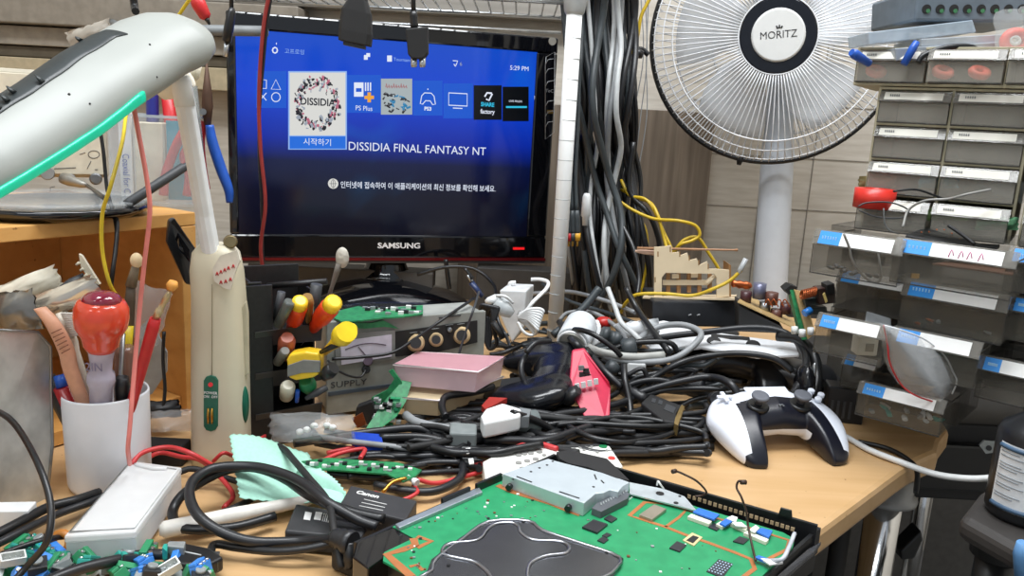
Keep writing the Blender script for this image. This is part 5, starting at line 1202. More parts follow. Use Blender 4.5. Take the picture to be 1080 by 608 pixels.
# ---- upper beige cabinets: th small
def cabinet_grid(name, label, origin, th, cols, rows, cw, rh, depth, pulls, blue, gap=.003, frame_m=BEI, body=None):
    o = thing(name, label, 'drawer cabinet', M=Matrix.Translation(origin) @ Matrix.Rotation(th, 4, 'Z'))
    W_, H_ = cols*cw+gap, rows*rh+gap; b = MB()
    b.box((0, depth-.003, 0), (W_, depth, H_))
    for c in range(cols+1): b.box((c*cw, 0, 0), (c*cw+gap, depth-.003, H_))
    for r in range(rows+1):
        for c in range(cols): b.box((c*cw+gap, 0.0005, r*rh), ((c+1)*cw, depth-.003, r*rh+gap))
    b.build('body', frame_m, o, world=False, bevel=.0005)
    M = WM[o.name]
    for r in range(rows):
        for c in range(cols):
            pull = pulls.get((r, c), .004)
            if pull is None: continue
            drawer(M @ Vector((c*cw+gap+.0005, -pull, r*rh+gap+.0004)), th, cw-gap-.001, rh-gap-.001, depth-.01, o, blue, body)
    return o
UY = .97
u0 = V(913, 205, UY); u1 = V(914, 104, UY)
thU = math.radians(-34)
rhU = .0405; cwU = .0765
oz = V(908, 240, UY).z
up = cabinet_grid('parts_cabinet', 'beige cabinet of small clear drawers with white labels, left upper block', (u0.x-.002, UY, oz), thU, 2, 4, cwU, rhU, .13, {(0, 0): .045, (0, 1): .035, (1, 0): .012, (1, 1): .012, (2, 0): .004, (3, 0): .004, (3, 1): .004}, False, body=SMD2)
u2 = Vector((u0.x-.002+(2*cwU+.010)*math.cos(thU), UY+(2*cwU+.010)*math.sin(thU), oz))
up2 = cabinet_grid('parts_cabinet', 'second beige cabinet of white labelled drawers, cut by the right picture edge', u2, thU, 2, 4, cwU, rhU, .13, {(0, 0): .04, (0, 1): .004}, False, body=SMD2)
# top row of three (pulled) in its own cabinet above
tz = V(900, 97, .955).z
up3 = cabinet_grid('parts_cabinet', 'topmost row of small clear drawers holding orange pieces', (V(901, 80, .985).x, .985, max(tz, oz+4*rhU+.004)), thU, 3, 1, .0765, .040, .13, {(0, 0): .012, (0, 1): .022, (0, 2): .03}, False, body=SMD2)
U3 = WM[up3.name]
for k, (x, col_, n) in enumerate(((.022, '#d9583f', 'orange'), (.092, '#e06a58', 'orange'), (.128, '#e0604a', 'orange'))):
    rp = thing('tape_roll', ('small orange roll inside the first top drawer', 'coral ring inside the second top drawer, left of two', 'coral ring inside the second top drawer, right of two')[k], 'roll', U3 @ Vector((x, .004, .012)))
    c = U3 @ Vector((x, .006, .0165)); MB().tube([c+Vector((.008*math.cos(a), .008*math.sin(a)*.6, .004*math.sin(a))) for a in [PI*i/7 for i in range(14)]], .0045, 8, raw=True, closed=True).build('ring', mat('coral%d' % k, col_, .5), rp)
# ---- lower blue labelled cabinets
lowers = [  # left label px, right label px, Y left, drawer height, depth, pull
 ((862, 247), (921, 260), .90, .046, 'drawer fronts'), ]
def lowcab(pxL, pyL, pxR, pyR, Yl, hh, dd, label, name='parts_drawer'):
    a = V(pxL, pyL, Yl)
    c = Vector((0, 0, H+T)); r = _ray(pxR, pyR); t = (a.z-c.z)/r.z if abs(r.z) > .03 else None
    b = c+r*t
    w = math.hypot(b.x-a.x, b.y-a.y); th = math.atan2(b.y-a.y, b.x-a.x)
    return a, b, w, th
specs = [
 (859, 249, 928, 264, .88, .049, .12, 'smoky drawer with a blue and white label, upper left of the blue labelled stack'),
 (944, 258, 1030, 281, .83, .047, .13, 'smoky drawer with pink handwriting on its label, holding a brown board'),
 (1064, 268, 1125, 282, .80, .045, .13, 'smoky blue labelled drawer cut off by the right edge, upper'),
 (884, 290, 950, 305, .93, .046, .10, 'smoky drawer mostly hidden under the upper left blue labelled drawer'),
 (953, 303, 1036, 326, .84, .050, .13, 'smoky blue labelled drawer in the middle right of the stack, empty'),
 (1066, 320, 1130, 334, .80, .045, .13, 'smoky blue labelled drawer cut off by the right edge, middle'),
 (862, 337, 928, 354, .86, .044, .10, 'smoky drawer with a cream socket inside and a rust mark on its label'),
 (942, 352, 1020, 375, .83, .048, .12, 'smoky blue labelled drawer behind the zip bag'),
 (890, 378, 925, 388, .93, .042, .10, 'dark smoky drawer half hidden left of the zip bag'),
 (906, 408, 982, 436, .845, .038, .11, 'lowest smoky blue labelled drawer with teal bits, at the desk corner'),
 (1034, 382, 1100, 400, .80, .045, .12, 'smoky blue labelled drawer behind the black bottle, right edge'),
]
for i, (xl, yl, xr, yr, Yl, hh, dd, lbl) in enumerate(specs):
    a, b, w, th = lowcab(xl, yl, xr, yr, Yl, hh, dd, lbl)
    w = min(w, .11); th = max(min(th, math.radians(-8)), math.radians(-42))
    p = Vector((a.x, a.y, a.z-hh*.82))
    if p.z < T+.001: p.z = T+.001
    o = thing('parts_cabinet', lbl, 'parts drawer', M=Matrix.Translation(p) @ Matrix.Rotation(th, 4, 'Z'))
    M = WM[o.name]
    # smoky housing sleeve behind the pulled-out drawer
    sb_ = MB(); g = .002; y0, y1 = dd*.45, dd+.03; ww = w
    sb_.box((-g, y0, -.0005), (ww+g, y1, -.0001)); sb_.box((-g, y0, hh*.98), (ww+g, y1, hh*.98+.0016)); sb_.box((-g-.0014, y0, -.0005), (-g, y1, hh)); sb_.box((ww+g, y0, -.0005), (ww+g+.0014, y1, hh))
    sb_.build('housing', SMOKE, o, world=False)
    drawer(M @ Vector((0, 0, 0)), th, ww, hh, dd, o, True)
    specs[i] = (p, th, w, hh, dd, lbl)
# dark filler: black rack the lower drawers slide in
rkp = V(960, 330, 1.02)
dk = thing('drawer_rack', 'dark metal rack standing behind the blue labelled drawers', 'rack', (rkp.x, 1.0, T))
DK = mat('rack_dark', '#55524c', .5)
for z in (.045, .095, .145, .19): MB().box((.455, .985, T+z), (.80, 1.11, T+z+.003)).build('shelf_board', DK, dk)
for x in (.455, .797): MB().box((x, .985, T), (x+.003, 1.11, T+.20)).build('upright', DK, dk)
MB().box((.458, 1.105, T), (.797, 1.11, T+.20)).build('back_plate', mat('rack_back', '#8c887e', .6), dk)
def in_drawer(i, x, y, z): p, th, w, hh, dd, _ = specs[i]; return Matrix.Translation(p) @ Matrix.Rotation(th, 4, 'Z') @ Vector((x*w, y*dd, z))
def bits(i, cols, n, seed, lbl, name, cat, s=.003):
    r = random.Random(seed)
    p, th, w, hh, dd, _ = specs[i]
    for k in range(n):
        c = in_drawer(i, r.uniform(.15, .85), r.uniform(.08, .4), .003); a = r.uniform(0, 3)
        u = Vector((math.cos(a), math.sin(a), r.uniform(0, .5)))*r.uniform(1.5, 3.)*s
        o = MB().rod(c, c+u, [(0, s*.7), (.7, s*.8), (.75, s*.5), (1, s*.45)], 6, flat=.6).build(name, cols[k % len(cols)]); tag(o, lbl, cat, lbl)
bits(0, [CBK, DGR], 9, 1, 'small black connector inside the upper left blue labelled drawer', 'connector', 'connector', .0045)
bits(9, [TEAL, CGY, CWH], 12, 2, 'small teal or grey part inside the lowest blue labelled drawer', 'connector', 'connector', .004)
bits(4, [CGY, COPP], 4, 3, 'tiny metal piece inside the empty looking middle right drawer', 'clip', 'clip', .003)
o = MB().slab([in_drawer(1, .3, .15, .022), in_drawer(1, .95, .2, .022), in_drawer(1, .9, .6, .020), in_drawer(1, .35, .6, .020)], (0, 0, -.0015)).build('circuit_board', mat('brown_board', '#5d4030', .5)); tag(o, 'brown board lying in the drawer with pink handwriting', 'circuit board')
c = in_drawer(1, .2, .05, .006); tag(MB().box((-.004, -.001, 0), (.004, .001, .005)).build('chip', GOLD, world=False, loc=c), 'tiny gold chip in the drawer with pink handwriting', 'chip')
c = in_drawer(6, .62, .25, .003); o = thing('wall_socket', 'cream plastic socket block inside the rust marked drawer', 'socket', c)
MB().box((-.010, -.008, 0), (.012, .010, .022)).build('body', CRM, o, world=False, bevel=.0015); MB().box((-.002, -.0088, .005), (.007, -.0075, .014)).build('port', mat('port_grey', '#8f8672', .5), o, world=False)
c = specs[1]
pk = MB()
for k, x in enumerate((.48, .56, .63, .72)):
    q = [in_drawer(1, x+dx, -.045 if dz > .036 else -.048, dz) for dx, dz in ((0, .034), (.02, .042), (.04, .036))]; pk.tube(q, .0005, 5, k=2)
tag(pk.build('pink_writing', mat('pink_ink', '#c8508c', .5)), 'pink handwriting strokes on a drawer label', 'writing')
# grey bracket, adhesive etc on drawers
gb = MB().slab([V(912, 340, .84), V(914, 328, .86), V(940, 336, .85), V(940, 346, .84)], (0, 0, -.006)).build('metal_box', GRY, bevel=.001); tag(gb, 'small grey metal box sitting on the rust marked drawer', 'box')
# zip bag
zb_ = thing('zip_bag', 'clear zip bag with a red seam draped over the lower drawers', 'bag', V(965, 385, .80))
r = random.Random(9); g = []
out = [((931, 343), (931, 343)), ((935, 362), (950, 348)), ((937, 380), (975, 358)), ((943, 395), (995, 375)), ((952, 408), (1004, 392)), ((965, 417), (1008, 402)), ((985, 424), (1003, 415)), ((990, 424), (994, 423))]
for (l, rr_) in out:
    row = []
    for j in range(9):
        t = j/8; x = l[0]+(rr_[0]-l[0])*t; y = l[1]+(rr_[1]-l[1])*t; row.append(V(x, y, .80-.022*math.sin(PI*t)+r.uniform(-.004, .004)))
    g.append(row)
MB().sheet(g).build('bag_film', BAG, zb_); MB().sheet([[p+Vector((0, .012, 0)) for p in row] for row in g]).build('rear_film', BAG, zb_)
MB().tube([row[0]+Vector((0, -.002, 0)) for row in g[:-1]], .0009, 5).build('red_seam', RED, zb_)
MB().tube([row[-1]+Vector((0, -.002, 0)) for row in g[:-1]], .0009, 5).build('clear_seam', mat('seam_clear', '#e8eaec', .2, alpha=.8), zb_)
# red tape roll + wires on upper drawers
tr3 = thing('tape_roll', 'bright red tape roll sitting in a white labelled drawer, loose wires over it', 'roll', V(921, 218, .925))
c = V(922, 212, .93); R = []
for r_i, z in ((.012, 0), (.0225, 0), (.0225, .022), (.012, .022)):
    R.append([c+Vector((r_i*math.cos(a), r_i*math.sin(a), z-.008)) for a in [2*PI*j/28 for j in range(28)]])
MB().rings(R, closed=True).build('tape', mat('tape_red', '#cf2f24', .35), tr3)
MB().rings([[c+Vector((r_i*math.cos(a), r_i*math.sin(a), z-.008)) for a in [2*PI*j/24 for j in range(24)]] for r_i, z in ((.0105, .001), (.0118, .001), (.0118, .020), (.0105, .020))], closed=True).build('core', mat('core_dark', '#3c2018', .6), tr3)
cable([V(942, 202, .90), V(965, 200, .90), V(985, 206, .90), V(1000, 212, .90)], .0012, BLK, 'thin black wire arched over the red tape roll')
cable([V(905, 218, .895), V(915, 214, .895), V(940, 214, .895), V(958, 222, .895), V(950, 230, .895), V(925, 229, .895), V(906, 222, .895)], .0009, DGR, 'thin dark wire loop hanging before the red tape roll')
cable([V(932, 220, .89), V(933, 235, .89), V(938, 243, .89), V(948, 247, .89)], .0008, GRY, 'hair thin grey wire below the red tape roll')
cable([V(1045, 200, .86), V(1020, 205, .86), V(1000, 210, .87), V(975, 212, .88), V(958, 222, .89), V(952, 240, .88)], .0014, mat('frosted_wire', '#8b8a86', .3), 'grey wire draped across the beige drawers')
# black tray / shell on the blue drawers
bt_ = thing('black_shell', 'black tray like shell full of glints lying between beige and blue labelled drawers', 'shell', V(1000, 262, .86))
MB().plate([V(955, 248, .86), V(975, 240, .90), V(1002, 238, .92), V(1018, 246, .90), V(1030, 256, .88), V(1055, 258, .86), V(1050, 262, .84), V(1000, 256, .84)], (0, -.0, -.004)).build('shell', BLK, bt_, bevel=.001)
gl = MB(); r = random.Random(4)
for k in range(9): p = V(962+k*8, 249-6*math.sin(k*.5)+r.uniform(-2, 4), .868-.0*k); gl.ell(p+Vector((0, -.004, .0)), (.0011, .001, .0008), n=6, k=3)
gl.build('glint_parts', [COPP], bt_)
cable([V(1000, 238, .85), V(1015, 248, .84), V(1028, 258, .83)], .0018, BLK, 'black wire over the black shell')
cable([V(890, 247, .85), V(896, 262, .85), V(898, 272, .85), V(905, 285, .85), V(918, 297, .85), V(928, 296, .85), V(928, 280, .85), V(925, 262, .86)], .0013, mat('twist_grey', '#77746f', .4), 'grey wire with a black end hanging over the upper left blue labelled drawer')
sb2 = crumple(1058, 196, .90, .06, .022, .008, CLEAR, 'clear_wrap', 'clear plastic wrap sticking out over the beige drawers at the right edge', 14, -.3)
for x, y, Y, c, l, sd0 in ((925, 192, .985, '#b8a878', 'tan shiny film scraps inside the fourth row, left small drawer', 41), (990, 192, .945, '#7fb7c4', 'bluish green film scraps inside the fourth row, second small drawer', 42), (1000, 226, .905, '#9fbf7a', 'yellow green film scraps inside the pulled out lowest white labelled drawer', 43), (1052, 236, .875, '#6fae84', 'green film scraps in the white labelled drawer at the right edge', 44)):
    crumple(x, y, Y, .045, .014, .006, mat('film_%d' % sd0, c, .15, .5, var=.5, scale=60.), 'film_scrap', l, sd0, .05, 'film')
# black adapter below
ad = thing('adapter', 'small black mains adapter on the desk left of the lowest drawer', 'adapter', V(890, 440, .95))
p = G(891, 447, 0); MB().box((-.022, -.01, 0), (.022, .02, .045)).build('case', BLK, ad, bevel=.002, world=False)
ad.location = (p.x, p.y+.01, T); ad.rotation_euler = (0, 0, -.2)
fn_ = MB()
for k in range(4): fn_.box((-.017+k*.007, -.0108, .006), (-.014+k*.007, -.0098, .028))
fn_.build('vents', DGR, ad, world=False)
# top of cabinets
tzz = U3.translation.z+.046
def tp_(px, py, Y): return V(px, py, Y)
b1 = thing('perforated_case', 'blue grey box with a row of round holes at the top right corner', 'box', V(1030, 15, .97))
P = [V(965, 22, .96), V(1100, 24, .96), V(1100, -14, .96), V(967, -12, .96)]
MB().plate(P, (0, .12, 0)).build('case', mat('case_bluegrey', '#66727d', .45), b1, bevel=.003)
hl = MB(); gi = MB()
for k in range(8):
    c = V(977.5+k*14.4, 9.5+k*.0, .959); hl.rod(c, c+Vector((0, .004, 0)), [(0, .0051), (1, .0051)], 14); c2 = V(979+k*14.4, 11.5, .9585); gi.rod(c2, c2+Vector((0, .002, 0)), [(0, .0024), (1, .0022)], 8)
hl.build('round_hole', BLKM, b1); gi.build('green_glimpse', mat('green_dull', '#3f7a52', .5), b1)
def wbox(pts, dy, name, m, label, cat='case', bev=.001):
    return tag(MB().plate(pts, (0, dy, 0)).build(name, m, bevel=bev), label, cat)
wbox([V(917, 47, .955), V(916, 34, .955), V(1026, 21, .955), V(1030, 34, .955)], .06, 'clear_case', mat('case_bluish', '#b8c8d6', .2, alpha=.65), 'thin bluish clear case below the blue grey box with holes')
wbox([V(972, 49, .95), V(972, 41, .95), V(1058, 36, .95), V(1058, 46, .95)], .07, 'silver_case', mat('case_silver', '#b4bac0', .35, .3), 'silver flat case lying above the coral rings')
wbox([V(945, 64, .945), V(944, 51, .945), V(1056, 44, .945), V(1056, 60, .945)], .09, 'silver_case', mat('case_silver2', '#a7aeb5', .35, .3), 'longer silver flat case right on top of the first drawers')
stick(V(917, 67, .94), V(898, 55, .93), [(0, .004), (.8, .0055), (1, .004)], BLUE, 'pliers', 'blue tool grip pointing left over the topmost drawers', 'pliers')
stick(V(953, 68, .935), V(967, 44, .935), [(0, .004), (.7, .0045), (1, .0035)], BLUE, 'pliers', 'blue tool grip standing up over the topmost drawers', 'pliers')
ct = thing('utility_knife', 'black curved tool with an orange inset on the topmost drawers', 'tool', V(1000, 58, .93))
MB().tube([V(968, 66, .93), V(975, 58, .93), V(1000, 50, .93), (V(1025, 50, .93)), V(1037, 60, .93)], .0032, 8).build('frame', BLK, ct)
MB().plate([V(991, 62, .935), V(996, 56, .935), V(1010, 53, .935), V(1017, 62, .935)], (0, .004, 0)).build('inset', mat('inset_red', '#d84f30', .4), ct)
rb_ = thing('tape_roll', 'bright orange red roll in a clear bag at the right edge of the top drawers', 'roll', V(1070, 42, .92))
MB().tube([V(1072+12*math.cos(a), 44+9*math.sin(a), .93) for a in [PI*i/10 for i in range(20)]], .0062, 8, raw=True, closed=True).build('tape', mat('tape_orange', '#e8503c', .45), rb_)
MB().tube([V(1070+5*math.cos(a), 43+4*math.sin(a), .926) for a in [PI*i/6 for i in range(12)]], .0022, 6, raw=True, closed=True).build('core', WHT, rb_)
crumple(1074, 36, .915, .05, .055, .004, BAG, 'clear_bag', 'clear bag around the orange red roll at the right edge', 17, .2)
# ================================================================ bottle
bq = V(1075, 545, .66); bz_ = side_z = z0
bo = thing('bottle', 'matte black bottle with a white label standing on the stool', 'bottle', (bq.x+.004, .675, z0))
BX_, BY_ = bq.x+.015, .675
hh_ = V(1070, 400, .675).z-z0; rB = .033
MB().lathe([(.02, .0005), (rB-.002, .001), (rB, .006), (rB, hh_*.60), (rB-.003, hh_*.66), (.016, hh_*.74), (.015, hh_*.76)], (BX_, BY_, z0), 40).build('bottle_body', mat('bottle_black', '#17191d', .35), bo)
MB().lathe([(.0155, hh_*.755), (.0165, hh_*.76), (.0165, hh_*.90), (.012, hh_*.92)], (BX_, BY_, z0), 28).build('neck_collar', BLK, bo)
MB().lathe([(.011, hh_*.80), (.0135, hh_*.82), (.0135, hh_*1.02), (.010, hh_*1.05)], (BX_-.010, BY_-.01, z0+.0), 24).build('cap', WHT2, bo)
g = []
for i in range(8):
    z = hh_*(.09+.47*i/7); row = []
    for j in range(9):
        a = math.radians(-178+j*8); row.append(Vector((BX_+(rB+.0006)*math.cos(a), BY_+(rB+.0006)*math.sin(a), z0+z)))
    g.append(row)
lbq = MB().sheet(g).build('label', mat('bottle_label', '#d6d9dc', .5), bo)
ln_ = MB()
for k, (zf, L_) in enumerate(((.50, .6), (.47, .8), (.42, .7), (.40, .85), (.38, .6), (.33, .8), (.31, .7), (.27, .85), (.25, .5), (.20, .8), (.18, .6))):
    ln_.tube([Vector((BX_+(rB+.001)*math.cos(math.radians(a)), BY_+(rB+.001)*math.sin(math.radians(a)), z0+hh_*zf)) for a in [-174+j*7*L_ for j in range(8)]], .0004, 5, raw=True)
ln_.build('label_lines', mat('label_grey', '#8f979f', .5), lbq)
for zf in (.535, .11): MB().tube([Vector((BX_+(rB+.0008)*math.cos(math.radians(a)), BY_+(rB+.0008)*math.sin(math.radians(a)), z0+hh_*zf)) for a in [-177+j*7.8 for j in range(9)]], .0022, 6, raw=True).build('label_band', mat('band_blue', '#3d5873', .5), lbq)
tag(MB().rod(V(1078, 572, .60), V(1080, 612, .60), [(0, .004), (.3, .007), (1, .007)], 12).build('screwdriver', mat('steel_blue', '#5f8fc0', .4)), 'light blue handled tool peeking in at the bottom right edge', 'tool')
kb = thing('small_bracket', 'small metal eyelet hanging in the dark left of the bottle', 'bracket', V(1040, 474, .85))
MB().plate([V(1033, 470, .85), V(1038, 465, .85), V(1050, 466, .85), V(1052, 477, .85), V(1040, 479, .85)], (0, .002, 0)).build('plate', CGY, kb); MB().rod(V(1043, 473, .848), V(1043, 473, .85), [(0, .003), (1, .003)], 12).build('hole', BLK, kb)
# ================================================================ black tool organizer
oL = G(265, 474, 0); oR = G(341, 462, 0); otx = (oR-oL); otx.z = 0; OW = otx.length; oth = math.atan2(otx.y, otx.x)
og = thing('tool_organizer', 'black open fronted tool organizer with tilted pockets, right of the lamp', 'organizer', oL, oth)
OMx = WM[og.name]; OD = .085; OHh = V(265, 298, oL.y).z-T; OMT = mat('organizer_black', '#1d1d1e', .42, var=.25, scale=220.)
def olb(a, b, nm, m=OMT, par=None, bev=.0008): return MB().box(a, b).build(nm, m, par or og, world=False, bevel=bev)
olb((0, 0, 0), (.0025, OD, OHh), 'side_wall'); olb((OW-.0025, .03, 0), (OW, OD, OHh-.02), 'side_wall'); olb((.0026, OD-.003, 0), (OW-.0026, OD, OHh), 'back_wall'); olb((.0026, 0, 0), (OW-.0026, OD-.0031, .003), 'base')
olb((-.002, -.003, OHh-.002), (.012, .001, OHh+.0), 'front_lip'); olb((-.006, -.004, .0), (.022, .0, OHh-.003), 'front_post')
# pocket trays: tilted front lips with a floor
for z in (.022, .065, .108):
    zt_ = z+.016
    MB().add([(.004, -.001, z), (OW-.003, -.001, z), (OW-.003, -.006, zt_+.004), (.004, -.006, zt_), (.004, .001, z), (OW-.003, .001, z), (OW-.003, -.004, zt_+.004), (.004, -.004, zt_)], [(0,1,2,3),(5,4,7,6),(0,4,5,1),(3,2,6,7),(0,3,7,4),(1,5,6,2)]).build('pocket_front', mat('pocket_grey', '#3c3937', .3), og, world=False)
    olb((.004, .0015, z-.001), (OW-.003, OD-.004, z+.0012), 'shelf')
MB().rod(V(282, 302, oL.y+.07), V(345, 297, oL.y+.07), [(0, .0035), (1, .0035)], 8).build('cross_bar', OMT, og)
def ost(a, b, prof, m, name, label, cat='tool', n=14): return stick(a, b, prof, m, name, label, cat, n=n)
Yo = oL.y
# screwdrivers with orange / yellow handles
def driver(a, b, label, r, m1, m2):
    o = thing('screwdriver', label, 'screwdriver', a)
    a = Vector(a); b = Vector(b)
    MB().rod(a, b, [(.0, r*.6), (.3, r*.75), (.45, r), (.8, r*1.05), (.84, r*.95)], 14).build('handle', m1, o)
    MB().rod(a, b, [(.84, r*.97), (.97, r*.92), (1, r*.6)], 14).build('end_cap', m2, o)
    d = (b-a).normalized(); MB().rod(a-d*.05, a, [(0, .0018), (1, .0022)], 8).build('shaft', STEEL, o)
    s = a.lerp(b, .55)+Vector((0, -r*1.0, r*.2)); e = a.lerp(b, .75)+Vector((0, -r*1.02, r*.2)); MB().rod(s, e, [(0, .0018), (.5, .0028), (1, .0018)], 8).build('inlay', m2, o)
    return o
driver(V(306, 352, Yo+.035), V(317, 317, Yo-.002), 'orange and yellow screwdriver handle in the top pocket, left of the two', .0085, mat('driver_orange', '#d8401c', .3), YPL)
driver(V(329, 348, Yo+.035), V(353, 318, Yo-.004), 'orange and yellow screwdriver handle in the top pocket, right of the two', .0095, mat('driver_orange', '#d8401c'), YPL)
ost(V(293, 344, Yo+.0), V(306, 318, Yo-.006), [(0, .005), (.9, .0058), (1, .005)], mat('steel_grey_handle', '#6b706e', .3, .5), 'nut_driver', 'grey tubular tool with an open end in the top pocket of the organizer')
ost(V(291, 338, Yo+.02), V(297, 308, Yo+.02), [(0, .004), (1, .004)], DGR, 'file', 'thin dark tool at the far left of the top pocket')
ost(V(326, 340, Yo+.03), V(324, 313, Yo+.01), [(0, .004), (.8, .0065), (1, .005)], mat('amber_handle', '#8a6a3a', .2), 'amber_driver', 'small amber handled driver between the two orange ones', 'screwdriver')
ost(V(330, 330, Yo+.05), V(334, 300, Yo+.05), [(0, .006), (1, .006)], DGR, 'black_driver', 'dark grey capped driver behind the two orange ones', 'screwdriver')
pb2 = thing('paint_brush', 'worn brush with a paint crusted white end rising out of the organizer', 'brush', V(345, 310, Yo+.05))
MB().rod(V(343, 325, Yo+.05), V(358, 278, Yo+.05), [(0, .0035), (.5, .0035), (.8, .005), (1, .006)], 10, flat=.6).build('handle', mat('worn_wood', '#6a645c', .6), pb2)
MB().ell(V(361, 272, Yo+.05), (.0070, .005, .011)).build('bristles', mat('crusty', '#b9b4a8', .7, bump=.8, scale=200.), pb2)
yd = driver(V(342, 372, Yo+.015), V(372, 346, Yo-.045), 'bright yellow handle with a round flat end jutting out of the middle pocket', .0062, YPL, YPL)
MB().rod(V(359, 356, Yo-.03), V(366, 350, Yo-.05), [(0, .009), (.3, .0105), (1, .0098)], 20).build('handle_end', mat('knob_yellow', '#e8c820', .35), yd)
ost(V(301, 374, Yo+.02), V(303, 356, Yo-.002), [(0, .0085), (.8, .0085), (.85, .007), (1, .006)], mat('grey_red', '#a8553c', .4), 'red_driver', 'brick red handle with a grey cap in the middle pocket', 'screwdriver')
ost(V(293, 382, Yo+.01), V(301, 370, Yo-.008), [(0, .005), (.9, .005), (1, .004)], mat('grey_capm', '#77756f', .35), 'grey_driver', 'short grey ended tool below the brick red handle', 'tool')
tmz = thing('tape_measure', 'yellow and grey tape measure resting in the middle of the organizer', 'tape measure', V(320, 400, Yo-.004))
P = [V(x, y, Yo-.012) for x, y in ((302, 380), (305, 374), (322, 371), (336, 373), (338, 380), (337, 395), (330, 399), (312, 402), (304, 399))]
MB().plate(P, (0, .018, 0)).build('case', YPL, tmz, bevel=.0025, seg=3)
P = [V(x, y, Yo-.0135) for x, y in ((303, 386), (320, 380), (338, 381), (337.5, 393), (318, 394), (303, 398))]; MB().plate(P, (0, .002, 0)).build('rubber_band', mat('measure_grey', '#7b7b78', .5), tmz, bevel=.0006)
ost(V(302, 418, Yo+.01), V(304, 406, Yo-.010), [(0, .007), (.8, .0075), (1, .005)], mat('bead_cream', '#d8d3c0', .35), 'hand_tool', 'cream round ended handle in the bottom pocket', 'handle')
ost(V(328, 412, Yo+.02), V(322, 402, Yo+.0), [(0, .006), (.6, .009), (1, .006)], GREEN, 'green_driver', 'green handled tool in the bottom pocket of the organizer', 'tool')
ost(V(313, 424, Yo+.0), V(314, 412, Yo-.004), [(0, .0022), (1, .0022)], BLUE, 'blue_bit', 'tiny blue tipped bit in the bottom pocket', 'bit', 8)
ost(V(322, 421, Yo-.002), V(345, 409, Yo+.01), [(0, .002), (.5, .004), (1, .003)], DGR, 'dark_cutter', 'dark flat tool lying across the bottom pocket to the right', 'tool')
ost(V(341, 398, Yo-.01), V(352, 388, Yo-.015), [(0, .005), (.5, .0075), (1, .0065)], BLK, 'hand_tool', 'black knob ended tool right of the tape measure', 'handle')
ost(V(338, 372, Yo-.01), V(362, 360, Yo-.02), [(0, .002), (1, .004)], BLK, 'hand_tool', 'black stem under the bright yellow handle', 'tool', 8)
# bag of cotton in front
cb_ = crumple(330, 452, Yo-.015, .085, .030, .022, BAG, 'clear_bag', 'clear bag of white pellets lying at the foot of the tool organizer', 21, .05)
r = random.Random(8); 
for k in range(5):
    p = V(318+k*8+r.uniform(-3, 3), 452+r.uniform(-5, 4), Yo-.030); o = MB().ell(p, (.004, .003, .003), n=10, k=6).build('pellet', PAPER); tag(o, 'small white pellet showing in the clear bag before the organizer', 'pellet', 'white pellets in the bag')
tag(MB().slab([G(x, y, .024) for x, y in ((370, 455), (402, 458), (404, 466), (372, 464))], (0, 0, -.012)).build('blue_block', mat('vivid_blue', '#1a45b8', .4), bevel=.001), 'vivid blue plastic block behind the long green strip', 'block')
# ================================================================ bench power supply
pL = G(345, 440); pR = G(506, 420)
ptx = (pR-pL); PW = ptx.length+.0; pth = math.atan2(ptx.y, ptx.x)
psu = thing('power_supply', 'grey bench power supply with a pale meter and three tan knobs, behind the pink case', 'power supply', pL, pth)
PM = WM[psu.name]; pn_ = Vector((math.sin(pth), -math.cos(pth), 0))
PH = V(505, 329, pR.y).z-T
def pp(px, py, d=0.): return PL(px, py, pL+pn_*d, pn_)
GB_ = mat('psu_grey', '#9a9c96', .5); 
MB().box((0, .004, .006), (PW, .055, PH)).build('housing', GB_, psu, world=False, bevel=.002)
MB().box((-.002, -.004, .004), (PW+.001, .0035, PH+.002)).build('front_frame', mat('psu_frame', '#8b8e88', .45), psu, world=False, bevel=.001)
def pq(pts, d0, d1, nm, m, par=psu, bev=0): 
    P = [pp(x, y, d0) for x, y in pts]; return MB().plate(P, pn_*(d1-d0)).build(nm, m, par, bevel=bev)
pq([(416, 350), (503, 338), (503, 361), (455, 373), (416, 376)], .004, .0055, 'control_panel', BLKM)
pq([(352, 352), (416, 348), (416, 378), (354, 386)], .004, .0065, 'meter_frame', mat('meter_frame', '#7e7e7a', .5))
mf = pq([(359, 360), (413, 353), (413, 376), (360, 385)], .0065, .0072, 'meter_face', mat('meter_face', '#cfc8d4', .4))
mm = MB()
mm.tube([pp(364+k*5.4, 369-4*math.sin(PI*k/8)-k*.6, .0075) for k in range(9)], .0006, 5, k=2); mm.tube([pp(389, 379, .0076), pp(378, 366, .0076)], .0006, 5, raw=True); mm.rod(pp(388, 381, .0072), pp(388, 381, .009), [(0, .006), (1, .005)], 16)
mm.build('meter_scale', mat('meter_print', '#5a4a58', .5), mf)
TANK = mat('knob_tan', '#bfa67e', .5)
for x, y, rr_ in ((438.5, 362, .0105), (460, 358.5, .0085), (487, 354, .0105)):
    kb_ = MB().rod(pp(x, y, .005), pp(x, y, .016), [(0, rr_), (.35, rr_), (.4, rr_*.86), (1, rr_*.8)], 22).build('knob', TANK, psu); MB().rod(pp(x, y, .016), pp(x, y, .022), [(0, rr_*.62), (1, rr_*.6)], 18).build('knob_cap', BLKM, kb_)
MB().rod(pp(474, 348, .005), pp(474, 348, .010), [(0, .0035), (.5, .0035), (1, .002)], 12).build('switch', STEEL, psu)
pmk = MB()
for x, y in ((436, 351), (447, 350), (459, 347), (474, 343), (486, 342)): pmk.tube([pp(x-4, y+.5, .0058), pp(x+4, y-.5, .0058)], .0005, 5, raw=True)
pmk.build('panel_print', GRY, psu)
def ptext(s, px, py, size, m, **k): return text(s, size, frame3(pp(px, py, .0046), ptx, (0, 0, 1)), m, psu, **k)
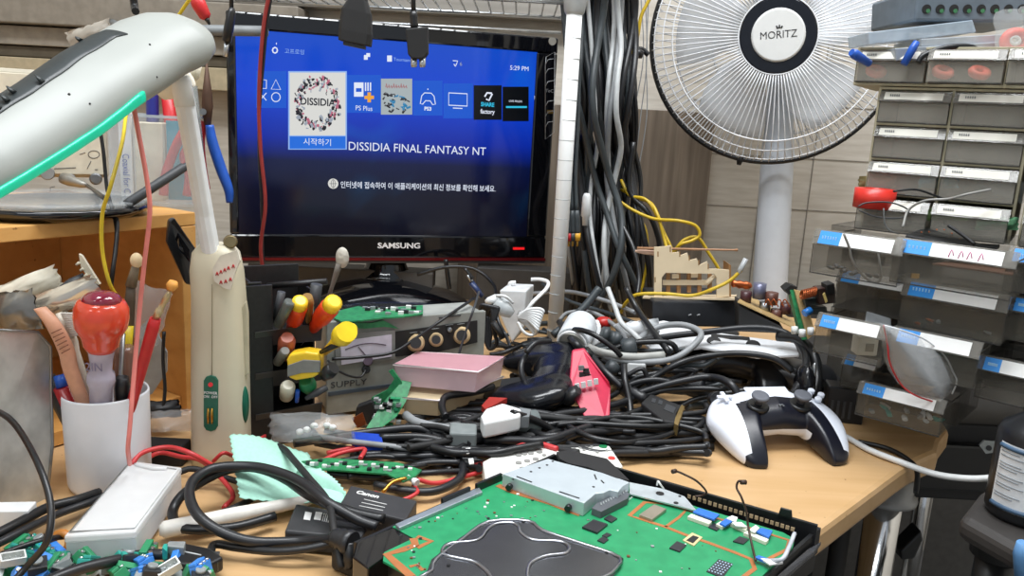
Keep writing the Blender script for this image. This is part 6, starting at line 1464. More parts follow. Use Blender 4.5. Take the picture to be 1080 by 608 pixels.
ptext('SUPPLY', 368, 405, .010, DGR, sx=1.3, name='name_print'); MB().tube([pp(463, 335.5, .0046), pp(474, 334, .0046), pp(486, 332.5, .0046)], .0009, 5, raw=True).build('maker_print', DGR, psu)
pq([(346, 414), (420, 404), (420, 407), (346, 418)], .004, .0055, 'dark_stripe', mat('stripe_blue', '#3f4a55', .5))
MB().rod(pp(386, 390, .004), pp(386, 390, .010), [(0, .005), (1, .004)], 14).build('terminal', BLKM, psu)
cable([pp(386, 390, .010), pp(380, 398, .016), pp(366, 396, .02), pp(352, 388, .02), pp(346, 380, .016)], .0013, BLK, 'thin black lead plugged into the grey power supply')
# green boards on top and leaning
ptop = T+PH+.003
bo1 = MB().slab([Vector((G(x, y, PH+.006).x, G(x, y, PH+.006).y, ptop+.0018)) for x, y in ((350, 333), (360, 326), (378, 322), (392, 325), (446, 321), (446, 330), (425, 333), (405, 334), (380, 337), (360, 338))], (0, 0, -.0016)).build('circuit_board', PCB); tag(bo1, 'dark green circuit board lying on top of the grey power supply', 'circuit board')
o = MB(); r = random.Random(31)
for k in range(22):
    q = G(385+k*2.7, 327+r.uniform(-3, 4), PH+.006); o.box((q.x-.003, q.y-.002, ptop+.0018), (q.x+.003, q.y+.002, ptop+.003+r.uniform(0, .003)), m=k % 3)
o.build('chips', [CGY, CBK, PAPER], bo1)
bo2 = MB().plate([pp(x, y, .0075) for x, y in ((365, 340), (392, 341), (404, 338), (421, 347), (405, 345), (385, 347), (372, 346))], pn_*-.002).build('circuit_board', PCB); tag(bo2, 'narrow green board hanging over the top front edge of the power supply', 'circuit board')
bo3 = MB().plate([V(x, y, Y-.055) for x, y, Y in ((386, 452, .86), (402, 428, .88), (414, 412, .89), (424, 402, .90), (434, 404, .90), (428, 424, .885), (418, 440, .87), (400, 453, .86))], (0, .002, 0)).build('circuit_board', PCB); tag(bo3, 'ragged green circuit board leaning before the power supply beside the cream case', 'circuit board')
o = MB()
for k in range(28):
    q = V(396+r.uniform(0, 26), 446-r.uniform(0, 30), .835-.0)-Vector((0, .016, 0)); o.box((q.x-.002, q.y, q.z-.002), (q.x+.003, q.y+.006, q.z+.001), m=k % 4)
o.build('chips', [CGY, CBK, PAPER, CGN], bo3)
bo4 = MB().plate([V(x, y, .842) for x, y in ((388, 432), (392, 420), (408, 412), (416, 400), (410, 392), (414, 390), (424, 404), (410, 430))], (0, .003, 0)).build('circuit_board', PCB); tag(bo4, 'small torn green board corner behind the leaning ragged board', 'circuit board')
tag(MB().plate([V(x, y, .815) for x, y in ((371, 442), (382, 436), (386, 448), (377, 452))], (0, .003, 0)).build('copper_scrap', COPP), 'copper brown scrap leaning near the vivid blue block', 'scrap')
tag(MB().plate([V(x, y, .835) for x, y in ((376, 430), (392, 424), (400, 440), (388, 449), (374, 440))], (0, .012, 0)).build('dark_block', BLKM, bevel=.001), 'small dark block between power supply and leaning boards', 'block')
# ================================================================ pink and cream organizers
def clearbox(name, label, lidpts, hl, drop, m_lid, m_body, ndiv, cat='case'):
    Q = [G(x, y, hl) for x, y in lidpts]; c = sum(Q, Vector())/len(Q); o = thing(name, label, cat, (c.x, c.y, T+hl-drop))
    MB().slab(Q, (0, 0, -.003)).build('lid', m_lid, o, bevel=.0008)
    q1 = [c+(p-c)*.975-Vector((0, 0, .0032)) for p in Q]; q0 = [c+(p-c)*.93-Vector((0, 0, drop)) for p in Q]
    w = MB(); n = len(Q)
    for i in range(n):
        j = (i+1) % n; s = .97
        ia, ib, ja, jb = c+(q0[i]-c)*s, c+(q1[i]-c)*s, c+(q0[j]-c)*s, c+(q1[j]-c)*s
        ia.z = q0[i].z; ib.z = q1[i].z; ja.z = q0[j].z; jb.z = q1[j].z
        w.add([q0[i], q0[j], ja, ia, q1[i], q1[j], jb, ib], [(3,2,1,0),(4,5,6,7),(0,1,5,4),(1,2,6,5),(2,3,7,6),(3,0,4,7)])
    w.slab([p-Vector((0, 0, 0)) for p in q0], (0, 0, -.001))
    w.build('tray', m_body, o)
    MB().tube([p+Vector((0, 0, -.001)) for p in Q], .0011, 6, raw=True, closed=True).build('lid_rim', mat('rim_'+name+label[:4], '#f2e6e6', .3, alpha=.9), o)
    for k in range(1, ndiv):
        t = k/ndiv; a1, b1 = q1[0].lerp(q1[1], t), q1[-1].lerp(q1[2], t); a0, b0 = q0[0].lerp(q0[1], t), q0[-1].lerp(q0[2], t)
        MB().plate([a0, b0, b1, a1], Vector((.0008, 0, 0))).build('divider', m_body, o)
    return o
PKL = mat('pink_lid', '#dba6b0', .25, alpha=.6, var=.03); PKB = mat('pink_body', '#ecd0d6', .25, alpha=.42, var=.03)
CRL = mat('cream_lid', '#e6d2ae', .3, alpha=.6, var=.04); CRB = mat('cream_body', '#ecd6b0', .3, alpha=.5, var=.04)
clearbox('bead_case', 'cream translucent divided case lying beneath the pink one', [(424, 419), (462, 422), (531, 397), (500, 386), (440, 394), (427, 408)], .040, .019, CRL, CRB, 5)
clearbox('bead_case', 'pink translucent divided case lying on top of the cream one', [(415, 384), (504, 392), (533, 376), (440, 371)], .072, .024, PKL, PKB, 6)
# ================================================================ long low speaker-ish router box, catapult, pink card
rb_c = thing('media_box', 'low dark box under the laser cut wooden model', 'box', V(735, 335, 1.14))
P = [V(688, 318, 1.14), V(778, 318, 1.18), V(778, 346, 1.18), V(688, 344, 1.14)]
MB().plate([P[0], P[1], P[2], P[3]], (-.0, .10, 0)).build('case', mat('box_charcoal', '#2a2c30', .45), rb_c, bevel=.003)
mb_ = MB()
for x, y, w in ((715, 341, .004), (726, 333, .003), (735, 333, .003)): p = V(x, y, 1.139+(x-688)*.00045); mb_.rod(p, p+Vector((w*1.5, .001, .0015)), [(0, .0012), (1, .0012)], 6)
mb_.build('scuff', GCAB, rb_c)
top_z = P[0].z
def ontop(px, py, dz=0.): return G(px, py, top_z-T+dz)
tag(MB().slab([V(x, y, Y)+Vector((0, 0, .0)) for x, y, Y in ((698, 316, 1.16), (770, 318, 1.19), (768, 312, 1.24), (700, 312, 1.24))], (0, 0, -.003)).build('pink_card', mat('pink_card', '#d9a8b4', .6)), 'pale pink card lying between the dark box and the wooden model', 'card')
ct_ = thing('wooden_model', 'laser cut plywood catapult model with a slotted side panel, standing on the dark box', 'model', V(735, 312, 1.17))
PLY = mat('plywood', '#e2cfae', .6, var=.06, scale=30.)
YC = 1.17
outl = [(690, 313), (690, 261), (703, 260), (708, 259), (709, 267), (716, 266), (717, 270), (725, 267), (727, 275), (735, 273), (738, 280), (746, 276), (748, 284), (756, 284), (769, 285), (769, 313), (756, 314), (756, 300)]
hole_top = [(756, 293), (753, 289), (702, 288), (698, 293), (698, 313)]
MB().plate([V(x, y, YC) for x, y in outl+hole_top], (0, .003, 0)).build('side_panel', PLY, ct_)
MB().plate([V(x, y, YC+.035) for x, y in outl+hole_top], (0, .003, 0)).build('side_panel', PLY, ct_)
DRK = mat('ply_dark', '#9c7448', .6)
for i in range(5):
    x = 705+i*11; MB().plate([V(x-1.8, 288, YC+.012), V(x+1.8, 288, YC+.012), V(x+2, 309, YC+.012), V(x-2, 309, YC+.012)], (0, .006, 0)).build('rib', DRK, ct_)
for (x0, y0, x1, y1) in ((699, 296, 745, 301), (709, 290, 716, 294), (729, 289, 736, 293)): MB().plate([V(x0, y0, YC+.008), V(x1, y0, YC+.008), V(x1, y1, YC+.008), V(x0, y1, YC+.008)], (0, .003, 0)).build('crossbar', PLY, ct_)
MB().rod(V(744, 300, YC+.006), V(754, 291, YC+.006), [(0, .003), (.5, .004), (1, .003)], 12).build('drum', PLY, ct_)
MB().rod(V(672, 262, YC+.015), V(778, 264, YC+.015), [(0, .0022), (.95, .0014), (1, .0022)], 8).build('rod', mat('rod_brown', '#a87e5c', .5), ct_)
MB().rod(V(670, 265, YC+.02), V(698, 268, YC+.02), [(0, .0018), (.3, .0035), (1, .004)], 8).build('arm', mat('pale_pink_wood', '#d2b09a', .5), ct_)
MB().plate([V(678, 313, YC-.004), V(775, 315, YC-.004), V(777, 311, YC+.05), V(682, 310, YC+.05)], (0, 0, -.003)).build('base_plate', PLY, ct_)
MB().plate([V(769, 279, YC+.0), V(771, 280, YC+.0), V(771, 313, YC+.0), V(769, 313, YC+.0)], (0, .036, 0)).build('end_panel', DRK, ct_)
sp2 = MB().rod(V(771, 299, YC+.015), V(793, 302, YC+.015), [(0, .003), (.1, .006), (.25, .0045), (.4, .0065), (.55, .0048), (.7, .0065), (.9, .005), (1, .002)], 14).build('spool', COPP, ct_)
nt_ = MB()
for x, y in ((694, 268), (707, 263), (717, 268), (727, 272), (737, 277), (747, 281), (691, 295)): nt_.plate([V(x-.6, y-2.5, YC-.0004), V(x+.6, y-2.5, YC-.0004), V(x+.6, y+3, YC-.0004), V(x-.6, y+3, YC-.0004)], (0, .0008, 0))
nt_.build('notch', DRK, ct_)
# yellow cables
ycs = [([V(655, 190, 1.32), V(664, 206, 1.30), V(680, 210, 1.28), (V(690, 222, 1.27)), V(700, 245, 1.26), V(708, 262, 1.25), V(712, 275, 1.26)], 'yellow cable falling steeply to the left part of the wooden model'),
 ([V(655, 200, 1.33), V(672, 209, 1.31), V(686, 214, 1.28), V(694, 228, 1.26), V(700, 250, 1.25), V(704, 266, 1.24), V(704, 280, 1.24)], 'second yellow cable falling close beside the first behind the model'),
 ([V(650, 210, 1.30), V(668, 222, 1.28), V(690, 231, 1.26), V(715, 233, 1.24), V(733, 238, 1.24), V(738, 248, 1.24), V(730, 254, 1.24), V(718, 258, 1.24), V(712, 266, 1.25)], 'yellow cable swinging out right in an arch before turning back'),
 ([V(712, 264, 1.25), V(722, 253, 1.25), V(736, 251, 1.25), V(748, 268, 1.25), V(758, 284, 1.25), V(763, 296, 1.26)], 'yellow cable dropping diagonally to the right end of the model'),
 ([V(670, 225, 1.31), V(680, 240, 1.30), V(683, 262, 1.30), V(681, 285, 1.30), V(676, 310, 1.30)], 'yellow cable hanging straight down left of the model'),
 ([V(655, 330, 1.18), V(660, 320, 1.16), V(672, 311, 1.145), V(700, 310, 1.135), V(730, 312, 1.13), V(752, 305, 1.12), V(770, 296, 1.12), V(782, 285, 1.12)], 'yellow cable sweeping in front of the wooden model up to a clear plug')]
for P_, l in ycs: cable(P_, .0026, YCAB, l)
tag(MB().rod(V(779, 288, 1.12), V(787, 273, 1.12), [(0, .0045), (.3, .0055), (1, .0055)], 4, flat=.7).build('network_plug', mat('clear_plug', '#c2c6c8', .15, alpha=.8)), 'clear network plug at the end of the front yellow cable', 'plug')
# ================================================================ capacitor board and coil board
b = thing('power_board', 'tan circuit board with brown coils on a black block, before the fan column', 'circuit board', V(805, 330, 1.10))
MB().plate([V(778, 318, 1.10), V(836, 345, 1.06), V(838, 338, 1.14), V(786, 309, 1.18)], (0, 0, -.0018)).build('board', mat('phenolic', '#b79a68', .5), b)
for (x, y, rr_, hh, m) in ((786, 312, .008, .016, mat('dark_red_cap', '#45262a', .35)), (800, 308, .009, .022, mat('violet_cap', '#6d6f86', .3, .3)), (813, 314, .009, .017, mat('coil_brown', '#5e3a30', .4)), (806, 322, .008, .014, STEEL), (818, 331, .0085, .016, mat('coil_brown', '#5e3a30')), (828, 324, .008, .015, mat('dark_red_cap', '#45262a')), (800, 326, .006, .008, GCAB)):
    p = V(x, y+7, 1.12-(x-800)*.0004); MB().cyl(p, p+Vector((0, 0, hh)), rr_, n=14).build('coil', m, b)
w_ = MB()
for k in range(4): w_.tube([V(806+k*6, 322, 1.09), V(810+k*6, 316, 1.09), V(815+k*6, 324, 1.085)], .0009, 5)
w_.build('copper_wire', COPP, b)
tag(MB().plate([V(779, 322, 1.105), V(826, 346, 1.065), V(826, 352, 1.065), V(779, 350, 1.105)], (.01, .06, 0)).build('black_block', BLKM, bevel=.001), 'matte black block carrying the tan coil board', 'block')
b = thing('coil_board', 'upright green board with a copper coil and dark transformers, left of the drawers', 'circuit board', V(850, 330, 1.0))
MB().plate([V(833, 306, .99), V(838, 306, .99), V(852, 358, .97), V(846, 359, .97)], (.006, .035, 0)).build('board', PCB, b)
MB().plate([V(838, 306, .985), V(848, 308, .985), V(860, 352, .965), V(852, 358, .965)], (0, .004, 0)).build('phenolic_edge', mat('phenolic', '#b79a68'), b)
R = [V(846+k*1.9, 311-k*.45, .972) for k in range(8)]
cl = MB()
for p in R: cl.tube([p+Vector((.0005*math.cos(a), .006*math.sin(a), .0055*math.cos(a))) for a in [PI*i/6 for i in range(12)]], .0011, 5, raw=True, closed=True)
cl.build('copper_coil', COPP, b)
for (x0, y0, x1, y1, m) in ((849, 315, 866, 324, mat('trafo', '#2f3a3c', .4)), (850, 325, 872, 333, mat('trafo', '#2f3a3c')), (863, 304, 881, 322, mat('trafo_red', '#3a2622', .45)), (872, 300, 880, 312, BLKM)):
    MB().plate([V(x0, y0+1, .97), V(x1, y0-1, .985), V(x1+1, y1-2, .985), V(x0+1, y1, .97)], (0, .02, 0)).build('transformer', m, b, bevel=.001)
MB().rod(V(848, 331, .965), V(855, 327, .968), [(0, .0045), (1, .0045)], 12).build('blue_capacitor', mat('cap_blue', '#2a78c8', .3), b)
MB().plate([V(868, 311, .968), V(870, 309, .968), V(873, 318, .968), V(871, 320, .968)], (0, .002, 0)).build('yellow_tape', mat('pale_yellow', '#d9c27a', .5), b)
MB().plate([V(828, 306, .99), V(834, 301, .99), V(841, 303, .99), V(839, 308, .99), (V(832, 311, .99))], (0, .02, 0)).build('heat_sink', BLKM, b)
for x, y in ((838, 349), (846, 352), (855, 350)): MB().rod(V(x, y+3, .96), V(x, y-4, .96), [(0, .004), (1, .004)], 10).build('terminal', (WHT, CWH, LCAB)[x % 3], b)
# ================================================================ white wall charger, bottle, white coil of cable
wc = thing('wall_charger', 'white rectangular charger standing behind a bundle of white cable', 'charger', V(545, 340, 1.12))
MB().plate([V(527, 306, 1.12), V(555, 307, 1.12), V(552, 345, 1.12), V(540, 362, 1.12), V(528, 335, 1.12)], (.012, .05, 0)).build('case', mat('charger_white', '#dcdedf', .35), wc, bevel=.002)
wb2 = thing('white_cable', 'white cable tied in a flat bundle left of the white pole', 'cable', V(560, 340, 1.09))
for k in range(8):
    y0 = 326+k*3; MB().tube([V(546, 335, 1.035), V(557, (y0+330)/2-1, 1.03), V(569-k*.4, y0, 1.03-.001*k), V(573-k, y0+3, 1.03), V(567-k*.5, y0+5, 1.035), V(556, (y0+340)/2, 1.04), V(546, 337, 1.04)], .0021, 7).build('turn', WHT, wb2)
MB().tube([V(548, 332, 1.085), V(555, 328, 1.085), V(563, 318, 1.09), V(576, 305, 1.12), V(578, 298, 1.14), V(570, 295, 1.15), V(560, 295, 1.15)], .0028, 8).build('lead', WHT, wb2)
MB().tube([V(544, 298, 1.15), V(538, 299, 1.15), V(538, 304, 1.15)], .0028, 8).build('lead_end', WHT, wb2)
MB().tube([V(546, 340, 1.08), V(552, 350, 1.075), V(560, 354, 1.075), V(565, 350, 1.08)], .0022, 8).build('loose_turn', WHT, wb2)
MB().tube([V(546, 334, 1.083), V(548, 328, 1.075), V(552, 334, 1.08), V(549, 342, 1.08)], .0012, 6, closed=True).build('tie', CLEAR, wb2)
wk = thing('charger_plug', 'clear and white plug head with prongs beside the white charger', 'plug', V(532, 322, 1.08))
MB().rod(V(512, 319, 1.08), V(524, 315, 1.08), [(0, .003), (.3, .0055), (1, .0065)], 12).build('prong', WHT, wk); MB().rod(V(522, 318, 1.08), V(540, 332, 1.08), [(0, .011), (.5, .013), (1, .006)], 16).build('head', mat('plug_clear', '#d2d8da', .15, alpha=.75), wk); MB().tube([V(523, 312, 1.078), V(533, 313, 1.07), V(541, 320, 1.078)], .002, 7).build('rim', WHT, wk)
up_ = thing('usb_cable_plug', 'silver tipped blue black plug dangling over the monitor foot', 'plug', V(498, 300, 1.10))
MB().rod(V(490, 283, 1.10), V(498, 294, 1.10), [(0, .0035), (.2, .0045), (.8, .005), (1, .006)], 10, flat=.6).build('boot', BLK, up_); MB().rod(V(493, 290, 1.099), V(498, 297, 1.099), [(0, .0048), (1, .0048)], 4, flat=.5).build('tip', SILV, up_); MB().rod(V(497, 298, 1.10), V(508, 313, 1.10), [(0, .0085), (1, .0085)], 4, flat=.5).build('socket_body', mat('navy_plug', '#26355c', .35), up_)
bc_ = thing('black_bundle', 'black cable folded in a tight bundle beside the grey power supply', 'cable', V(512, 345, 1.06))
for k in range(6): MB().tube([V(505+k*3, 330+k, 1.06), V(508+k*3, 322+k, 1.055), V(518+k*1.5, 326, 1.055), V(520, 345, 1.05), V(524, 362, 1.05), V(516, 368, 1.05), V(510+k*1.6, 352, 1.055), V(505+k*3, 330+k, 1.06)], .0026, 7).build('turn', RUB, bc_)
MB().rod(V(520, 340, 1.045), V(530, 356, 1.045), [(0, .007), (1, .007)], 10, flat=.6).build('strap', BLKM, bc_)
cable([V(538, 366, 1.0), V(534, 355, 1.04), V(526, 340, 1.05), V(522, 325, 1.07), V(512, 315, 1.10)], .0024, RUB, 'black cable rising behind the tipped controller to the dangling plug')
# ================================================================ white cylinder camera etc
cy = thing('webcam', 'white drum shaped device with a pale round end beside the pole foot', 'camera', V(615, 355, 1.02))
MB().rod(V(604, 362, 1.0), V(614, 342, 1.05), [(0, .021), (.05, .022), (.9, .022), (1, .020)], 28).build('drum', mat('drum_white', '#d5dade', .35), cy)
MB().rod(V(603, 364, .997), V(604, 362, 1.0), [(0, .018), (1, .018)], 28).build('face', mat('face_grey', '#a8a79f', .6), cy)
MB().tube([V(603, 364, .996)+((V(614, 342, 1.05)-V(604, 362, 1.0)).normalized().orthogonal().normalized()*.0185*math.cos(a)+(V(614, 342, 1.05)-V(604, 362, 1.0)).normalized().cross((V(614, 342, 1.05)-V(604, 362, 1.0)).normalized().orthogonal().normalized())*.0185*math.sin(a)) for a in [PI*i/12 for i in range(24)]], .0018, 6, raw=True, closed=True).build('rim', WHT, cy)
wbk = tag(MB().plate([V(601, 344, 1.04), V(634, 343, 1.04), V(634, 362, 1.03), V(620, 368, 1.03)], (0, .03, 0)).build('white_block', WHT, bevel=.002), 'white angular block behind the drum shaped device', 'block')
tag(MB().rod(V(634, 352, 1.02), V(655, 360, 1.02), [(0, .010), (.3, .012), (.32, .009), (.6, .009), (.62, .011), (1, .007)], 14).build('connector', DCAB), 'slate grey stepped connector right of the white block', 'connector')
tag(MB().rod(V(655, 368, .99), V(671, 366, .99), [(0, .009), (.2, .0125), (.9, .0125), (1, .009)], 16).build('ferrite_core', DCAB), 'slate grey ferrite core on a cable right of the drum shaped device', 'ferrite')
tag(MB().ell(V(637, 340, 1.08), (.012, .01, .008)).build('red_block', mat('red_bright', '#c22a26', .3)), 'bright red rounded piece peeking out behind the white block', 'block')
tag(MB().box((-.012, -.006, 0), (.012, .006, .016)).build('white_adapter', WHT, world=False, loc=V(670, 394, .97), bevel=.003), 'small white rounded switch among black cables left of the black controller', 'switch')
tag(MB().rod(V(640, 385, .95), V(652, 392, .95), [(0, .008), (.5, .0095), (1, .006)], 12).build('connector', DCAB), 'short slate connector left of the small white switch', 'connector')
# red remote with white switches
rr2 = thing('switch_box', 'crimson tapered handheld box with four white switches', 'switch box', G(622, 420, 0))
P = [V(x, y, Y-.05) for x, y, Y in ((603, 370, .97), (616, 368, .97), (642, 405, .94), (644, 410, .94), (643, 440, .90), (639, 443, .898), (618, 444, .898), (603, 415, .93), (600, 407, .935))]
MB().plate(P, (.002, .018, -.004)).build('case', mat('crimson', '#c02848', .4), rr2, bevel=.002, seg=3)
for i in range(4):
    x = 608+i*6.6; y = 408-i*1.7; Yq = .879
    MB().plate([V(x-2.2, y-3, Yq), V(x+2.6, y-3.8, Yq), V(x+3.2, y+2.6, Yq), V(x-1.6, y+3.4, Yq)], (0, -.004, .001)).build('switch', WHT, rr2, bevel=.0004)
for x, y in ((614, 395), (620, 397), (618, 391), (613, 388)): MB().plate([V(x-3, y-2.5, .895), V(x+3, y-2.5, .895), V(x+4, y+2.5, .895), V(x-3, y+2.5, .895)], (0, -.003, 0)).build('chip', (CBK, GRY)[x % 2], rr2)
# DVI plug
dv_ = thing('monitor_plug', 'black screen cable plug with a gold mouth, lying before the crimson box', 'plug', G(695, 430, 0))
MB().slab([G(x, y, .026) for x, y in ((676, 425), (686, 415), (720, 428), (712, 446), (700, 444))], (0, 0, -.014)).build('housing', BLKM, dv_, bevel=.002)
MB().slab([G(x, y, .026) for x, y in ((713, 436), (719, 427), (722, 429), (715, 449), (711, 447))], (0, 0, -.012)).build('mouth', mat('mouth_gold', '#b59a64', .35, .8), dv_)
MB().rod(G(654, 408, .03), G(682, 422, .022), [(0, .009), (.35, .0095), (.4, .007), (.6, .0075), (.65, .0062), (.8, .007), (1, .006)], 14).build('strain_relief', RUB, dv_)
rg_ = MB()
for x, y in ((690, 422), (697, 424)): rg_.slab([G(a, b, .0266) for a, b in ((x-2, y-2), (x+2, y-1), (x+1, y+3), (x-3, y+2))], (0, 0, -.001))
rg_.slab([G(a, b, .0266) for a, b in ((703, 426), (713, 430), (710, 436), (700, 432))], (0, 0, -.001)); rg_.build('relief', DGR, dv_)
cable([V(590, 340, 1.1), V(606, 362, .97), G(620, 372, .06), G(640, 394, .045), G(656, 409, .032)], .0045, RUB, 'thick black cable running into the gold mouthed plug')
# grey serial plugs & white scart
gp2 = thing('serial_plug', 'grey moulded cable joint with a square block, in front of the cream case', 'plug', G(490, 452, 0))
MB().tube([G(428, 438, .022), G(438, 445, .022), G(455, 450, .022), G(475, 453, .022)], .0048, 10).build('cord', GCAB, gp2); MB().slab([G(x, y, .030) for x, y in ((475, 445), (503, 447), (503, 458), (474, 457))], (0, 0, -.018)).build('block', mat('joint_grey', '#7d8484', .5), gp2, bevel=.002)
MB().rod(G(503, 454, .02), G(566, 446, .022), [(0, .006), (.25, .006), (.27, .0085), (.35, .007), (.4, .0085), (.48, .007), (.52, .010), (.75, .014), (1, .014)], 16).build('connector_boot', mat('boot_grey', '#6f7878', .5), gp2)
sw = thing('white_plug', 'chunky white plug lying on dark cables right of the cream case', 'plug', G(530, 436, .03))
MB().slab([G(x, y, .045) for x, y in ((507, 438), (512, 431), (530, 425), (550, 431), (549, 438), (530, 442), (510, 446))], (0, 0, -.018)).build('housing', WHT, sw, bevel=.003, seg=3)
MB().slab([G(x, y, .040) for x, y in ((548, 430), (560, 432), (558, 440), (548, 440))], (0, 0, -.012)).build('metal_end', GRY, sw)
tag(MB().slab([G(x, y, .04) for x, y in ((508, 428), (516, 419), (535, 420), (524, 426), (512, 432))], (0, 0, -.006)).build('red_card', mat('red_dark', '#9c2a22', .5)), 'dark red flap behind the chunky white plug', 'flap')
tag(MB().slab([V(x, y, Y) for x, y, Y in ((664, 345, 1.1), (700, 338, 1.13), (760, 352, 1.11), (838, 362, 1.05), (843, 374, .99), (800, 376, .99), (740, 366, 1.03), (690, 372, 1.03))], (0, 0, -.004)).build('white_sheet', mat('sheet_white', '#d5d7da', .6, bump=.5, scale=20.), bevel=.001), 'crumpled white sheet spread beneath the dark box and behind the black controllers', 'sheet')
crumple(672, 350, 1.06, .06, .03, .01, mat('white_wrap', '#cfd2d4', .4, alpha=.9), 'white_wrap', 'crumpled white wrapping left of the dark box', 31, .2)
# headset-like black ring at right of the controllers
hr = thing('headset', 'black headset lying behind the white controller against the drawers', 'headset', G(850, 420, 0))
MB().tube([V(x, y, Y) for x, y, Y in ((820, 355, 1.02), (842, 358, 1.0), (858, 375, .97), (862, 400, .95), (856, 425, .92), (846, 432, .91))], .0065, 10).build('band', BLK, hr)
MB().ell(V(848, 408, .93), (.012, .02, .028)).build('ear_cup', mat('pad_black_shiny', '#141519'), hr); MB().ell(V(858, 393, .93), (.003, .004, .012)).build('silver_accent', SILV, hr)
MB().ell(V(818, 425, .89), (.035, .02, .012)).build('cushion', mat('cushion', '#2a2d31', .35), hr)
# ================================================================ cables across the desk
def C(pts, r, m, label, group=None, **k): return cable(pts, r, m, label, 'cable', group)
C([V(660, 372, .99), V(672, 362, 1.0), V(700, 356, 1.02), V(740, 351, 1.03), V(790, 346, 1.03), V(825, 350, 1.02), V(845, 366, .99), V(850, 385, .95), V(840, 410, .92), V(822, 432, .89)], .0046, RUB, 'long black cable arching from the ferrite core over both black controllers')
C([V(662, 412, .94), V(690, 398, .95), V(715, 384, .95), V(745, 376, .96), V(780, 373, .95), V(815, 378, .94), V(836, 392, .93)], .0042, BLK, 'black cable curving just above the thumb stick controller')
C([V(670, 416, .93), V(695, 408, .93), (V(725, 401, .93)), V(750, 398, .93), V(770, 405, .90), V(780, 422, .89), V(776, 438, .88)], .0045, RUB, 'black cable arching in front of the thumb stick controller')
C([V(672, 420, .93), V(700, 412, .93), V(730, 410, .93), V(765, 411, .92)], .0040, BLK, 'black cable lying flat below the arched one')
C([V(602, 366, .985), V(625, 370, .98), V(650, 380, .97), V(690, 382, .97), V(716, 376, .98), V(736, 360, 1.0), V(738, 350, 1.02), V(720, 343, 1.04), V(695, 345, 1.05), V(676, 356, 1.03), V(668, 366, 1.0)], .0042, GCAB, 'grey cable looping right from the drum shaped device')
C([V(619, 366, .98), V(634, 372, .975), V(665, 377, .97), V(700, 375, .98)], .0055, mat('light_grey_cable', '#a3a49f', .45), 'thick light grey cable leaving the drum shaped device')
C([V(641, 304, 1.08), V(648, 322, 1.06), V(655, 340, 1.04), V(668, 352, 1.02), V(678, 362, 1.0)], .0035, LCAB, 'pale cable coming down in front of the white block')
C([V(660, 304, 1.1), V(672, 326, 1.08), V(686, 346, 1.03), V(706, 372, .98)], .0042, BLK, 'straight black cable slanting down right left of the dark box')
C([V(632, 304, 1.1), V(618, 322, 1.09), V(600, 340, 1.08), V(583, 354, 1.07)], .0055, DCAB, 'thick slate cable slanting down left behind the pole foot')
C([V(592, 356, 1.04), V(604, 348, 1.0), V(624, 352, .97), V(645, 366, .96), V(655, 376, .96)], .0035, BLK, 'black cable arched over the top of the drum shaped device')
C([V(590, 338, 1.12), V(600, 330, 1.12), V(625, 330, 1.1), V(650, 345, 1.06), V(662, 360, 1.03)], .003, GCAB, 'thin grey cable behind the drum shaped device')
C([V(658, 385, .95), V(659, 400, .93), V(664, 425, .91), V(664, 445, .89), V(655, 458, .87)], .0042, BLK, 'black cable hanging down right of the crimson box')
C([V(555, 374, .93), V(550, 385, .915), V(552, 400, .905), V(566, 425, .90), V(585, 448, .88), V(604, 462, .85)], .0036, RUB, 'black cable looping over the tipped black controller')
C([V(580, 360, .95), V(565, 362, .93), V(555, 372, .92)], .0036, RUB, 'short black cable crest on the tipped black controller')
C([G(540, 436, .045), G(565, 444, .03), G(592, 458, .012), G(620, 468, .006), G(650, 468, .005)], .0040, BLK, 'black cable leaving the chunky white plug to the right')
C([G(560, 449, .018), G(600, 456, .010), G(650, 462, .006), G(700, 465, .004), G(752, 463, .004)], .0044, RUB, 'black cable running right toward the white controller, upper of three')
C([G(560, 458, .012), G(610, 465, .008), G(660, 471, .004), G(710, 473, .004), G(752, 472, .004)], .0044, BLK, 'black cable running right toward the white controller, middle of three')
C([G(640, 478, .005), G(680, 480, .004), G(715, 477, .004), G(735, 470, .004), G(752, 463, .006)], .0042, RUB, 'black cable running right toward the white controller, lowest of three')
C([G(718, 440, .018), G(735, 446, .012), G(752, 451, .01), G(765, 455, .01)], .004, BLK, 'black cable between the gold mouthed plug and the white controller')
C([G(724, 428, .012), G(745, 426, .01), G(756, 418, .01), G(760, 406, .015)], .0062, DCAB, 'thick slate cable bending beneath the thumb stick controller')
C([G(400, 462, .022), G(450, 462, .018), G(500, 474, .012), G(545, 474, .010), G(600, 466, .010)], .0045, BLK, 'black cable along the back of the desk left of the white remotes')
C([G(310, 468, .02), G(350, 462, .02), G(400, 455, .02), G(440, 452, .02), G(470, 462, .012), G(530, 468, .010)], .0045, RUB, 'black cable running behind the long green strip')
C([G(330, 460, .022), G(370, 466, .022), G(420, 472, .02), G(460, 478, .014), G(500, 492, .006)], .0030, GCAB, 'thin silver grey cable crossing above the long green strip')
C([G(345, 478, .015), G(380, 470, .016), G(378, 462, .02), G(366, 458, .02)], .0022, REDW, 'red wire looping behind the long green strip, left one')
C([G(340, 486, .015), G(360, 478, .016), G(384, 474, .018), G(380, 484, .018)], .0022, REDW, 'red wire looping behind the long green strip, right one')
C([G(345, 500, .012), G(380, 503, .010), G(410, 502, .010), G(450, 488, .010), G(490, 486, .008), (G(515, 490, .006))], .0040, BLK, 'black cable passing under the long green strip')
C([G(470, 440, .03), G(466, 428, .035), G(472, 418, .04), G(500, 414, .04), G(520, 408, .04)], .004, BLK, 'black cable arched behind the cream case corner')
C([G(440, 470, .012), G(480, 440, .02), G(520, 450, .012), G(560, 470, .008)], .0042, BLK, 'black cable humped between the grey joint and the remotes')
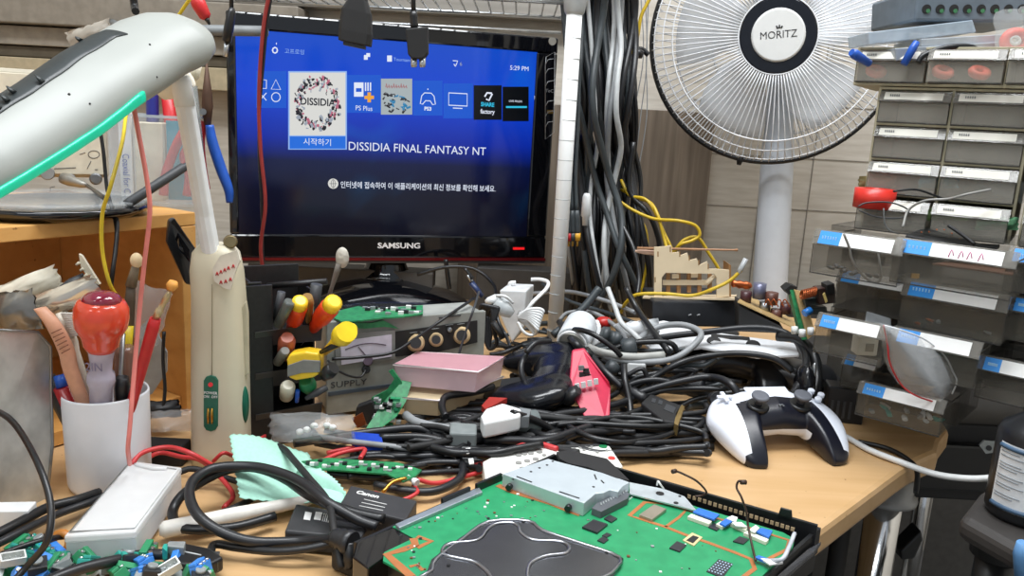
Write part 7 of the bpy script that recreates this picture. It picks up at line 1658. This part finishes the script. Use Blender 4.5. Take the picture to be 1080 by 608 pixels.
C([pp(350, 379, .012), pp(380, 377, .014), pp(414, 372, .014), pp(440, 356, .014), pp(470, 335, .014), V(500, 315, .98)], .0019, BLK, 'thin black wire strung across the power supply meter')
C([pp(484, 374, .03), pp(488, 360, .03), pp(494, 342, .03), pp(500, 325, .03), V(505, 308, 1.0)], .0014, DGR, 'dark wire dangling before the rightmost tan knob')
# filler tangle lying low over the desk
rt = random.Random(77)
for k in range(64):
    x0 = rt.uniform(400, 660); y0 = rt.uniform(408, 474); P_ = []
    L_ = rt.uniform(80, 190); a = rt.uniform(-.25, .2); cv = rt.uniform(-16, 16)
    for i in range(7):
        t = i/6; px = x0+L_*t; py = y0+L_*t*math.tan(a)*.6+cv*math.sin(PI*t)+rt.uniform(-2, 2)
        if py > 478: py = 478
        if px > 745: px = 745
        P_.append(G(px, py, .005+.012*abs(math.sin(2*t+k))+.004*(k % 3)))
    if (440 > x0 or y0 > 430):
        C(P_, rt.choice([.0032, .0038, .0042]), rt.choice([BLK, RUB, BLKM]), 'black cable lost in the tangle left of the white controller', 'black cables in the desk tangle')
for k in range(12):
    x0 = rt.uniform(665, 720); y0 = rt.uniform(372, 420); P_ = []
    for i in range(6):
        t = i/5; P_.append(V(x0+rt.uniform(30, 100)*(t-.5)*1.6, y0+rt.uniform(-10, 10)+16*math.sin(PI*t+k), 1.02-(y0-372)*.002-.0)+Vector((0, 0, 0)))
    C(P_, rt.choice([.003, .0036]), rt.choice([BLK, RUB, DCAB]), 'dark cable in the heap right of the crimson box', 'dark cables right of the crimson box')
for k in range(16):
    x0 = rt.uniform(330, 420); y0 = rt.uniform(458, 500); P_ = []
    for i in range(6):
        t = i/5; P_.append(G(min(x0+rt.uniform(110, 130)*t, 505), min(y0+10*math.sin(3*t+k), 500-(x0+100*t-420)*.05), .004+.010*abs(math.sin(3*t+k))))
    C(P_, rt.choice([.0024, .003, .0036]), rt.choice([BLK, RUB, RUB]), 'black cable in the knot behind the long green strip', 'black cables behind the green strip')
for k in range(34):
    x0 = rt.uniform(505, 625); y0 = rt.uniform(352, 405); P_ = []; L_ = rt.uniform(50, 110)
    for i in range(6):
        t = i/5; P_.append(G(x0+L_*t, y0+rt.uniform(-5, 5)+8*math.sin(PI*t+k), .004+.014*abs(math.sin(3*t+k))))
    C(P_, rt.choice([.003, .0036, .0044]), rt.choice([BLK, RUB, BLKM, DCAB]), 'dark cable lying on the desk between the power supply and the dark box', 'dark cables behind the tipped controller')
for k in range(18):
    x0 = rt.uniform(690, 800); y0 = rt.uniform(372, 410); P_ = []; L_ = rt.uniform(50, 90)
    for i in range(6):
        t = i/5; P_.append(G(x0+L_*t, y0+rt.uniform(-5, 5)+9*math.sin(PI*t+k), .004+.010*abs(math.sin(3*t+k))))
    C(P_, rt.choice([.003, .0036, .0044]), rt.choice([BLK, RUB, BLKM]), 'dark cable lying under the thumb stick controller', 'dark cables under the thumb stick controller')
gslab_ = lambda pts, h0, h1, nm, m, lbl, cat: tag(gslab(pts, h0, h1, nm, m, bevel=.002), lbl, cat)
gslab_([(505, 402), (560, 396), (600, 420), (545, 432)], .001, .026, 'filler_slab', BLKM, 'added black slab darkening the desk under the tipped black controller', 'filler')  # this and the next two slabs are made up to darken bare wood
gslab_([(478, 405), (508, 396), (530, 408), (500, 418)], .001, .018, 'filler_slab', RUB, 'smaller added dark slab between the cream case and the tipped controller', 'filler')
gslab_([(835, 352), (905, 356), (900, 405), (868, 424), (842, 400)], .001, .020, 'filler_slab', BLKM, 'added flat black block darkening the desk beside the headset at the foot of the drawers', 'filler')
gslab_([(700, 348), (780, 350), (770, 362), (706, 360)], .001, .012, 'tray', BLKM, 'flat dark tray under the low dark box', 'tray')
# white labels on a cable
for x, y in ((494, 475), (497, 486)): tag(MB().slab([G(a, b, .022) for a, b in ((x-3, y-2), (x+2, y-2.5), (x+3, y+3), (x-2, y+3.5))], (0, 0, -.001)).build('cable_tag', PAPER), ('upper' if y < 480 else 'lower')+' tiny white tag wrapped on a black cable left of the remotes', 'tag')
# ================================================================ the vertical bundle right of the pole
rv = random.Random(5)
def vert(xs, Y, r, m, label, group=None, y1=330): 
    n = len(xs); return C([V(x, -20+(y1+20)*i/(n-1), Y+.02*math.sin(i*1.3)) for i, x in enumerate(xs)], r, m, label, group)
vert([656, 655, 652, 648, 643, 641, 640, 646, 652, 660, 668], 1.27, .0042, GCAB, 'light grey cable hanging vertically, nearest the yellow cables')
vert([650, 652, 655, 651, 650, 655, 648, 640, 637, 640, 643], 1.265, .0045, LCAB, 'pale grey cable hanging down right of the white pole, brightest one')
vert([646, 648, 646, 642, 640, 641, 642, 642, 640, 636, 630], 1.28, .004, LCAB, 'pale cable twisted around the brightest one')
vert([592, 595, 598, 603, 612, 620, 628, 640, 652, 668, 680], 1.255, .0048, DCAB, 'slate cable crossing down right over the bundle')
vert([613, 612, 608, 606, 606, 608, 612, 616, 622, 630, 640], 1.26, .005, RUB, 'thick black cable leaning out to the right below')
vert([640, 636, 630, 625, 626, 634, 644, 655, 655, 645, 625], 1.25, .0055, DCAB, 'thick slate cable bowing out right near the bottom')
vert([618, 621, 624, 626, 628, 630, 624, 622, 626, 632, 640], 1.262, .0035, LCAB, 'thin pale cable ending in a white plug in the bundle')
tag(MB().rod(V(619, 204, 1.25), V(617, 238, 1.25), [(0, .004), (.1, .0065), (.7, .0075), (.75, .005), (1, .0045)], 10).build('white_plug', WHT), 'white plug hanging in the cable bundle right of the pole', 'plug')
for i, (x, m) in enumerate(((600, RED), (604, mat('rca_grey', '#7e8284', .4)), (609, YPL))):
    o = thing('phono_plug', ('red', 'dark', 'yellow')[i]+' collared audio plug hanging right of the pole', 'plug', V(x, 240, 1.2)); m = (RED, DCAB, mat('rca_yellow', '#d8a02c', .4))[i]
    MB().rod(V(x-1, 222, 1.2), V(x, 246, 1.2), [(0, .004), (.3, .0048), (.9, .0048), (1, .004)], 12).build('boot', DCAB, o); MB().rod(V(x, 246, 1.2), V(x, 254, 1.2), [(0, .0048), (1, .0045)], 12).build('collar', m, o); MB().rod(V(x, 254, 1.2), V(x, 260, 1.2), [(0, .002), (1, .0018)], 8).build('pin', GOLD, o)
    C([V(x-1, 222, 1.2), V(x-2, 180, 1.21), V(x-1+i, 120, 1.22), V(x+2, 40, 1.23), V(x+5, -10, 1.24)], .0032, DCAB, ('slate cord of the red collared plug', 'slate cord of the dark collared plug', 'slate cord of the yellow collared plug')[i])
for k in range(58):
    x = rv.uniform(600, 664); ph = rv.uniform(0, 6); am = rv.uniform(2, 9); dr = rv.uniform(-10, 22)
    vert([x+am*math.sin(ph+i*.8)+dr*i/10*(1 if i > 5 else .3) for i in range(11)], rv.uniform(1.30, 1.40), rv.choice([.003, .0036, .0045, .005]), (BLK, RUB, BLKM, BLK, BLKM, RUB, DCAB)[k % 7] if k % 19 else GCAB,
      'cable in the vertical bundle right of the white pole', 'cables hanging in the vertical bundle', y1=rv.uniform(290, 345))
for k in range(5):
    x = 665+k*5; C([V(x, -20, 1.42), V(x+rv.uniform(-4, 4), 60, 1.42), V(x-6+rv.uniform(-4, 4), 120, 1.41), V(x-12, 180, 1.40), V(x-22, 230, 1.38)], .0009, GCAB, 'hair thin grey wire between the bundle and the fan', 'thin wires beside the fan')
C([V(650, 58, 1.36), V(664, 55, 1.36), V(676, 52, 1.37), V(684, 58, 1.37)], .0045, BLK, 'short black cable bridging the bundle and the fan guard')
C([V(690, -10, 1.35), V(682, 5, 1.35), V(676, 18, 1.35), V(672, 40, 1.35), V(664, 60, 1.36)], .0028, YCAB, 'dull yellow cable near the top right of the bundle')
C([V(668, 150, 1.3), V(664, 200, 1.3), V(684, 225, 1.28), V(694, 250, 1.28), V(696, 268, 1.28)], .0045, BLK, 'black cable mixed among the yellow ones left of the model')
C([V(655, 235, 1.25), V(668, 262, 1.22), V(674, 290, 1.2), V(672, 312, 1.18)], .0036, BLK, 'black cable hanging left of the wooden model')
cz = thing('net_cluster', 'small black clip block by the fan guard edge', 'clip', V(676, 56, 1.36)); MB().rod(V(668, 55, 1.355), V(678, 58, 1.355), [(0, .006), (.5, .008), (1, .006)], 8).build('clip_body', BLK, cz)
# made-up dark boxes standing in for the shade behind and under the monitor
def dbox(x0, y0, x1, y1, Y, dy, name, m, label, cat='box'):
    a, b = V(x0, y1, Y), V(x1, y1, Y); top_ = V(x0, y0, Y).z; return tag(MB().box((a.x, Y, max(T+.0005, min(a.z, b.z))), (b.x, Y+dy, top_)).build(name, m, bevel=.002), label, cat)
dbox(262, 278, 455, 340, 1.40, .05, 'shade_filler', mat('shade_box', '#4b4844', .6), 'made-up dark box standing in for shade behind the monitor foot')
dbox(500, 282, 600, 345, 1.41, .05, 'shade_filler', mat('shade_box2', '#3f3d3b', .6), 'made-up dark box standing in for shade behind the white charger')
dbox(600, 262, 685, 350, 1.42, .05, 'shade_filler', mat('shade_box3', '#35332f', .6), 'made-up black box for the darkness at the bottom of the vertical cable bundle')
C([V(572, 300, 1.3), V(600, 318, 1.25), V(640, 330, 1.2), V(680, 345, 1.1)], .0035, DCAB, 'slate cable crossing low behind the white pole, lower one')
C([V(560, 310, 1.3), V(600, 308, 1.28), V(640, 318, 1.2), V(670, 330, 1.15)], .0035, GCAB, 'grey cable crossing low behind the white pole, upper one')
C([V(440, 290, 1.33), V(470, 282, 1.33), V(500, 284, 1.33), V(520, 300, 1.3), V(524, 320, 1.2)], .003, BLK, 'black cable curving behind the monitor foot')
C([V(470, 274, 1.36), V(472, 290, 1.36), V(474, 305, 1.36)], .004, BLK, 'short black cable hanging from the back of the monitor')
# ================================================================ light and camera
def area(name, loc, rot, size, size_y, power, colr=(1, 1, 1)):
    l = bpy.data.lights.new(name, 'AREA'); l.shape = 'RECTANGLE'; l.size = size; l.size_y = size_y; l.energy = power; l.color = colr
    o = bpy.data.objects.new(name, l); COL.objects.link(o); o.location = loc; o.rotation_euler = rot; return o
area('ceiling_and_fill_light', (-.1, .5, 2.45), (0, 0, 0), 1.3, .35, 26, (.95, .98, 1))
area('ceiling_and_fill_light', (.5, 1.0, 2.45), (0, 0, 0), .9, .35, 14, (.97, .98, 1))  # fill added to brighten the back wall, no fixture of its own
area('ceiling_and_fill_light', (-.5, -.8, 2.45), (math.radians(-20), 0, 0), 1.3, .35, 20, (.95, .98, 1))
w = bpy.data.worlds.new('room_light'); bpy.context.scene.world = w; w.use_nodes = True
w.node_tree.nodes['Background'].inputs['Color'].default_value = (.82, .9, 1, 1); w.node_tree.nodes['Background'].inputs['Strength'].default_value = .42
cam = bpy.data.cameras.new('camera'); co = bpy.data.objects.new('camera', cam); COL.objects.link(co)
cam.sensor_width = 36; cam.lens = F*36/1080; cam.clip_start = .01
co.location = (0, 0, T+H)
co.rotation_mode = 'QUATERNION'
co.rotation_quaternion = (Matrix.Rotation(PI/2-PITCH, 3, 'X') @ Matrix.Rotation(ROLL, 3, 'Z')).to_quaternion()
S = bpy.context.scene; S.camera = co
S.view_settings.view_transform = 'Standard'; S.view_settings.look = 'None'; S.view_settings.exposure = .25; S.view_settings.gamma = 1; S.view_settings.use_curve_mapping = False
